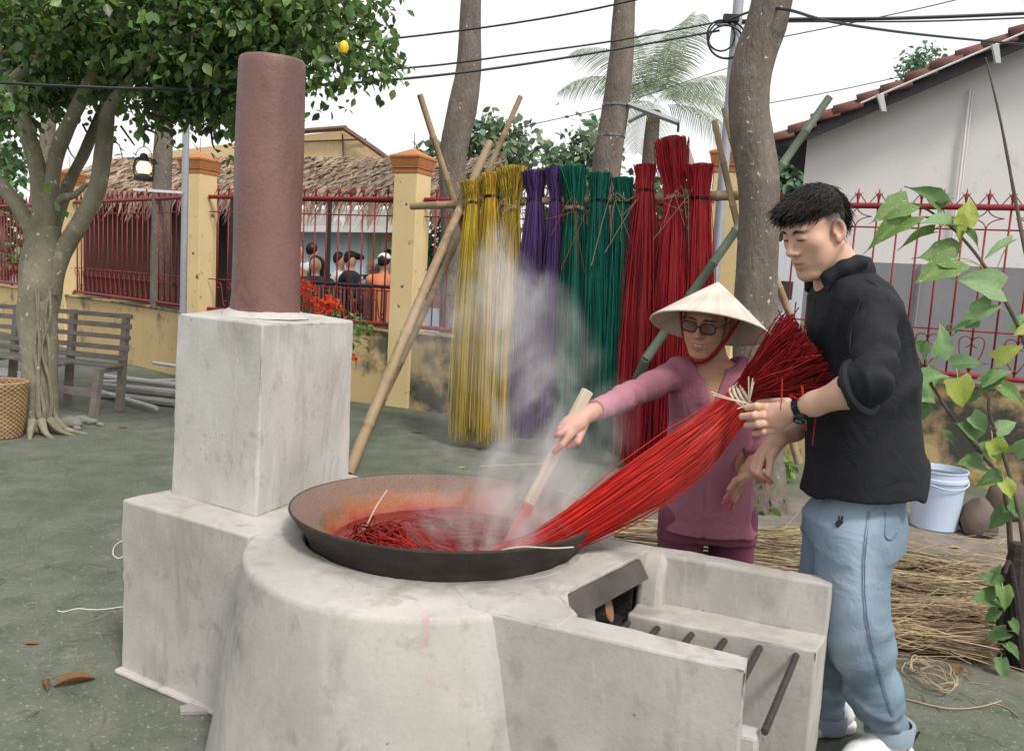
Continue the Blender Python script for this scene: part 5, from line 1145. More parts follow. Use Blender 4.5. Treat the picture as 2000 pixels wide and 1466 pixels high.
# right hand hanging relaxed behind
kr = [at_y(1489, 892, 2.47), at_y(1483, 893, 2.49), at_y(1479, 894, 2.51), at_y(1477, 892, 2.53)]
for q in range(4): f.cone(WR_R, kr[q], .023, .0115, .014)
for q, (m_, t_) in enumerate((((1480, 922), (1503, 939)), ((1475, 920), (1492, 940)), ((1472, 918), (1484, 938)), ((1471, 914), (1478, 932)))): finger(f, [kr[q], at_y(*m_, 2.455 + q * .018), at_y(*t_, 2.465 + q * .018)], .0105, .0082)
finger(f, [WR_R + V(0, -.01, -.02), at_y(1505, 895, 2.45), at_y(1501, 926, 2.44)], .0145, .0098)
SK_M = (.60, .375, .275)
def mcol(V_):
    c = face_colour(V_, HM, SK_M, (.46, .17, .15), False, True)
    d = np.min([np.linalg.norm(V_ - at_y(*t_, 2.465 + q * .018), axis=1) for q, t_ in enumerate(((1503, 939), (1492, 940), (1484, 938)))], 0); c = lerp(c, (.55, .12, .14), .8 * smooth01(-d, -.05, -.012))
    d = np.min([np.linalg.norm(V_ - t_[1], axis=1) for t_ in tips], 0); return lerp(c, (.66, .42, .36), .5 * smooth01(-d, -.012, -.007))
mbody = build_field(f, 'body', M_SKIN, man, mcol)
# hair
f = Field(HM.p(0, 0, .05) - .21, HM.p(0, 0, .05) + .21, .0035)
def hE(c, r, k, mode='u'): f.ell(HM.p(*c), np.array(r) * HM.s, HM.R, k, mode)
hE((0, -.014, .042), (.0775, .0935, .0805), 0); hE((0, .022, .088), (.062, .074, .033), .03); hE((0, -.025, .080), (.066, .068, .045), .03); hE((0, .070, .088), (.050, .026, .018), .02)
hE((0, .132, .0), (.11, .078, .092), .012, 's'); hE((0, .03, -.10), (.2, .11, .115), .01, 's')
f.plane(HM.p(0, -.06, -.052), -HM.R[:, 2] + .6 * HM.R[:, 1])
for q in (-1, 1): hE((q * .105, .01, .0), (.045, .085, .062), .012, 's')
f.disp(lambda P: .0035 * fbm(HM.inv(P) * V(1.6, .5, 1.2), 75, 6, 3) + .003 * fbm(P, 22, 8, 2), .02)
hv, hf = f.mesh(); hairo = mk('hair', hv, hf, M_HAIR, man, True)
g = np.random.default_rng(3); L_ = HM.inv(hv); sel = np.where((L_[:, 2] > .05) | (L_[:, 1] < -.06))[0]; sel = g.choice(sel, 4200); lp = L_[sel]; dr = np.stack([g.normal(0, .35, len(sel)), .8 + g.normal(0, .4, len(sel)), -.22 + g.normal(0, .22, len(sel))], 1)
dr[lp[:, 1] < -.06] = np.stack([g.normal(0, .25, (lp[:, 1] < -.06).sum()), -.25 + g.normal(0, .2, (lp[:, 1] < -.06).sum()), -1 + g.normal(0, .2, (lp[:, 1] < -.06).sum())], 1)
nrmv = lp - V(0, -.016, .05); nrmv /= np.linalg.norm(nrmv, axis=1)[:, None]; ln = g.uniform(.014, .036, len(sel))[:, None]
st = np.stack([lp + nrmv * .001, lp + dr * ln * .5 + nrmv * .004, lp + dr * ln + nrmv * g.uniform(-.004, .006, (len(sel), 1))], 1); st = HM.o + HM.s * (st @ HM.R.T)
strands('hair_locks', st, .0009, M_HAIR, hairo, taper=[1.2, .9, .2])['kind'] = 'stuff'
# eyebrow and lash on the visible side and the other
for q in (-1, 1):
    b = MB(); b.tube([HM.p(q * x, y, z) for x, y, z in ((.014, .0885, .030), (.026, .0885, .0335), (.038, .081, .0345), (.050, .070, .029))], [.0028, .0034, .003, .0012], 6); b.build('eyebrow', M_HAIR, mbody, smooth=True)
    b = MB(); b.tube([HM.p(q * x, y, z) for x, y, z in ((.018, .0860, .0075), (.026, .0905, .0065), (.036, .0885, .0055), (.046, .0800, .0045))], [.0008, .0014, .0016, .0012], 5); b.build('eyelash', M_HAIR, mbody, smooth=True)
# shirt
M_SHIRT = pm('dark_navy_cotton', (.0125, .0135, .018), (.009, .010, .014), scale=30, rough=.8, bump=.25, bscale=300, bdist=.002, spec=.3, wrinkle=.3, wscale=11)
def sec(px, py, hw, dep, Y, sh=0): p = at_y(px, py, Y); return (p[0], p[1], p[2], hw * Y / FPX, dep)
f = Field((.72, 1.92, .70), (1.36, 2.80, 1.66), .0058)
TY = 2.37
f.loft([sec(1661, 528, 34, .07, TY), sec(1666, 552, 60, .14, TY), sec(1670, 585, 80, .178, TY), sec(1676, 640, 91, .18, TY), sec(1684, 720, 95, .172, TY), sec(1690, 800, 98, .172, TY), sec(1690, 900, 107, .19, TY), sec(1688, 960, 113, .20, TY), sec(1686, 1012, 117, .205, TY)], .02)
f.cone(at_y(1666, 572, TY), SM_L + V(-.005, .02, -.01), .06, .06, .05); f.cone(at_y(1666, 572, TY), SM_R + V(0, -.01, -.02), .06, .06, .05)
cuffL = EL_L + (WR_L - EL_L) * .20; f.chain([SM_L, (SM_L + EL_L) / 2, EL_L + V(.0, .004, .004), cuffL], [.060, .056, .051, .056], .02)
cuffR = EL_R + (WR_R - EL_R) * .25; f.chain([SM_R, EL_R, cuffR], [.07, .066, .062], .03)
dL = nrm(WR_L - EL_L)
def cut_end(f, c, d, r):      # removes a cylinder of radius r beyond the plane at c
    c = np.asarray(c, np.float32); d = np.asarray(d, np.float32)
    def fn(P): q = P - c; a = q @ d; rad = np.linalg.norm(q - a[..., None] * d, axis=-1); return np.maximum(np.maximum(-a, a - .12), rad - r)
    f.op(fn, c - .2, c + .2, .004, 's')
cut_end(f, cuffL, dL, .095); cut_end(f, cuffR, nrm(WR_R - EL_R), .085)
# hem: sloping cut
hemp = at_y(1572, 990, 2.21); hq = at_y(1803, 972, 2.21); hdv = nrm(hq - hemp); f.plane(hemp + V(0, 0, -.006), nrm(V(hdv[2], 0, -hdv[0])), .004)
def shirt_fold(P):
    d = .004 * fbm(P * V(1, 1, .4), 13, 12, 2); Q_ = P @ rotx(R(12)) @ roty(R(24)); d += .010 * np.exp(-(fbm(Q_ * V(1, 1, .45), 9, 18, 2) / .13) ** 2) + .006 * np.exp(-(fbm((P @ roty(R(-35))) * V(1, 1, .4), 13, 28, 2) / .12) ** 2) - .004; e = np.linalg.norm(P - EL_L, axis=1); d += .008 * np.exp(-(e / .12) ** 2) * np.sin(95 * ((P - EL_L) @ nrm(SM_L - EL_L + .6 * (WR_L - EL_L))) + 3 * fbm(P, 12, 2, 2))
    a_ = (P - SM_L); d += .005 * np.exp(-(np.linalg.norm(a_, axis=1) / .13) ** 2) * np.sin(60 * (a_ @ nrm(V(.6, .2, .7))) + 2 * fbm(P, 10, 5, 2)); return d
f.disp(shirt_fold)
shirt = build_field(f, 'shirt', M_SHIRT, man); FS = f
# sleeve cuff (rolled) and collar
b = MB(); u_ = nrm(np.cross(dL, V(0, 0, 1))); w_ = np.cross(u_, dL)
b.tube([cuffL + (u_ * math.cos(a) + w_ * math.sin(a)) * .066 - dL * .012 for a in np.linspace(0, 2 * math.pi, 30)], .0125, 8, cap=False, flat=1.0); b.build('rolled_cuff', M_SHIRT, shirt, smooth=True)
f = Field((.80, 2.22, 1.36), (1.16, 2.56, 1.66), .004); CU = nrm(HM.p(0, -.035, -.09) - NB)
ctr = at_y(1641, 520, 2.365); f.ell(ctr + V(.002, 0, -.008), (.096, .090, .078), roty(R(28)), 0); f.op(lambda P: (P - np.float32(ctr)) @ np.float32(nrm(V(-.78, 0, .62))) - .016, ctr - .2, ctr + .2, .004, 'i')
f.ell(ctr + V(-.006, 0, .02), (.078, .073, .11), roty(R(20)), .004, 's')
for q in (-1, 1):      # pointed collar leaves
    f.chain([ctr + V(.03, q * .084, .012), ctr + V(-.02, q * .078, -.006), ctr + V(-.052, q * .066, -.035), ctr + V(-.060, q * .075, -.070)], [.014, .020, .020, .008], .018)
f.disp(lambda P: .002 * fbm(P, 30, 5, 2), .02); build_field(f, 'collar', M_SHIRT, shirt)
# breast pocket and yoke seam, stitched cords lying on the cloth
for nm_, pts_ in (('pocket_edge', ((1592, 612), (1618, 604), (1642, 612), (1640, 640), (1634, 668))), ('yoke_seam', ((1688, 545), (1715, 560), (1738, 590), (1752, 640))), ('armhole_seam', ((1700, 545), (1680, 590), (1664, 640), (1660, 690)))):
    b = MB(); b.tube(bez([on_field(FS, *q) + V(0, .0015, 0) for q in pts_], 24), .0022, 6); b.build(nm_, M_SHIRT, shirt, smooth=True)
# jeans
M_JEAN = pm('washed_denim', (.225, .30, .375), (.165, .23, .30), scale=5, rough=.9, bump=.35, bscale=420, bdist=.002, vc=True, spec=.2, wrinkle=.35, wscale=10, stain=(.36, .45, .53), sscale=2, samt=.42)
hipN, knN, anN = at_y(1672, 1062, 2.30), at_y(1678, 1205, 2.27), at_y(1736, 1418, 2.37)
hipF, knF, anF = at_y(1632, 1050, 2.47), at_y(1606, 1195, 2.47), at_y(1613, 1400, 2.53)
f = Field((.72, 2.08, .05), (1.38, 2.72, .86), .005)
f.loft([sec(1682, 955, 74, .14, TY), sec(1676, 985, 84, .15, TY), sec(1666, 1012, 97, .155, TY), sec(1664, 1050, 88, .155, TY)], 0)
f.chain([hipN, at_y(1664, 1130, 2.29), at_y(1668, 1205, 2.28), at_y(1682, 1260, 2.29), at_y(1708, 1350, 2.32), anN], [.100, .084, .077, .076, .068, .061], .075)
f.chain([hipF, knF, knF * .5 + anF * .5, anF], [.10, .083, .068, .060], .06)
f.plane(anN + V(0, 0, -.030), (.12, 0, -1), .003, lo=anN - .14, hi=anN + .14); f.plane(anF + V(0, 0, -.03), (0, 0, -1), .003, lo=anF - V(.1, .07, .14), hi=anF + V(.1, .14, .14))
def jean_fold(P):
    z = P[:, 2]; d = .002 * fbm(P * V(1, 1, .5), 17, 31, 2) + .006 * np.exp(-(fbm((P @ roty(R(20))) * V(1, 1, .45), 9, 37, 2) / .11) ** 2) + .004 * np.exp(-(fbm((P @ roty(R(-50))) * V(1, 1, .5), 12, 47, 2) / .10) ** 2) * smooth01(-P[:, 2], -.5, -.2) - .003; lo_ = np.exp(-((z - .16) / .10) ** 2); d += .0035 * lo_ * np.sin(85 * z + 9 * P[:, 0] + 3 * fbm(P, 9, 3, 2)); kn_ = np.exp(-((z - .42) / .10) ** 2); d += .0025 * kn_ * np.sin(60 * z - 25 * P[:, 0] + 2 * fbm(P, 9, 4, 2)); return d
f.disp(jean_fold)
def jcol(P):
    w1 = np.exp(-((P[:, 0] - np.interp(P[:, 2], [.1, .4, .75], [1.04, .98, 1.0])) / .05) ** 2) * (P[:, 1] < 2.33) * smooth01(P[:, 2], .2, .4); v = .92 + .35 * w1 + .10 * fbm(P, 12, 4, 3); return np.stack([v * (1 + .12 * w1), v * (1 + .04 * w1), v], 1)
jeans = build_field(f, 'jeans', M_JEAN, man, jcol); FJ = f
M_CUFF = pm('denim_inside', (.30, .36, .43), (.25, .31, .38), scale=20, rough=.9, bump=.3, bscale=300, bdist=.002)
for (a_, r_, tl) in ((anN, .065, .12), (anF, .061, 0)):
    b = MB(); c = a_ + V(0, 0, -.028); prof = [(r_ - .006, .052), (r_ + .004, .054), (r_ + .006, .04), (r_ + .007, .01), (r_ + .004, -.004), (r_ - .006, -.003)]; b.lathe(prof, 28, (0, 0, 0)); b.v = [tuple(c + roty(R(6) if tl else 0) @ V(*p)) for p in b.v]; b.build('turned_cuff', M_CUFF, jeans, smooth=True)
M_STITCH = pm('dark_denim_seam', (.12, .17, .23), (.15, .20, .265), scale=50, rough=.9, bump=.2)
def on_leg(px, py): return on_field(FJ, px, py)
sp_ = [on_leg(px, py) + V(0, -.003, 0) for px, py in [(np.interp(q, [1000, 1050, 1100, 1150, 1200, 1250, 1300, 1350, 1400], [1694, 1688, 1684, 1684, 1688, 1697, 1711, 1725, 1742]), q) for q in range(998, 1401, 10)]]
for dx_ in (0, .006): b = MB(); b.tube(bez([p + V(dx_, -.0003, 0) for p in sp_], 120), .0010, 6); b.build('seam', M_STITCH, jeans, smooth=True)
pk = [on_leg(px, py) + V(.001, -.003, 0) for px, py in ((1727, 1000), (1728, 1045), (1740, 1052), (1752, 1040))]; b = MB(); b.tube(bez(pk, 16), .0022, 6); b.build('pocket_stitch', M_STITCH, jeans, smooth=True)
# small dark embroidered emblem on the thigh
M_EMB = pm('black_embroidery', (.015, .018, .03), (.025, .028, .04), scale=60, rough=.9, bump=.2)
b = MB(); c = on_leg(1640, 1023) + V(0, -.002, 0); b.tube([c + V(0, .004, 0), c + V(0, -.002, 0)], .0115, 12); 
b.tube([c + V(-.003, 0, .008), c + V(-.005, 0, .024)], [.003, .0022], 6); b.tube([c + V(.003, 0, .008), c + V(.004, 0, .024)], [.003, .0022], 6); b.build('emblem', M_EMB, jeans)['kind'] = 'stuff'
# shoes
M_WHITE = pm('white_leather', (.74, .74, .75), (.68, .68, .69), scale=12, rough=.45, bump=.08); M_SOLE = pm('rubber_sole', (.70, .69, .66), (.62, .61, .58), scale=12, rough=.7, bump=.1)
M_BLACK = pm('black_leather', (.015, .015, .017), (.02, .02, .022), scale=12, rough=.5, bump=.05)
def shoe(anc, fdir):
    d = nrm(V(fdir[0], fdir[1], 0)); sd_ = V(-d[1], d[0], 0); g0 = V(anc[0], anc[1], 0); P = lambda a, s_, z: g0 + d * a + sd_ * s_ + V(0, 0, z)
    f = Field(g0 - V(.28, .28, 0) + V(0, 0, -.01), g0 + V(.28, .28, .16), .004)
    f.cone(P(-.055, 0, .055), P(.0, 0, .07), .042, .045, .02); f.cone(P(-.03, 0, .10), P(.01, 0, .11), .042, .040, .03); f.cone(P(0, 0, .07), P(.13, 0, .045), .046, .036, .03); f.cone(P(.13, 0, .045), P(.17, 0, .042), .040, .032, .03)
    f.plane(P(0, 0, .026), (0, 0, -1)); f.plane(P(0, 0, .125), (0, 0, 1)); up_ = build_field(f, 'shoe', M_WHITE, man)
    f = Field(g0 - V(.28, .28, 0) + V(0, 0, -.01), g0 + V(.28, .28, .08), .004); f.cone(P(-.06, 0, .02), P(.06, 0, .02), .046, .047, .0); f.cone(P(.06, 0, .02), P(.165, 0, .02), .047, .044, .02); f.plane(P(0, 0, .028), (0, 0, 1)); f.plane(P(0, 0, 0.0), (0, 0, -1)); build_field(f, 'sole', M_SOLE, up_)
    return P, up_
fN = V(-.86, -.5); PN, shoeN = shoe(anN, fN); shoe(anF, V(-.95, -.2))
# curved mark on the outer side of the near shoe
sw = [(-.088, .096, .003), (-.062, .072, .010), (-.035, .057, .015), (-.005, .052, .015), (.03, .058, .009), (.06, .066, .003)]; v = []; n_ = V(-nrm(V(*fN, 0))[1], nrm(V(*fN, 0))[0], 0)
for a_, z, w_ in sw:
    for s_ in (-1, 1): v.append(PN(a_, .0478, z + s_ * w_ / 2))
vv = v + [p - n_ * .006 for p in v]; m_ = len(sw); F_ = [(2 * i, 2 * i + 2, 2 * i + 3, 2 * i + 1) for i in range(m_ - 1)] + [(2 * m_ + 2 * i + 1, 2 * m_ + 2 * i + 3, 2 * m_ + 2 * i + 2, 2 * m_ + 2 * i) for i in range(m_ - 1)] + [(2 * i, 2 * m_ + 2 * i, 2 * m_ + 2 * i + 2, 2 * i + 2) for i in range(m_ - 1)] + [(2 * i + 1, 2 * i + 3, 2 * m_ + 2 * i + 3, 2 * m_ + 2 * i + 1) for i in range(m_ - 1)]
mk('shoe_mark', vv, F_, M_BLACK, shoeN)
M_LACE = pm('pink_grey_lace', (.60, .52, .52), (.52, .45, .45), scale=30, rough=.9, bump=.2)
for k in range(5): b = MB(); z = .108 - k * .012; a_ = .035 + k * .022; b.tube([PN(a_, -.035, z - .012), PN(a_ + .006, 0, z + .004), PN(a_, .035, z - .012)], .0045, 6); b.build('shoelace', M_LACE, shoeN, smooth=True)
# watch
M_WATCH = pm('black_watch_steel', (.018, .020, .022), (.03, .032, .035), scale=30, rough=.35, metal=.6, bump=.05); M_DIAL = pm('watch_marks', (.55, .55, .55), (.4, .4, .4), scale=90, rough=.4, bump=0)
wa = thing('wristwatch', tuple(at_y(1549, 803, 2.22)), "black steel wristwatch on the man's wrist beside the reeds", 'watch')
wd_ = nrm(WR_L - EL_L); wc = WR_L - wd_ * .012; wu = nrm(np.cross(wd_, V(0, 0, 1))); wv = np.cross(wu, wd_)
for k in range(20):
    a = 2 * math.pi * k / 20; rd = wu * math.cos(a) + wv * math.sin(a); tg = -wu * math.sin(a) + wv * math.cos(a); b = MB(); b.box(wc + rd * .0305, (.004, .0088, .019), np.stack([rd, tg, wd_], 1)); b.build('band_link', M_WATCH, wa)
rd = nrm(V(.05, -.85, -.55)); rd = nrm(rd - wd_ * (rd @ wd_)); dc = wc + rd * .036
b = MB(); b.tube([dc - rd * .006, dc + rd * .004, dc + rd * .006], [.021, .021, .018], 20); wcase = b.build('watch_case', M_WATCH, wa, smooth=True)
tgx = nrm(np.cross(rd, wd_))
for k in range(12): a = k * math.pi / 6; b = MB(); b.box(dc + rd * .0064 + (tgx * math.cos(a) + wd_ * math.sin(a)) * .0135, (.0016, .0016, .0014)); b.build('hour_mark', M_DIAL, wcase)
for a, l_ in ((.6, .009), (2.4, .012)): b = MB(); e_ = tgx * math.cos(a) + wd_ * math.sin(a); b.tube([dc + rd * .0066, dc + rd * .0066 + e_ * l_], .0007, 4); b.build('watch_hand', M_DIAL, wcase)
# ---------------------------------------------------------------- the woman
wom = thing('person', (.74, 2.98, 0), 'woman in mauve blouse and cone hat stirring the pan', 'person')
fw = nrm(V(-.48, -.84, -.27)); eyep = at_y(1366, 640, 2.84)
HWf = Frame(eyep - fw * .085, fw, nrm(V(.10, .0, 1.)), .97)
WY = 2.96
SW_R, EW_R, WW_R = at_y(1325, 728, 2.93), at_y(1218, 778, 2.78), at_y(1152, 806, 2.60)
SW_L, EW_L, WW_L = at_y(1462, 735, 2.97), at_y(1500, 868, 2.95), at_y(1462, 918, 2.82)
NBw = at_y(1400, 730, 2.97)
f = Field((.08, 2.42, .50), (.98, 3.16, 1.48), .0036)
head(f, HWf, True)
for q in (-1, 1):      # laugh lines and cheek fold
    f.chain([HWf.p(q * .0195, .0985, -.030), HWf.p(q * .030, .0905, -.046), HWf.p(q * .036, .0805, -.066), HWf.p(q * .034, .076, -.085)], [.0016, .0022, .0022, .001], .007, 's')
    f.ell(HWf.p(q * .036, .070, -.040), (.016, .014, .014), HWf.R, .012)
f.cone(HWf.p(0, -.03, -.08), NBw, .047, .055, .03)
tsec = [(1398, 706, 50, .06), (1393, 730, 78, .095), (1387, 770, 82, .105), (1386, 850, 82, .105), (1384, 920, 85, .11), (1383, 1005, 93, .115)]
f.loft([sec(px, py, hw - 5, dp_ - .012, WY) for px, py, hw, dp_ in tsec], .03)
def armw(S_, E_, W_): f.chain([S_, E_], [.036, .030], .02); m_ = E_ + (W_ - E_) * .3; f.chain([E_, m_, E_ + (W_ - E_) * .75, W_], [.030, .030, .025, .0235], .02)
armw(SW_R, EW_R, WW_R); armw(SW_L, EW_L, WW_L)
# right hand closed on the stick, forefinger along it
def padp(t): return pa + (pz - pa) * t
kk = [at_y(1112, 850, 2.522), at_y(1106, 838, 2.53), at_y(1104, 828, 2.55), at_y(1107, 820, 2.57)]
for q in range(4): f.cone(WW_R, kk[q], .022, .0115, .015)
f.ell((WW_R + kk[0] + kk[2]) / 3, (.034, .026, .022), None, .015)
finger(f, [kk[0], at_y(1098, 868, 2.505), at_y(1083, 882, 2.515)], .0122, .0085)
finger(f, [kk[1], at_y(1092, 847, 2.515), at_y(1084, 851, 2.54)], .0118, .0088)
for q, (m_, t_) in ((2, ((1093, 838), (1096, 850))), (3, ((1097, 830), (1102, 842)))): finger(f, [kk[q], at_y(*m_, 2.54 + (q - 2) * .015), at_y(*t_, 2.585)], .0105, .0085)
finger(f, [WW_R + V(-.01, -.01, -.02), at_y(1128, 862, 2.53), at_y(1112, 872, 2.54)], .014, .0095)
# left hand hanging in front of the hip
kl = [at_y(1440, 945, 2.77), at_y(1437, 950, 2.79), at_y(1437, 956, 2.81), at_y(1440, 962, 2.83)]
for q in range(4): f.cone(WW_L, kl[q], .022, .0115, .014)
for q, (m_, t_) in enumerate((((1428, 958), (1416, 975)), ((1426, 966), (1414, 982)), ((1427, 974), (1420, 990)), ((1432, 978), (1428, 994)))): finger(f, [kl[q], at_y(*m_, 2.76 + q * .018), at_y(*t_, 2.77 + q * .018)], .0108, .0082)
finger(f, [WW_L + V(-.005, -.01, -.01), at_y(1437, 938, 2.74), at_y(1424, 955, 2.73)], .0135, .0095)
SK_W = (.46, .25, .165); TIPW = [at_y(1083, 882, 2.515), at_y(1084, 851, 2.54), at_y(1096, 850, 2.585), at_y(1112, 872, 2.54)] + [at_y(*t_, 2.77 + q * .018) for q, t_ in enumerate(((1416, 975), (1414, 982), (1420, 990), (1428, 994)))]
def wcol(V_):
    c = face_colour(V_, HWf, SK_W, (.34, .12, .10), True); d = np.linalg.norm(V_ - WW_R, axis=1); c = lerp(c, (.55, .31, .24), smooth01(-d, -.16, -.10))
    d = np.min([np.linalg.norm(V_ - t_, axis=1) for t_ in TIPW], 0); return lerp(c, (.52, .10, .12), .75 * smooth01(-d, -.055, -.01))
wbody = build_field(f, 'body', M_SKIN, wom, wcol)
b = MB(); b.box(HWf.p(0, .0865, -.0668), (.026, .010, .0065), HWf.R); b.build('teeth', pm('teeth', (.62, .56, .48), (.55, .5, .43), scale=200, rough=.4, bump=0), wom, bevel=.002)
for q in (-1, 1):
    b = MB(); b.tube([HWf.p(q * x, y, z) for x, y, z in ((.014, .0885, .030), (.026, .0885, .0325), (.038, .081, .0325), (.048, .070, .029))], [.0015, .002, .0018, .0008], 6); b.build('eyebrow', M_HAIR, wbody, smooth=True)
# hair under the hat
f = Field(HWf.o - .19, HWf.o + .19, .005); f.ell(HWf.p(0, -.018, .030), np.array((.079, .099, .070)) * HWf.s, HWf.R, 0); f.ell(HWf.p(0, -.085, -.03), np.array((.05, .04, .05)) * HWf.s, HWf.R, .03)
f.ell(HWf.p(0, .125, -.01), np.array((.095, .075, .095)) * HWf.s, HWf.R, .01, 's'); f.op(lambda P: -((P - np.float32(HWf.p(0, .0, -.035))) @ np.float32(nrm(HWf.R[:, 2] * 1. - .6 * HWf.R[:, 1]))), HWf.o - .2, HWf.o + .2, .005, 'i'); f.disp(lambda P: .002 * fbm(P, 70, 3, 2), .02); build_field(f, 'hair', M_HAIR, wom)
# blouse
M_BL = pm('mauve_cotton', (.33, .130, .175), (.28, .108, .15), scale=9, rough=.85, bump=.2, bscale=350, bdist=.002, vc=True, spec=.25, wrinkle=.5, wscale=9)
f = Field((.08, 2.50, .46), (1.02, 3.18, 1.32), .0052)
f.loft([sec(px, py, hw, dp_, WY) for px, py, hw, dp_ in tsec] + [sec(1383, 1034, 100, .125, WY)], .03, pw=2.2)
f.cone(at_y(1345, 722, 2.94), SW_R, .05, .056, .04); f.cone(at_y(1445, 722, 2.97), SW_L, .05, .054, .04); f.chain([SW_R, SW_R * .5 + EW_R * .5, EW_R, EW_R + (WW_R - EW_R) * .92], [.054, .047, .042, .039], .02); f.chain([SW_L, EW_L, EW_L + (WW_L - EW_L) * .7], [.054, .047, .042], .02)
cut_end(f, EW_R + (WW_R - EW_R) * .86, nrm(WW_R - EW_R), .07); cut_end(f, EW_L + (WW_L - EW_L) * .62, nrm(WW_L - EW_L), .06)
# V neck: a wedge cut out of the front, plus the neck hole
va, vb, vt = at_y(1358, 700, 2.86), at_y(1434, 690, 2.86), at_y(1392, 793, 2.86)
n1 = nrm(V(-(vt - va)[2], 0, (vt - va)[0])); n2 = nrm(V((vt - vb)[2], 0, -(vt - vb)[0]))
if n1 @ (vb - va) > 0: n1 = -n1
if n2 @ (va - vb) > 0: n2 = -n2
def vneck(P): q = np.float32(P); return np.maximum(np.maximum((q - np.float32(va)) @ np.float32(n1), (q - np.float32(vb)) @ np.float32(n2)), q[..., 1] - 2.97)
f.op(vneck, V(.4, 2.7, 1.0), V(.95, 2.98, 1.35), .004, 's'); f.cone(NBw + V(0, -.01, -.02), NBw + V(0, -.02, .1), .058, .062, .01, 's')
# centre opening below the chest
cl_ = at_y(1376, 990, 2.84)
def bl_fold(P):
    d = .0025 * fbm(P * V(1, 1, .3), 15, 42, 2) + .0055 * np.exp(-(fbm((P @ roty(R(15))) * V(1, 1, .4), 10, 52, 2) / .11) ** 2) - .002; e = np.linalg.norm(P - EW_R, axis=1); ax = nrm(WW_R - SW_R); s_ = (P - EW_R) @ ax
    d += .0045 * np.exp(-(e / .10) ** 2) * np.sin(110 * s_ + 3 * fbm(P, 14, 2, 2)); e2 = np.linalg.norm(P - SW_R, axis=1); d += .004 * np.exp(-(e2 / .10) ** 2) * np.sin(75 * (P - SW_R) @ nrm(V(.8, .2, .5)) + 2 * fbm(P, 10, 3, 2))
    e3 = np.linalg.norm(P - WW_R, axis=1); d += .002 * np.exp(-(e3 / .07) ** 2) * np.sin(260 * s_)
    xm = P[:, 0] - np.interp(P[:, 2], [at_y(1376, 1030, 2.84)[2], vt[2]], [at_y(1376, 1030, 2.84)[0], vt[0]]); d -= .005 * np.exp(-(xm / .005) ** 2) * (P[:, 1] < WY) * (P[:, 2] < vt[2]); return d
f.disp(bl_fold)
def blcol(P):
    v = 1 + .12 * fbm(P, 8, 5, 3); wet = np.clip(fbm(P, 14, 9, 3) - .25, 0, 1) * np.exp(-(np.linalg.norm(P - SW_R, axis=1) / .2) ** 2) * 1.2; arm_ = smooth01(-P[:, 0], -at_y(1320, 740, 2.9)[0], -at_y(1200, 780, 2.8)[0]); v = v * (1 - .45 * wet); return np.stack([v * (1 + .28 * arm_), v * (1 + .45 * arm_), v * (1 + .35 * arm_)], 1)
build_field(f, 'blouse', M_BL, wom, blcol)
# trousers and feet
M_TR = pm('mauve_trousers', (.195, .058, .10), (.165, .05, .088), scale=9, rough=.85, bump=.2, bscale=350, bdist=.002, spec=.25)
f = Field((.44, 2.72, -.01), (1.06, 3.24, .66), .006); hR, hL = at_y(1335, 1010, 2.96), at_y(1432, 1010, 2.96); gR, gL = V(hR[0] - .0, 2.97, .06), V(hL[0] + .02, 2.98, .06)
f.chain([hR, hR * .4 + gR * .6, gR], [.088, .078, .075], .02); f.chain([hL, hL * .4 + gL * .6, gL], [.088, .078, .075], .02); f.loft([sec(1383, 990, 88, .105, WY), sec(1383, 1050, 94, .108, WY)], .02); f.plane(V(0, 0, .055), (0, 0, -1)); f.disp(lambda P: .004 * fbm(P * V(1, 1, .25), 20, 3, 3)); build_field(f, 'trousers', M_TR, wom)
for g_ in (gR, gL):
    f = Field(g_ - V(.1, .2, .08), g_ + V(.1, .1, .08), .005); f.cone(g_ + V(0, .0, .02), g_ + V(0, 0, -.03), .036, .036); f.cone(g_ + V(0, .02, -.03), g_ + V(-.01, -.14, -.04), .032, .02, .02); f.plane(V(0, 0, .018), (0, 0, -1)); build_field(f, 'foot', M_SKIN, wom, lambda P: np.tile(SK_W, (len(P), 1)))
    b = MB(); b.prism([(g_[0] - .045, g_[1] - .17), (g_[0] + .035, g_[1] - .17), (g_[0] + .04, g_[1] + .07), (g_[0] - .04, g_[1] + .07)], 0, .018); b.build('sandal', M_BLACK, wom, bevel=.006)
# cone hat
hc = at_y(1386, 640, 2.90); apx = at_y(1403, 550, 2.945); an_ = nrm(apx - hc); hx = nrm(np.cross(an_, V(0, 1, 0))); hy = np.cross(an_, hx)
M_HAT = pm('woven_palm_leaf', (.70, .63, .56), (.63, .55, .475), scale=5, rough=.75, bump=.5, bscale=70, stain=(.45, .34, .24), sscale=6, samt=.40, bdist=.003, vc=True)
def hatrow(prof, nm, mat, par=wom):
    n = 144; v = []; cg = np.random.default_rng(7); cv = cg.uniform(.86, 1.06, n); cl_h = []
    for r_, z in prof:
        for k in range(n): a = 2 * math.pi * k / n; rr = r_ * (1 + .004 * math.sin(a * 18)); v.append(hc + (hx * math.cos(a) + hy * math.sin(a)) * rr + an_ * z); cl_h.append(cv[k] * (1 - .10 * (len(cl_h) // n % 2)) * (.93 + .07 * math.sin(r_ * 60 + 3 * a)))
    F_ = [(i * n + k, i * n + (k + 1) % n, (i + 1) * n + (k + 1) % n, (i + 1) * n + k) for i in range(len(prof) - 1) for k in range(n)]; cl_h = np.array(cl_h); return mk(nm, v, F_, mat, par, True, np.stack([cl_h, cl_h * .985, cl_h * .965], 1))
HRr, HH = .210, float(np.linalg.norm(apx - hc)); pr = []
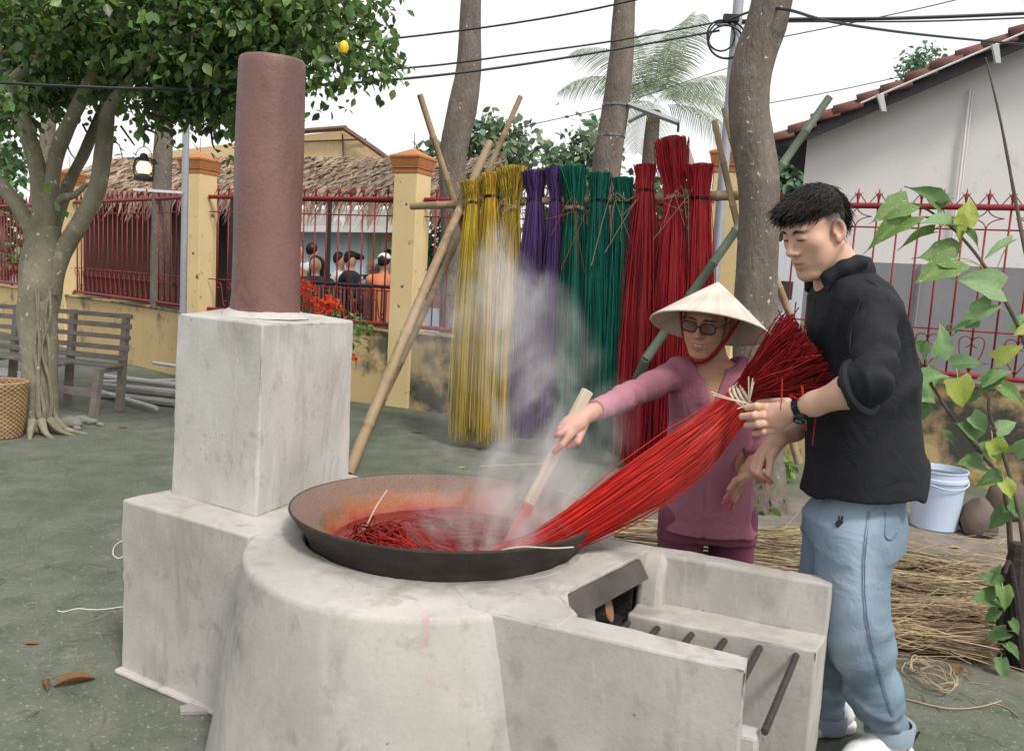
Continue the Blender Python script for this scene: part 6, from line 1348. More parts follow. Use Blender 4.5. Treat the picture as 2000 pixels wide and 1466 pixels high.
for k in range(17): t = k / 16; r_ = HRr * (t ** .96); z = HH * (1 - t); pr += [(max(r_ - .0012, .0005), z + .0005), (r_ + .0006, z - .0008)]
hat_o = hatrow(pr, 'hat', M_HAT)
pr2 = [(HRr + .0006, -.0008), (HRr + .002, -.004), (HRr - .002, -.007), (HRr - .006, -.002)]; hatrow(pr2, 'hat_rim', M_HAT, hat_o)
hatrow([(HRr - .005, -.001), (HRr * .6, HH * .38), (.004, HH - .008)], 'hat_lining', M_HAT, hat_o)
# red chin strap
M_STRAPR = pm('red_cloth_strap', (.36, .012, .014), (.28, .010, .012), scale=12, rough=.8, bump=.2)
def strap(pts, w_): 
    P = bez(pts, 30); b = MB(); T = np.gradient(P, axis=0); T /= np.linalg.norm(T, axis=1)[:, None]; out = P - HWf.p(0, .0, -.03); out -= T * np.sum(out * T, 1)[:, None]; out /= np.linalg.norm(out, axis=1)[:, None]; sd_ = np.cross(T, out); v = []
    for i in range(30):
        for s_, o_ in ((-1, .003), (1, .003), (1, -.002), (-1, -.002)): v.append(P[i] + sd_[i] * s_ * w_ / 2 + out[i] * o_)
    F_ = [(i * 4 + k, i * 4 + (k + 1) % 4, (i + 1) * 4 + (k + 1) % 4, (i + 1) * 4 + k) for i in range(29) for k in range(4)]; mk('chin_strap', v, F_, M_STRAPR, wom, True)
strap([HWf.p(.100, .0, .050), HWf.p(.088, .030, .0), HWf.p(.070, .045, -.06), HWf.p(.040, .066, -.112), HWf.p(0, .080, -.134), HWf.p(-.040, .066, -.116), HWf.p(-.074, .035, -.068), HWf.p(-.096, .0, -.02), HWf.p(-.118, -.02, .03)], .025)
# glasses
M_FRAME = pm('dark_glasses_frame', (.02, .016, .016), (.03, .024, .022), scale=30, rough=.3, bump=0)
M_LENS = bpy.data.materials.new('tinted_lens'); M_LENS.use_nodes = True; N = M_LENS.node_tree.nodes; L = M_LENS.node_tree.links; tb = N.new('ShaderNodeBsdfTransparent'); tb.inputs[0].default_value = (.62, .58, .58, 1); mxs = N.new('ShaderNodeMixShader'); fz = N.new('ShaderNodeFresnel'); fz.inputs[0].default_value = 1.6; gl = N.new('ShaderNodeBsdfGlossy'); gl.inputs['Roughness'].default_value = .05
L.new(fz.outputs[0], mxs.inputs[0]); L.new(tb.outputs[0], mxs.inputs[1]); L.new(gl.outputs[0], mxs.inputs[2]); L.new(mxs.outputs[0], N['Material Output'].inputs['Surface'])
for q in (-1, 1):
    ring = []
    for k in range(25):
        a = 2 * math.pi * k / 24; sx_ = np.sign(math.cos(a)) * abs(math.cos(a)) ** .6; sz_ = np.sign(math.sin(a)) * abs(math.sin(a)) ** .7; ring.append(HWf.p(q * .034 + .027 * sx_, .104 - .30 * abs(q * .034 + .027 * sx_) * .28, .004 + .0185 * sz_))
    b = MB(); b.tube(ring, .0027, 6, cap=False); rim_ = b.build('glasses_rim', M_FRAME, wom, smooth=True); mk('lens', ring[:-1], [tuple(range(24))], M_LENS, rim_)
    b = MB(); b.tube([HWf.p(q * .061, .098, .012), HWf.p(q * .078, .06, .012), HWf.p(q * .083, -.005, .008)], .002, 6); b.build('glasses_temple', M_FRAME, wom, smooth=True)
b = MB(); b.tube([HWf.p(-.008, .104, .008), HWf.p(0, .108, .010), HWf.p(.008, .104, .008)], .0022, 6); b.build('glasses_bridge', M_FRAME, wom, smooth=True)
# ================================================================ poles and wires
def pole(nm, a_, c_, r_, label, mat=None):
    b = MB(); b.tube([a_, c_], r_, 14); return tag(b.build(nm, mat or M_STEEL, None, smooth=True), label, 'pole', 'steel poles along the fence')
p = at_y(357, 600, 9.35); q = at_y(371, 150, 9.35); pole('steel_pole', V(p[0], p[1], 0), V(p[0] + .02, p[1], q[2]), .038, 'thin grey steel pole beside the ochre post by the lantern')
p = at_y(1393, 560, 6.75); pole('steel_pole', V(p[0], p[1], 0), V(p[0] + .01, p[1], 4.2), .04, 'tall grey steel pole with coiled cable beside the red reeds')
M_CABLE = pm('black_cable', (.022, .024, .03), (.03, .032, .04), scale=5, rough=.5, bump=0)
def wire(label, pts, r_, n=40):
    P = bez([at_y(*q) for q in pts], n); b = MB(); b.tube(P, r_, 6); tag(b.build('overhead_wire', M_CABLE, None, smooth=True), label, 'wire', 'overhead wires')
wire('overhead wire passing behind the chimney pipe into the fruit tree', [(-60, 158, 5.2), (120, 168, 5.3), (300, 174, 5.5), (465, 175, 5.6), (610, 167, 5.8), (810, 152, 6.1), (1000, 129, 6.4), (1200, 97, 6.7), (1405, 60, 6.9)], .0095, 60)
wire('overhead wire slanting past both slender trunks to the steel pole', [(690, 140, 6.3), (850, 128, 6.5), (1000, 108, 6.6), (1200, 80, 6.8), (1410, 42, 6.9)], .008)
wire('overhead wire crossing highest between the slender trunks', [(690, 84, 8.5), (860, 65, 8.5), (1000, 46, 8.5), (1150, 20, 8.5), (1330, -20, 8.5)], .010)
wire('overhead wire sagging from the bent trunk down to the roof', [(1410, 45, 6.8), (1470, 22, 6.0), (1530, 18, 5.1), (1620, 42, 5.6), (1750, 62, 6.2), (1900, 78, 6.8), (2060, 92, 7.2)], .009)
wire('thick overhead cable running from the steel pole above the roof', [(1400, 44, 6.9), (1540, 38, 6.9), (1700, 37, 6.9), (1850, 33, 6.9), (2060, 24, 6.9)], .014)
wire('thin overhead wire rising above the roof behind the bent trunk', [(1500, 78, 9), (1650, 48, 9), (1800, 16, 9), (1950, -20, 9)], .006)
wire('faint thin wire stretching to the roof edge beside the treetop', [(1500, 202, 9), (1620, 180, 9), (1760, 150, 9), (1850, 132, 9)], .005)
wire('second cable running close under the thick overhead cable', [(1400, 50, 6.9), (1540, 43, 6.9), (1800, 42, 6.9), (2060, 33, 6.9)], .007)
wire('thin wire crossing behind the strapped trunk towards the palm', [(1010, 250, 12), (1200, 205, 12), (1400, 140, 12), (1500, 110, 12)], .006)
coil = thing('cable_coil', tuple(at_y(1415, 48, 6.7)), 'coil of spare black cable hanging on the steel pole', 'cable')
for k, (cx, cy, rx, ry) in enumerate(((1418, 82, 34, 32), (1420, 78, 38, 37), (1408, 70, 27, 30))):
    b = MB(); b.tube([at_y(cx + rx * math.cos(a), cy + ry * math.sin(a), 6.66 + .02 * k) for a in np.linspace(0, 6.283, 34)], .0075, 6); b.build('loop', M_CABLE, coil, smooth=True)
b = MB(); c = at_y(1428, 36, 6.68); b.box(c, (.12, .05, .05)); b.build('clamp', M_BLKM, coil)
# ================================================================ lantern
lan = thing('lantern', tuple(at_y(281, 300, 5.9)), 'lit hurricane lantern hanging under the fruit tree', 'lantern')
LC = at_y(281, 332, 5.9); k_ = 5.9 / FPX
M_LAMP = bpy.data.materials.new('lamp_glow_glass'); M_LAMP.use_nodes = True; pbs = M_LAMP.node_tree.nodes['Principled BSDF']; pbs.inputs['Base Color'].default_value = (.9, .8, .6, 1); pbs.inputs['Emission Color'].default_value = (1, .78, .45, 1); pbs.inputs['Emission Strength'].default_value = .9; pbs.inputs['Roughness'].default_value = .2
b = MB(); b.lathe([(.001, -.075), (.062, -.075), (.066, -.06), (.060, -.045), (.035, -.038), (.033, -.028)], 20, LC); b.build('fuel_tank', M_BLKM, lan, smooth=True)
b = MB(); b.lathe([(.033, -.028), (.050, -.005), (.052, .018), (.040, .045), (.030, .058)], 20, LC); b.build('globe', M_LAMP, lan, smooth=True)
b = MB(); b.lathe([(.030, .058), (.042, .060), (.040, .072), (.026, .080), (.028, .095), (.022, .110), (.001, .118)], 20, LC); b.build('cap', M_BLKM, lan, smooth=True)
for s_ in (-1, 1): b = MB(); b.tube(bez([LC + V(s_ * .058, 0, -.06), LC + V(s_ * .072, 0, 0), LC + V(s_ * .058, 0, .07), LC + V(s_ * .03, 0, .085)], 12), .006, 6); b.build('side_tube', M_BLKM, lan, smooth=True)
b = MB(); b.tube([LC + V(.058 * math.cos(a), 0, .085 + .075 * math.sin(a)) for a in np.linspace(.1, 3.04, 14)], .0028, 5); b.build('bail', M_BLKM, lan, smooth=True)
b = MB(); b.tube([LC + V(0, 0, .158), at_y(283, 200, 5.9)], .005, 5); b.build('cord', M_CABLE, lan)
tb_ = thing('tube_lamp', tuple(at_y(310, 372, 9.2)), 'white tube lamp bar fixed to the thin steel pole', 'lamp')
for a_, c_, py in ((262, 290, 370), (287, 356, 373)): b = MB(); P0, P1 = at_y(a_, py, 9.28), at_y(c_, py + 2, 9.28); b.box((P0 + P1) / 2, (abs(P1[0] - P0[0]), .05, .028)); b.build('bar', M_WHT, tb_)
# ================================================================ bench
M_WOOD = pm('weathered_grey_wood', (.27, .24, .21), (.16, .14, .125), scale=6, rough=.9, bump=.3, bscale=30, stain=(.26, .25, .26), sscale=5, samt=.42, stretch=(.6, 3, 3))
bn = thing('bench', (-4.6, 7.6, 0), 'weathered grey slatted bench behind the fruit tree', 'bench')
BR = V(-3.47, 7.48); bx = nrm(V(-.955, .295)); by = nrm(V(-.295, -.955)); LB = 1.95
def bpt(a, d, z): q = BR + bx * a + by * d; return V(q[0], q[1], z)
def plank(a0, a1, d, z, h, th, nm, tilt=0, mat=M_WOOD):
    b = MB(); o_ = lambda a, s_, t: bpt(a, d + s_ * th / 2 + tilt * t, z + t * h / 2)
    b.hexa([o_(a0, 1, -1), o_(a1, 1, -1), o_(a1, -1, -1), o_(a0, -1, -1)], [o_(a0, 1, 1), o_(a1, 1, 1), o_(a1, -1, 1), o_(a0, -1, 1)]); return b.build(nm, mat, bn, bevel=.004)
for i, z in enumerate((.865, .775, .675, .575)): plank(-.03, LB, .065 + (.87 - z) * .16, z, .042 + .004 * (i % 2), .022, 'back_slat')
plank(-.02, LB, .135, .49, .05, .02, 'back_slat')
for i, d_ in enumerate((.18, .275, .37)):
    b = MB(); a0 = (.0, .0, .40)[i]; o_ = lambda a, s_, z: bpt(a, d_ + s_ * .045, z); b.hexa([o_(a0, 1, .415), o_(LB, 1, .415), o_(LB, -1, .415), o_(a0, -1, .415)], [o_(a0, 1, .44), o_(LB, 1, .44), o_(LB, -1, .44), o_(a0, -1, .44)]); b.build('seat_plank', M_WOOD, bn, bevel=.004)
for a in (.02, .62, 1.30, 1.90):
    b = MB(); b.hexa([bpt(a, .17, 0), bpt(a + .06, .17, 0), bpt(a + .06, .11, 0), bpt(a, .11, 0)], [bpt(a, .075, .89), bpt(a + .06, .075, .89), bpt(a + .06, .03, .89), bpt(a, .03, .89)]); b.build('back_post', M_WOOD, bn, bevel=.004)
    b = MB(); b.hexa([bpt(a, .47, 0), bpt(a + .06, .47, 0), bpt(a + .06, .41, 0), bpt(a, .41, 0)], [bpt(a, .40, .415), bpt(a + .06, .40, .415), bpt(a + .06, .34, .415), bpt(a, .34, .415)]); b.build('leg', M_WOOD, bn, bevel=.004)
    b = MB(); b.hexa([bpt(a + .012, .40, .375), bpt(a + .05, .40, .375), bpt(a + .05, .10, .375), bpt(a + .012, .10, .375)], [bpt(a + .012, .40, .413), bpt(a + .05, .40, .413), bpt(a + .05, .10, .413), bpt(a + .012, .10, .413)]); b.build('rail', M_WOOD, bn)
plank(.05, LB, .42, .20, .07, .025, 'stretcher')
# ================================================================ basket
M_BASK = pm('woven_rattan', (.40, .27, .145), (.28, .18, .095), scale=14, rough=.8, bump=.4, bscale=60, vc=False)
bk = thing('basket', (*at_z(2, 848, 0)[:2], 0), 'round woven rattan basket standing beside the fruit tree trunk', 'basket'); BC = at_z(2, 852, 0); BC[2] = 0
for k in range(26):
    z = .012 + k * .0162; r_ = .135 + .045 * (k / 25) ** .8; b = MB(); n = 48
    b.tube([V(BC[0] + (r_ + .006 * math.sin(24 * a + math.pi * k)) * math.cos(a), BC[1] + (r_ + .006 * math.sin(24 * a + math.pi * k)) * math.sin(a), z) for a in np.linspace(0, 2 * math.pi, n * 2 + 1)], .0088 if k < 23 else .011, 5, cap=False); b.build('woven_ring', M_BASK, bk, smooth=True)
for k in range(24):
    a = 2 * math.pi * k / 24 + .06; b = MB(); b.tube([V(BC[0] + r_ * math.cos(a), BC[1] + r_ * math.sin(a), z) for r_, z in ((.128, .0), (.160, .2), (.176, .43))], .005, 5); b.build('stake', M_BASK, bk, smooth=True)
b = MB(); b.lathe([(.001, .004), (.13, .004), (.13, .012), (.001, .012)], 24, BC); b.build('bottom', M_BASK, bk)
# ================================================================ pipes, boards, stones near the bench
M_PVC = pm('grey_pvc', (.46, .46, .45), (.40, .40, .39), scale=6, rough=.45, bump=.05, stain=(.3, .28, .26), sscale=5, samt=.4)
M_CONB = concrete('grey_slab', (.33, .32, .31), (.26, .25, .24))
pv = [((188, 762), (306, 797), .05, .022, 'pale plastic pipe lying out from under the bench'), ((205, 735), (352, 752), .12, .03, 'grey plastic pipe lying along the top of the pile'), ((205, 752), (352, 766), .06, .028, 'blue grey pipe lying low in the pile behind the bench'), ((300, 708), (352, 716), .2, .022, 'short pale pipe end on top of the pile'), ((190, 745), (350, 742), .1, .018, 'rusty thin pipe lying across the pile')]
for a_, c_, z, r_, lab in pv: b = MB(); P0, P1 = at_z(*a_, z), at_z(*c_, z); b.tube([P0, P1], r_, 12); b.lathe; tag(b.build('loose_pipe', M_PVC, None, smooth=True), lab, 'pipe', 'pipes piled behind the bench')
for (a_, c_, z, w_, lab) in (((190, 768), (352, 788), .03, .16, 'long grey board lying lowest in the pile'), ((188, 750), (352, 770), .075, .12, 'narrow grey board lying across the pile behind the bench'), ((-20, 722), (60, 740), .04, .3, 'pale slab lying under the bench beside the trunk')):
    b = MB(); P0, P1 = at_z(*a_, z), at_z(*c_, z); d = nrm(P1 - P0); s_ = nrm(np.cross(d, V(0, 0, 1))) * w_ / 2; u_ = V(0, 0, .018); b.hexa([P0 - s_ - u_, P1 - s_ - u_, P1 + s_ - u_, P0 + s_ - u_], [P0 - s_ + u_, P1 - s_ + u_, P1 + s_ + u_, P0 + s_ + u_]); tag(b.build('loose_board', M_CONB, None, bevel=.004), lab, 'board', 'boards piled behind the bench')
def rock(nm, c, r_, seed, mat, label, cat='stone', group=None, sq=(1, 1, .7), k=.25):
    n, m = 14, 10; v = []; 
    for i in range(m + 1):
        ph = math.pi * i / m
        for j in range(n): th = 2 * math.pi * j / n; v.append((math.sin(ph) * math.cos(th), math.sin(ph) * math.sin(th), math.cos(ph)))
    v = np.array(v); d = 1 + k * fbm(v, 2.2, seed, 3) + .07 * fbm(v, 7, seed + 9, 2); v = v * d[:, None] * np.array(sq) * r_; v[:, 2] = np.maximum(v[:, 2], -r_ * sq[2] * .55); v[:, 2] -= v[:, 2].min()
    F_ = [(i * n + j, (i + 1) * n + j, (i + 1) * n + (j + 1) % n, i * n + (j + 1) % n) for i in range(m) for j in range(n)]
    return tag(mk(nm, v + np.array(c), F_, mat, None, True), label, cat, group)
M_ROCK = pm('grey_field_stone', (.24, .245, .21), (.17, .17, .15), scale=8, rough=.9, bump=.4, bscale=30); M_ROCKB = pm('brown_boulder', (.15, .115, .095), (.10, .078, .066), scale=7, rough=.9, bump=.4, bscale=30, stain=(.21, .17, .14), sscale=6, samt=.42)
for i, (px, py, r_, lab) in enumerate(((137, 832, .075, 'larger grey green stone at the tree roots'), (158, 825, .06, 'pale upright stone between other stones at the tree roots'), (180, 828, .045, 'small flat stone outermost of those at the tree roots'), (150, 838, .03, 'small pebble in front of the root stones'), (196, 832, .03, 'tiny pebble at the edge of the root stones'), (112, 840, .035, 'pebble wedged against the tree root'))): rock('root_stone', at_z(px, py, 0), r_, 50 + i, M_ROCK, lab, 'stone', 'stones round the tree roots', (1.2, .9, .7))
rock('boulder', at_z(1905, 1042, 0), .135, 71, M_ROCKB, 'brown upright boulder standing beside the white bucket', 'boulder', 'boulders by the wall', (.85, .8, 1.15), .3)
rock('boulder', at_z(1962, 1012, 0), .14, 72, M_ROCKB, 'brown boulder half hidden behind the leafy plant', 'boulder', 'boulders by the wall', (.9, .8, 1.1), .3)
# ================================================================ bucket
M_BUCK = pm('blue_white_plastic', (.52, .62, .78), (.47, .57, .73), scale=5, rough=.4, bump=.04, stain=(.42, .45, .5), sscale=5, samt=.36)
M_SLUDGE = pm('bucket_dye_residue', (.06, .10, .095), (.10, .12, .115), scale=9, rough=.6, bump=.2)
bu = thing('bucket', (*at_z(1823, 1036, 0)[:2], 0), 'pale blue white plastic bucket standing against the mouldy wall', 'bucket'); UC = at_z(1823, 1028, 0); UC[2] = 0
b = MB(); b.lathe([(.001, .0), (.128, .0), (.136, .008), (.150, .30), (.152, .305), (.160, .307), (.161, .325), (.154, .330), (.156, .365), (.162, .368), (.162, .376), (.154, .376), (.146, .30), (.130, .02)], 40, UC); tub = b.build('tub', M_BUCK, bu, smooth=True)
b = MB(); b.lathe([(.147, .338), (.08, .335), (.001, .336)], 30, UC); b.build('residue', M_SLUDGE, bu, smooth=True)
b = MB(); b.tube([UC + V(.160 * math.cos(a), .160 * math.sin(a) * 1.0 - .012, .335 - .055 * max(0, math.sin(a) * -1)) for a in np.linspace(math.pi, 2 * math.pi, 20)], .004, 5); b.build('handle', M_BUCK, tub, smooth=True)
# ================================================================ leafy plant on the right
M_STEM = pm('brown_plant_stem', (.13, .105, .08), (.085, .07, .055), scale=12, rough=.8, bump=.3); M_STEMD = pm('dark_stump', (.03, .024, .022), (.045, .036, .032), scale=12, rough=.9, bump=.5); M_STEMG = pm('pale_petiole', (.34, .36, .18), (.28, .32, .15), scale=8, rough=.6, bump=0)
def leafmat(nm, c, spot, th): return pm(nm, c, tuple(x * .7 for x in c), scale=9, rough=.45, bump=.25, bscale=40, trans=.3, speck=spot, kscale=17, kth=th + .03, spec=.5)
LM = {'g': leafmat('spotted_green_leaf', (.16, .29, .075), (.46, .46, .12), .60), 'y': leafmat('yellow_green_leaf', (.42, .50, .10), (.15, .10, .04), .70), 'p': leafmat('pale_green_leaf', (.24, .40, .17), (.32, .46, .22), .66), 'd': leafmat('deep_green_leaf', (.12, .235, .075), (.2, .32, .11), .70)}
pl = thing('leafy_plant', (*at_z(1975, 1345, 0)[:2], 0), 'tall sapling with big heart-shaped spotted leaves by the straw bundles', 'plant')
def pstem(pts, r0, r1, mat=M_STEM, nm='stem'): P = bez([at_y(*q) for q in pts], 30); b = MB(); b.tube(P, np.linspace(r0, r1, 30) * (1 + .06 * np.sin(np.arange(30) * 1.7)), 8); b.build(nm, mat, pl, smooth=True)
PY = 3.45
pstem([(2040, 1000, 3.3), (2035, 820, 3.35), (2005, 680, 3.4), (1965, 590, 3.4), (1920, 515, 3.45), (1870, 455, 3.45), (1815, 412, 3.45), (1765, 393, 3.45)], .012, .0035)
pstem([(1990, 1250, 3.25), (1975, 1080, 3.3), (1960, 950, 3.3), (1905, 870, 3.35), (1850, 800, 3.4), (1800, 715, 3.4), (1785, 690, 3.4)], .014, .004)
pstem([(2010, 1150, 3.2), (1990, 1000, 3.2), (1955, 870, 3.25), (1930, 790, 3.25), (1950, 720, 3.3)], .011, .004)
pstem([(1960, 1330, 3.1), (1952, 1200, 3.1), (1950, 1120, 3.1)], .016, .010, M_STEMD); pstem([(2000, 1330, 3.05), (1985, 1180, 3.05), (1972, 1100, 3.05), (1962, 1120, 3.0)], .02, .006, M_STEMD); pstem([(1985, 1330, 3.12), (1980, 1150, 3.12), (1988, 1060, 3.12)], .05, .028, M_STEMD); pstem([(1955, 1150, 3.1), (1958, 1115, 3.08), (1967, 1100, 3.06)], .008, .005, M_STEMD)
pstem([(2080, 800, 3.9), (2010, 520, 3.95), (1985, 400, 4.0), (1955, 240, 4.0), (1925, 112, 4.0)], .013, .0035)
g = random.Random(9)
def heart_mesh(nm, mat, curl, fold, wav, seed):
    gg = np.random.default_rng(seed); T_ = np.linspace(0, 1, 13); v = []; F_ = []
    for i, t in enumerate(T_):
        w_ = .46 * (np.sin(np.pi * min(1, (t * 1.02 + .10)) ** .62) ** .8) * (1 - t ** 5) if t < .985 else 0; w_ = max(w_, .004); yb_ = t - .10 * (1 - t) ** 2
        for k in range(-3, 4):
            s_ = k / 3; y = yb_ - .12 * abs(s_) * (t < .2) * (1 - t / .2) + (.02 * math.sin(9 * t + seed) * abs(s_)); v.append((w_ * s_ * (1 + .05 * math.sin(21 * t + seed)), y, fold * abs(s_) * w_ - curl * t * t + wav * math.sin(7 * t + 3 * s_ + seed) * abs(s_)))
    for i in range(12):
        for k in range(6): F_.append((i * 7 + k, i * 7 + k + 1, (i + 1) * 7 + k + 1, (i + 1) * 7 + k))
    me = bpy.data.meshes.new(nm); me.from_pydata(v, [], F_); me.update(); me.materials.append(mat); me.shade_smooth(); return me
HMs = {c: [heart_mesh('leaf', LM[c], .18 + .08 * k, .25 + .12 * k, .02 + .012 * k, 3 * k + 1) for k in range(3)] for c in LM}
def leaf(bp, tp, wr=1.0, Y=3.4, c='g', dz=0., pet=None):
    wr *= .86
    P0, P1 = at_y(*bp, Y), at_y(*tp, Y - .02 + g.uniform(-.05, .03)); d = P1 - P0; L_ = np.linalg.norm(d) * .92; y = nrm(d)
    n_ = nrm(V(g.uniform(-.35, .35), -1 + g.uniform(-.1, .3), .45 + dz + g.uniform(-.25, .3))); x = nrm(np.cross(y, n_)); z = np.cross(x, y)
    o = bpy.data.objects.new('leaf', HMs[c][g.randrange(3)]); COL.objects.link(o); s_ = L_
    M = Matrix(((x[0] * s_ * wr, y[0] * s_, z[0] * s_, P0[0]), (x[1] * s_ * wr, y[1] * s_, z[1] * s_, P0[1]), (x[2] * s_ * wr, y[2] * s_, z[2] * s_, P0[2]), (0, 0, 0, 1)))
    o.parent = pl; o.matrix_parent_inverse = Matrix.Translation(-pl.location); o.matrix_basis = M
    if pet: b = MB(); Q = at_y(*pet, Y + .02); b.tube(bez([Q, (Q + P0) / 2 + V(0, 0, .012), P0], 8), .0022, 5); b.build('petiole', M_STEMG, pl, smooth=True)
for a in (((1768, 398), (1695, 432), .9, 3.42, 'g', 0, (1800, 405)), ((1772, 428), (1688, 480), .7, 3.4, 'g', .3, (1835, 428)), ((1818, 455), (1752, 474), .5, 3.42, 'g', .5, (1850, 440)), ((1833, 402), (1784, 352), .85, 3.44, 'd', .4, (1832, 420)), ((1835, 402), (1862, 378), 1.0, 3.45, 'p', .4, (1838, 425)), ((1855, 440), (1795, 420), .8, 3.38, 'p', .5, (1880, 465)), ((1882, 432), (1905, 378), 1.05, 3.4, 'y', -.1, (1870, 455)), ((1868, 432), (1886, 482), .95, 3.38, 'y', 0, (1862, 445)), ((1884, 452), (1922, 480), .6, 3.4, 'd', .3, (1870, 450)),
          ((1862, 505), (1792, 492), 1.05, 3.4, 'g', 0, (1915, 518)), ((1862, 512), (1780, 552), .75, 3.36, 'g', .1, (1918, 520)), ((1948, 562), (1862, 536), .95, 3.36, 'p', .2, (1955, 575)), ((1930, 600), (1858, 645), .65, 3.36, 'p', .4, (1970, 612)), ((1850, 640), (1862, 628), .6, 3.4, 'd', 0, None), ((1832, 688), (1850, 622), .95, 3.34, 'p', -.2, (1825, 720)), ((1905, 640), (1852, 636), .5, 3.36, 'd', .6, None), ((1972, 472), (1912, 506), .35, 3.5, 'p', .9, (1945, 530)), ((2010, 640), (1975, 655), .9, 3.35, 'y', 0, None),
          ((1805, 690), (1780, 660), 1.1, 3.42, 'd', .2, (1800, 710)), ((1868, 712), (1935, 702), .85, 3.35, 'd', .5, (1875, 740)), ((1870, 745), (1886, 808), 1.15, 3.28, 'y', -.2, (1868, 720)), ((1795, 745), (1862, 722), .95, 3.34, 'p', .4, (1795, 705)), ((1790, 760), (1842, 790), 1.1, 3.36, 'p', .2, (1795, 725)), ((1800, 790), (1776, 838), 1.0, 3.36, 'd', .1, None), ((1925, 745), (1985, 715), .85, 3.28, 'p', .5, (1930, 780)), ((1950, 700), (2005, 668), .9, 3.3, 'y', .2, (1945, 730)), ((1945, 735), (1905, 770), .8, 3.28, 'd', .1, None), ((1960, 760), (2012, 790), .85, 3.22, 'g', .3, (1940, 770)),
          ((1900, 815), (1940, 850), 1.0, 3.3, 'p', .1, (1880, 835)), ((1905, 855), (1872, 815), .9, 3.32, 'd', .3, (1900, 865)), ((1925, 880), (1985, 868), .85, 3.26, 'p', .5, (1915, 880)), ((1938, 865), (1962, 918), 1.0, 3.24, 'y', 0, (1935, 840)), ((1915, 905), (1868, 900), .9, 3.3, 'd', .4, (1945, 925)), ((1952, 930), (1902, 945), .9, 3.26, 'd', .3, (1962, 955)), ((1960, 945), (1992, 985), 1.0, 3.22, 'y', .1, (1958, 930)), ((1985, 880), (2020, 850), .9, 3.2, 'p', .2, None), ((1860, 862), (1835, 830), .8, 3.34, 'd', .3, None), ((1948, 840), (1995, 818), .9, 3.25, 'p', .4, None), ((1962, 1000), (1925, 1040), .8, 3.25, 'd', .2, (1970, 1010)), ((1975, 985), (2010, 1020), .9, 3.2, 'd', .2, None), ((1828, 745), (1815, 700), .7, 3.4, 'p', .1, None), ((1780, 815), (1800, 860), .8, 3.38, 'd', 0, None), ((1890, 780), (1925, 765), .7, 3.33, 'd', .4, None), ((1985, 640), (2012, 600), .8, 3.4, 'p', .3, None),
          ((1950, 1140), (1912, 1118), .8, 3.06, 'd', .4, (1955, 1150)), ((1942, 1172), (1898, 1162), .8, 3.06, 'd', .3, (1952, 1180)), ((1945, 1192), (1920, 1222), .8, 3.04, 'd', .1, (1952, 1185)), ((1958, 1150), (1968, 1200), .9, 3.02, 'g', 0, (1955, 1140)), ((1962, 1235), (1915, 1250), .85, 3.02, 'd', .4, (1955, 1245)), ((1968, 1262), (2000, 1290), .9, 3.0, 'd', .3, (1960, 1260)), ((1955, 1290), (1962, 1336), .8, 3.0, 'p', 0, (1955, 1275)), ((1975, 1215), (1998, 1245), .9, 3.0, 'd', .2, None), ((1940, 1120), (1960, 1098), .7, 3.08, 'p', .3, None)): leaf(*a)
# small weed by the wall
# ================================================================ twine, strings, litter
M_STR = pm('white_string', (.66, .66, .68), (.6, .6, .62), scale=9, rough=.8, bump=0)
def litter(nm, pts, r_, mat, lab, cat): b = MB(); b.tube(bez([at_z(q[0], q[1], q[2] if len(q) > 2 else r_ + .001) for q in pts], 30), r_, 5); tag(b.build(nm, mat, None, smooth=True), lab, cat)
litter('string', [(112, 1192), (125, 1194), (150, 1188), (180, 1190), (205, 1189), (240, 1184)], .0022, M_STR, 'white string lying on the mossy ground beside the stove plinth', 'string')
litter('string', [(240, 1054), (224, 1066), (221, 1082), (232, 1090), (240, 1086)], .0022, M_STR, 'short looped white string peeking out beside the stove plinth', 'string')
tw_ = thing('twine_coil', (*at_z(1820, 1325, 0)[:2], 0), 'loose coil of straw twine on the ground by the jeans', 'twine'); g2 = np.random.default_rng(4)
for k in range(7):
    c = at_z(1815 + g2.uniform(-10, 10), 1320 + g2.uniform(-12, 14), .012); r_ = g2.uniform(.045, .075); ph = g2.uniform(0, 6); b = MB(); b.tube([c + V(r_ * math.cos(a + ph) * (1 + .2 * math.sin(2 * a)), r_ * 1.5 * math.sin(a + ph), .012 + .012 * math.sin(3 * a + k) + .004 * k) for a in np.linspace(0, 5.6, 26)], .0024, 5); b.build('loop', M_TWINE, tw_, smooth=True)
b = MB(); b.tube(bez([at_z(1770, 1365, .004), at_z(1850, 1382, .01), at_z(1910, 1380, .006), at_z(1955, 1368, .004)], 24), .0028, 5); b.build('loose_end', M_TWINE, tw_, smooth=True)
litter('fallen_reed', [(935, 910), (990, 908), (1060, 905)], .004, M_TWINE, 'yellow reed lying on the ground beyond the pan', 'reed')
for i, (a_, c_) in enumerate((((1690, 1435), (1620, 1490)), ((1700, 1420), (1650, 1500)), ((1990, 1400), (1930, 1370)), ((1560, 1000), (1500, 1060)))): litter('fallen_straw', [a_, ((a_[0] + c_[0]) / 2 + 6, (a_[1] + c_[1]) / 2 - 4), c_], .002, M_TWINE, ('loose straw lying beside the white shoe', 'second loose straw lying along the white shoe', 'loose straw pointing at the leafy plant', 'loose straw lying between woman and man')[i], 'straw')
M_DRY = pm('dry_brown_leaf', (.24, .125, .05), (.15, .08, .04), scale=14, rough=.7, bump=.3, trans=.1); M_DRYY = pm('dry_yellow_leaf', (.46, .34, .08), (.38, .26, .07), scale=14, rough=.7, bump=.3)
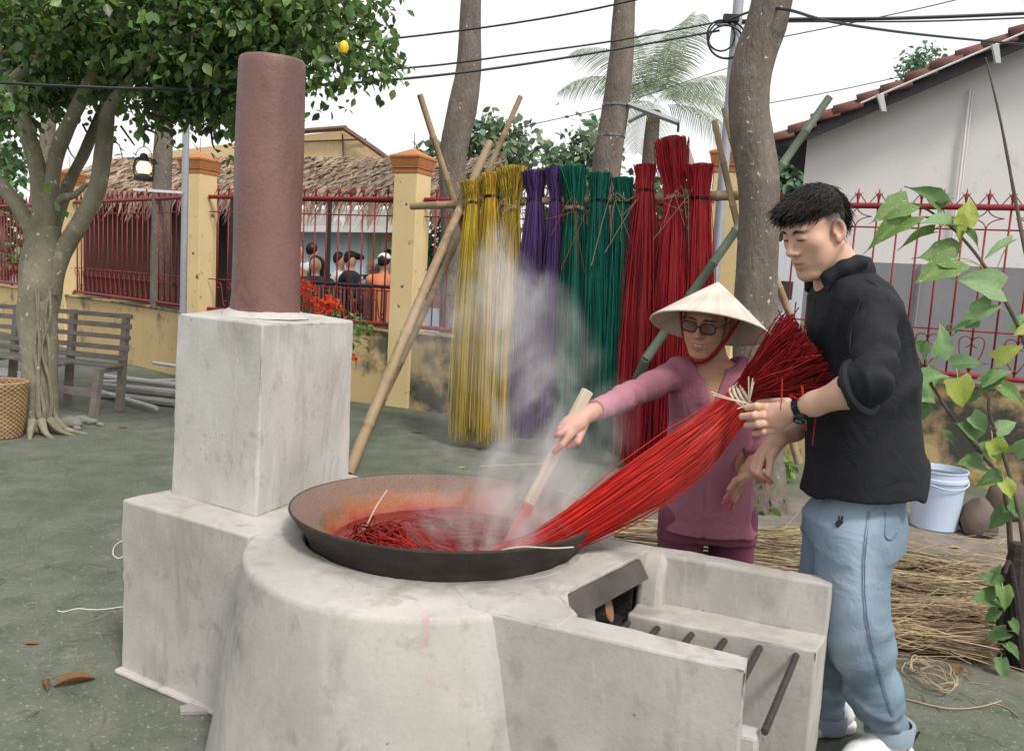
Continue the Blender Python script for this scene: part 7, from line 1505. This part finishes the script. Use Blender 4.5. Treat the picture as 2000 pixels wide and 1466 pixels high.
def dry(px, py, L_, ang, mat, lab, curl=.5, z=.006):
    c = at_z(px, py, 0); v = []; n = 10
    for i in range(n):
        t = i / (n - 1); w_ = .17 * math.sin(math.pi * (t * .94 + .03)) ** .8
        for k in (-1, -.4, .4, 1): a_ = k * curl * 2.2; v.append(c + rotz(ang) @ V((t - .5) * L_, w_ * L_ * math.sin(a_) / max(curl, .3) * .8, z + w_ * L_ * (1 - math.cos(a_)) * 1.2 + .02 * L_ * math.sin(5 * t)))
    F_ = [(i * 4 + k, i * 4 + k + 1, (i + 1) * 4 + k + 1, (i + 1) * 4 + k) for i in range(n - 1) for k in range(3)]; tag(mk('fallen_leaf', v, F_, mat, None, True), lab, 'leaf', 'fallen leaves')
dry(146, 1335, .12, .6, M_DRY, 'long curled brown leaf lying on the mossy ground', .75); dry(90, 1342, .075, 2.2, M_DRY, 'small crumpled dark leaf beside the long curled one', .9); dry(1866, 1070, .07, .2, M_DRYY, 'yellow leaf on the sandy soil below the bucket', .3); dry(905, 915, .06, .5, M_DRYY, 'small leaf on the ground behind the pan', .4); dry(1870, 1310, .08, 1.0, M_DRY, 'dry leaf lying by the last straw bundle', .5); dry(815, 845, .10, .1, M_DRY, 'flat brown leaf near the bamboo pole', .3); dry(62, 1258, .05, .1, M_DRY, 'tiny leaf scrap on the ground left of the plinth', .4); dry(240, 835, .08, .2, M_DRY, 'reddish leaf on the ground near the white pipe', .3)
b = MB(); c = at_z(378, 1388, 0); b.prism([(c[0] - .045, c[1] + .005), (c[0] - .03, c[1] - .03), (c[0] + .06, c[1] - .012), (c[0] + .055, c[1] + .008), (c[0] + .0, c[1] + .035)], 0, .014); tag(b.build('tile_chip', M_CONB, None, bevel=.002), 'flat broken stone chip at the foot of the plinth', 'stone')
# fine litter: straw bits, grit and scraps nobody could count
g4 = np.random.default_rng(12); n = 900; px_ = g4.uniform(-100, 2050, n); py_ = 740 + 760 * g4.random(n) ** .8; C0 = np.array([at_z(a, b_, .0015) for a, b_ in zip(px_, py_)]); ok = ~((C0[:, 0] > -1.3) & (C0[:, 0] < 1.0) & (C0[:, 1] > 1.6) & (C0[:, 1] < 3.3)); C0 = C0[ok]; an4 = g4.uniform(0, 6.28, len(C0)); l4 = g4.uniform(.01, .05, len(C0))
dd4 = np.stack([np.cos(an4), np.sin(an4), np.zeros(len(C0))], 1); pp4 = np.stack([C0 - dd4 * l4[:, None], C0 + V(0, 0, .002), C0 + dd4 * l4[:, None] * g4.uniform(.6, 1, (len(C0), 1)) + np.stack([-dd4[:, 1], dd4[:, 0], 0 * an4], 1) * (l4 * g4.uniform(-.4, .4, len(C0)))[:, None]], 1)
v4 = g4.uniform(.25, 1.1, len(C0)); tag(strands('straw_scraps', pp4, g4.uniform(.0006, .0014, len(C0)), M_RN, None, np.stack([v4, v4, v4], 1)), 'tiny straw scraps scattered over the yard', 'litter', kind='stuff')
n = 1500; C0 = np.array([at_z(a, b_, .0) for a, b_ in zip(g4.uniform(-100, 2050, n), 740 + 800 * g4.random(n) ** .7)]); s4 = g4.uniform(.002, .006, n); oct_ = np.array([(1, 0, 0), (0, 1, 0), (-1, 0, 0), (0, -1, 0), (0, 0, .8)]); vv4 = C0[:, None] + s4[:, None, None] * oct_[None] * g4.uniform(.6, 1.4, (n, 5, 1)); ff4 = (np.array([(0, 1, 4), (1, 2, 4), (2, 3, 4), (3, 0, 4)])[None] + (np.arange(n) * 5)[:, None, None]).reshape(-1, 3)
tag(mk('grit', vv4.reshape(-1, 3), ff4, M_ROCK, None), 'fine grit and crumbs on the concrete yard', 'grit', kind='stuff')
n = 420; C0 = np.array([at_z(a, b_, .0) for a, b_ in zip(g4.uniform(1600, 2000, n), g4.uniform(1085, 1310, n))]); C0[:, 2] = g4.uniform(.02, .15, n); an4 = g4.normal(-.2, .45, n); l4 = g4.uniform(.06, .22, n); dd4 = np.stack([np.cos(an4), np.sin(an4), g4.normal(0, .12, n)], 1)
pp4 = np.stack([C0 - dd4 * l4[:, None], C0 + g4.normal(0, .012, (n, 3)), C0 + dd4 * l4[:, None]], 1); pp4[:, :, 2] = np.maximum(pp4[:, :, 2], .004); v4 = g4.uniform(.4, 1.3, n); tag(strands('loose_straw', pp4, .0016, M_RN, None, np.stack([v4, v4 * .98, v4 * .95], 1)), 'loose tangled straw strewn over the straw bundles', 'straw', kind='stuff')
# ================================================================ red flowers behind the flue block
M_FLOW = pm('red_orange_petal', (.72, .085, .035), (.62, .06, .03), scale=30, rough=.6, bump=0, trans=.2)
fl = thing('flowering_shrub', (*at_y(625, 620, 7.7)[:2], 0), 'shrub with red orange flower heads against the ochre wall', 'shrub')
hd_ = [(588, 577), (605, 570), (612, 592), (600, 600), (622, 604), (645, 596), (655, 606), (632, 612), (592, 560), (641, 590), (681, 703)]
g3 = np.random.default_rng(6); stm = []
for px, py in hd_:
    c = at_y(px, py, 7.6 + g3.uniform(-.1, .1)); n = 46; u = g3.normal(size=(n, 3)); u[:, 2] = np.abs(u[:, 2]); u /= np.linalg.norm(u, axis=1)[:, None]; pos = c + u * V(.062, .062, .045); dd = u + g3.normal(0, .7, (n, 3)); leaves('flower_head', pos, dd, u + g3.normal(0, .3, (n, 3)), .036, M_FLOW, fl, np.ones((n, 3))); stm.append(bez([V(fl.location[0] + g3.uniform(-.1, .1), fl.location[1], 0), c * V(1, 1, .6), c], 6))
strands('stems', np.array(stm), .006, M_STEM, fl, n=4)['kind'] = 'stuff'
crown('foliage', [(at_y(px, py, 7.75), (.16, .14, .13), d_) for px, py, d_ in ((600, 605, .5), (640, 625, .5), (680, 640, .35), (690, 655, .25), (590, 640, .5), (640, 670, .6), (685, 715, .3), (660, 690, .4), (620, 690, .6))], M_LEAF, fl, .09, 34, 77, spread=.05, cl=4, vlo=.8, vhi=1.7)
# weeds at the tree foot and wall foot
for i, (px, py, Y, lab) in enumerate(((1490, 1000, 4.9, 'small green weed at the foot of the bent trunk'), (1530, 940, 5.2, 'little weed beside the bent trunk near the wall'))):
    t = thing('weed', tuple(at_z(px, py, 0)), lab, 'weed', 'weeds by the bent trunk'); crown('foliage', [(at_z(px, py, 0) + V(0, 0, .12), (.06, .06, .12), .35)], M_LEAF, t, .07, 40, 80 + i, spread=.03, cl=3, vlo=.9, vhi=1.8)
# ================================================================ visitors beyond the fence
def visitor(px, hy, Y_, face, shirt, label, hairc=(.015, .012, .011), skin=(.5, .32, .24), cap=None, extra=None, lean=0., hs=1.0, arm_fw=.15):
    Y = Y_ * .985; hc_ = at_y(px, hy, Y); g0 = V(hc_[0] - lean * .3, Y, 0); t = thing('person', tuple(g0), label, 'person', 'visitors walking beyond the fence'); F0 = nrm(V(*face, 0)); sd_ = V(-F0[1], F0[0], 0); zs = hc_[2]
    sh = V(hc_[0] - lean * .1, Y, zs - .24); hip = V(g0[0], Y, zs * .52)
    f = Field(g0 - V(.6, .6, .02), g0 + V(.6, .6, zs + .25), .021); f.ell(hc_, (.076, .086, .11), None, 0); f.cone(hc_, sh, .05, .06, .02)
    for s_ in (-1, 1):
        f.cone(hip + sd_ * s_ * .09, g0 + sd_ * s_ * .10 + V(0, 0, .05), .085, .05, .03); f.cone(g0 + sd_ * s_ * .1 + V(0, 0, .035), g0 + sd_ * s_ * .1 + F0 * .14 + V(0, 0, .03), .04, .035, .02); el = sh + sd_ * s_ * .22 + F0 * arm_fw * .4 + V(0, 0, -.28); f.cone(sh + sd_ * s_ * .17, el, .05, .04, .02); f.cone(el, el + F0 * arm_fw * 1.4 + V(0, 0, -.12), .04, .03, .02); f.ell(el + F0 * arm_fw * 1.5 + V(0, 0, -.16), (.035, .035, .045), None, .01)
    f.cone(sh, hip, .10, .12, .04); pants = np.array((.03, .035, .05)); build_field(f, 'body', M_SKIN, t, lambda P: np.where((P[:, 2] < hip[2] + .08)[:, None] & (np.abs((P - g0) @ sd_) < .19)[:, None], pants, np.asarray(skin)))
    f = Field(g0 - V(.6, .6, .02), g0 + V(.6, .6, zs + .25), .021); f.cone(sh + sd_ * .16, sh - sd_ * .16, .085, .085, 0); f.cone(sh + V(0, 0, -.05), hip, .16, .155, .05)
    for s_ in (-1, 1): el = sh + sd_ * s_ * .22 + F0 * arm_fw * .4 + V(0, 0, -.22); f.cone(sh + sd_ * s_ * .17, el, .075, .068, .03)
    build_field(f, 'top', pm('visitor_top', shirt, tuple(x * .85 for x in shirt), scale=5, rough=.85, bump=.1), t)
    f = Field(hc_ - .2, hc_ + .2, .016); f.ell(hc_ + V(0, 0, .025) - F0 * .018, (.080, .088, .098), None, 0); f.ell(hc_ + F0 * .10 - V(0, 0, .03), (.10, .10, .11), None, .01, 's'); f.plane(hc_ - V(0, 0, .05), (0, 0, -1)); build_field(f, 'hair', pm('visitor_hair', hairc, scale=20, rough=.5, bump=0), t)
    if cap:
        cm = pm('visitor_cap', cap, scale=5, rough=.8, bump=0); f = Field(hc_ - .26, hc_ + .26, .016); f.ell(hc_ + V(0, 0, .045), (.094, .098, .085), None, 0); f.plane(hc_ + V(0, 0, .045), (0, 0, -1)); f.cone(hc_ + F0 * .08 + V(0, 0, .055), hc_ + F0 * .15 + V(0, 0, .045), .05, .035, .01); build_field(f, 'cap', cm, t)
    if extra == 'pack':
        f = Field(sh - .5, sh + .4, .02); c = sh - F0 * .22 + V(0, 0, -.22); f.ell(c, (.17, .14, .24), None, 0); build_field(f, 'backpack', pm('tan_backpack', (.32, .22, .12), scale=8, rough=.9, bump=.1), t)
    if extra == 'long':
        f = Field(hc_ - .3, hc_ + .2, .018); f.cone(hc_ + V(0, .05, .02), hc_ + V(0, .07, -.2), .10, .09, 0); build_field(f, 'long_hair', pm('visitor_long_hair', hairc, scale=20, rough=.5, bump=0), t)
visitor(580, 493, 11.2, (1, -.1), (.72, .72, .72), 'visitor in white shirt half hidden by the chimney pipe', skin=(.55, .3, .22))
visitor(611, 491, 11.0, (.5, .8), (.66, .64, .60), 'dark haired visitor with tan backpack seen from behind', extra='pack')
visitor(617, 517, 10.7, (.1, -1), (.03, .03, .033), 'long haired visitor in black top facing the fence', extra='long')
visitor(664, 508, 11.6, (.9, .3), (.74, .74, .73), 'visitor in white shirt leaning forward beside a black capped one', lean=-.25)
visitor(685, 508, 11.4, (1, .1), (.02, .022, .03), 'visitor with black cap and black t-shirt', cap=(.02, .02, .018))
visitor(736, 524, 11.0, (.2, .9), (.16, .18, .24), 'visitor in grey hood and blue grey jacket', hairc=(.22, .23, .25))
visitor(751, 513, 10.8, (.3, .9), (.70, .24, .12), 'visitor in orange shirt and white cap', cap=(.75, .75, .75))
visitor(759, 503, 11.6, (.2, .9), (.3, .3, .3), 'dark haired visitor behind the orange shirt')
# ================================================================ steam
def steam():
    lo, hi = V(-.62, 2.05, .578), V(.56, 3.2, 1.592)
    b = MB(); b.box((lo + hi) / 2, hi - lo); m = bpy.data.materials.new('steam'); m.use_nodes = True; t = m.node_tree; N = t.nodes; L = t.links; N.remove(N['Principled BSDF'])
    pv_ = N.new('ShaderNodeVolumePrincipled'); pv_.inputs['Color'].default_value = (.99, .99, 1, 1); pv_.inputs['Anisotropy'].default_value = 0
    tc = N.new('ShaderNodeTexCoord'); sp = N.new('ShaderNodeSeparateXYZ'); L.new(tc.outputs['Object'], sp.inputs[0])
    def math_(op, a, c=None, d=None):
        x = N.new('ShaderNodeMath'); x.operation = op
        for i, q in enumerate((a, c, d)):
            if q is None: continue
            if isinstance(q, (int, float)): x.inputs[i].default_value = q
            else: L.new(q, x.inputs[i])
        return x.outputs[0]
    def curve(src, pts):
        n = N.new('ShaderNodeFloatCurve'); c = n.mapping.curves[0]
        while len(c.points) < len(pts): c.points.new(.5, .5)
        for p_, (x, y) in zip(c.points, pts): p_.location = (x, y); p_.handle_type = 'AUTO_CLAMPED'
        n.mapping.update(); L.new(src, n.inputs['Value']); return n.outputs[0]
    h = math_('DIVIDE', math_('SUBTRACT', sp.outputs['Z'], .55), 1.05)
    cx = math_('SUBTRACT', curve(h, [(0, .48), (.12, .55), (.28, .62), (.45, .58), (.62, .48), (.8, .46), (1, .44)]), .52)   # axis in x
    rad = curve(h, [(0, .42), (.08, .40), (.25, .38), (.45, .36), (.65, .33), (.8, .26), (.92, .16), (1, .02)])
    dx = math_('SUBTRACT', sp.outputs['X'], cx); dy = math_('SUBTRACT', sp.outputs['Y'], math_('MULTIPLY_ADD', h, .2, 2.50)); r_ = math_('SQRT', math_('ADD', math_('MULTIPLY', dx, dx), math_('MULTIPLY', dy, dy)))
    nb = N.new('ShaderNodeTexNoise'); nb.inputs['Scale'].default_value = 2.6; nb.inputs['Detail'].default_value = 3; L.new(tc.outputs['Object'], nb.inputs['Vector']); r_ = math_('ADD', r_, math_('MULTIPLY', math_('SUBTRACT', nb.outputs['Fac'], .42), .55))
    fall = math_('MAXIMUM', math_('SUBTRACT', 1, math_('DIVIDE', r_, rad)), 0)
    nz = N.new('ShaderNodeTexNoise'); nz.inputs['Scale'].default_value = 4.2; nz.inputs['Detail'].default_value = 5; nz.inputs['Roughness'].default_value = .55; nz.inputs['Distortion'].default_value = 1.6
    mp = N.new('ShaderNodeMapping'); mp.inputs['Scale'].default_value = (1.15, 1.15, .75); mp.inputs['Location'].default_value = (.3, 1.7, .2); L.new(tc.outputs['Object'], mp.inputs[0]); L.new(mp.outputs[0], nz.inputs['Vector'])
    nn = N.new('ShaderNodeMapRange'); nn.inputs[1].default_value = .46; nn.inputs[2].default_value = .74; L.new(nz.outputs['Fac'], nn.inputs[0])
    low = curve(h, [(0, .62), (.12, .50), (.25, .36), (.5, .36), (.75, .36), (1, .2)])
    dens = math_('MULTIPLY', math_('MULTIPLY', math_('MULTIPLY', math_('MINIMUM', fall, 1), nn.outputs[0]), low), STEAM_D)
    L.new(dens, pv_.inputs['Density']); L.new(pv_.outputs[0], N['Material Output'].inputs['Volume'])
    o = b.build('steam', m, None); tag(o, 'white steam drifting up from the dye pan', 'steam', kind='stuff')
STEAM_D = 22.0
steam()
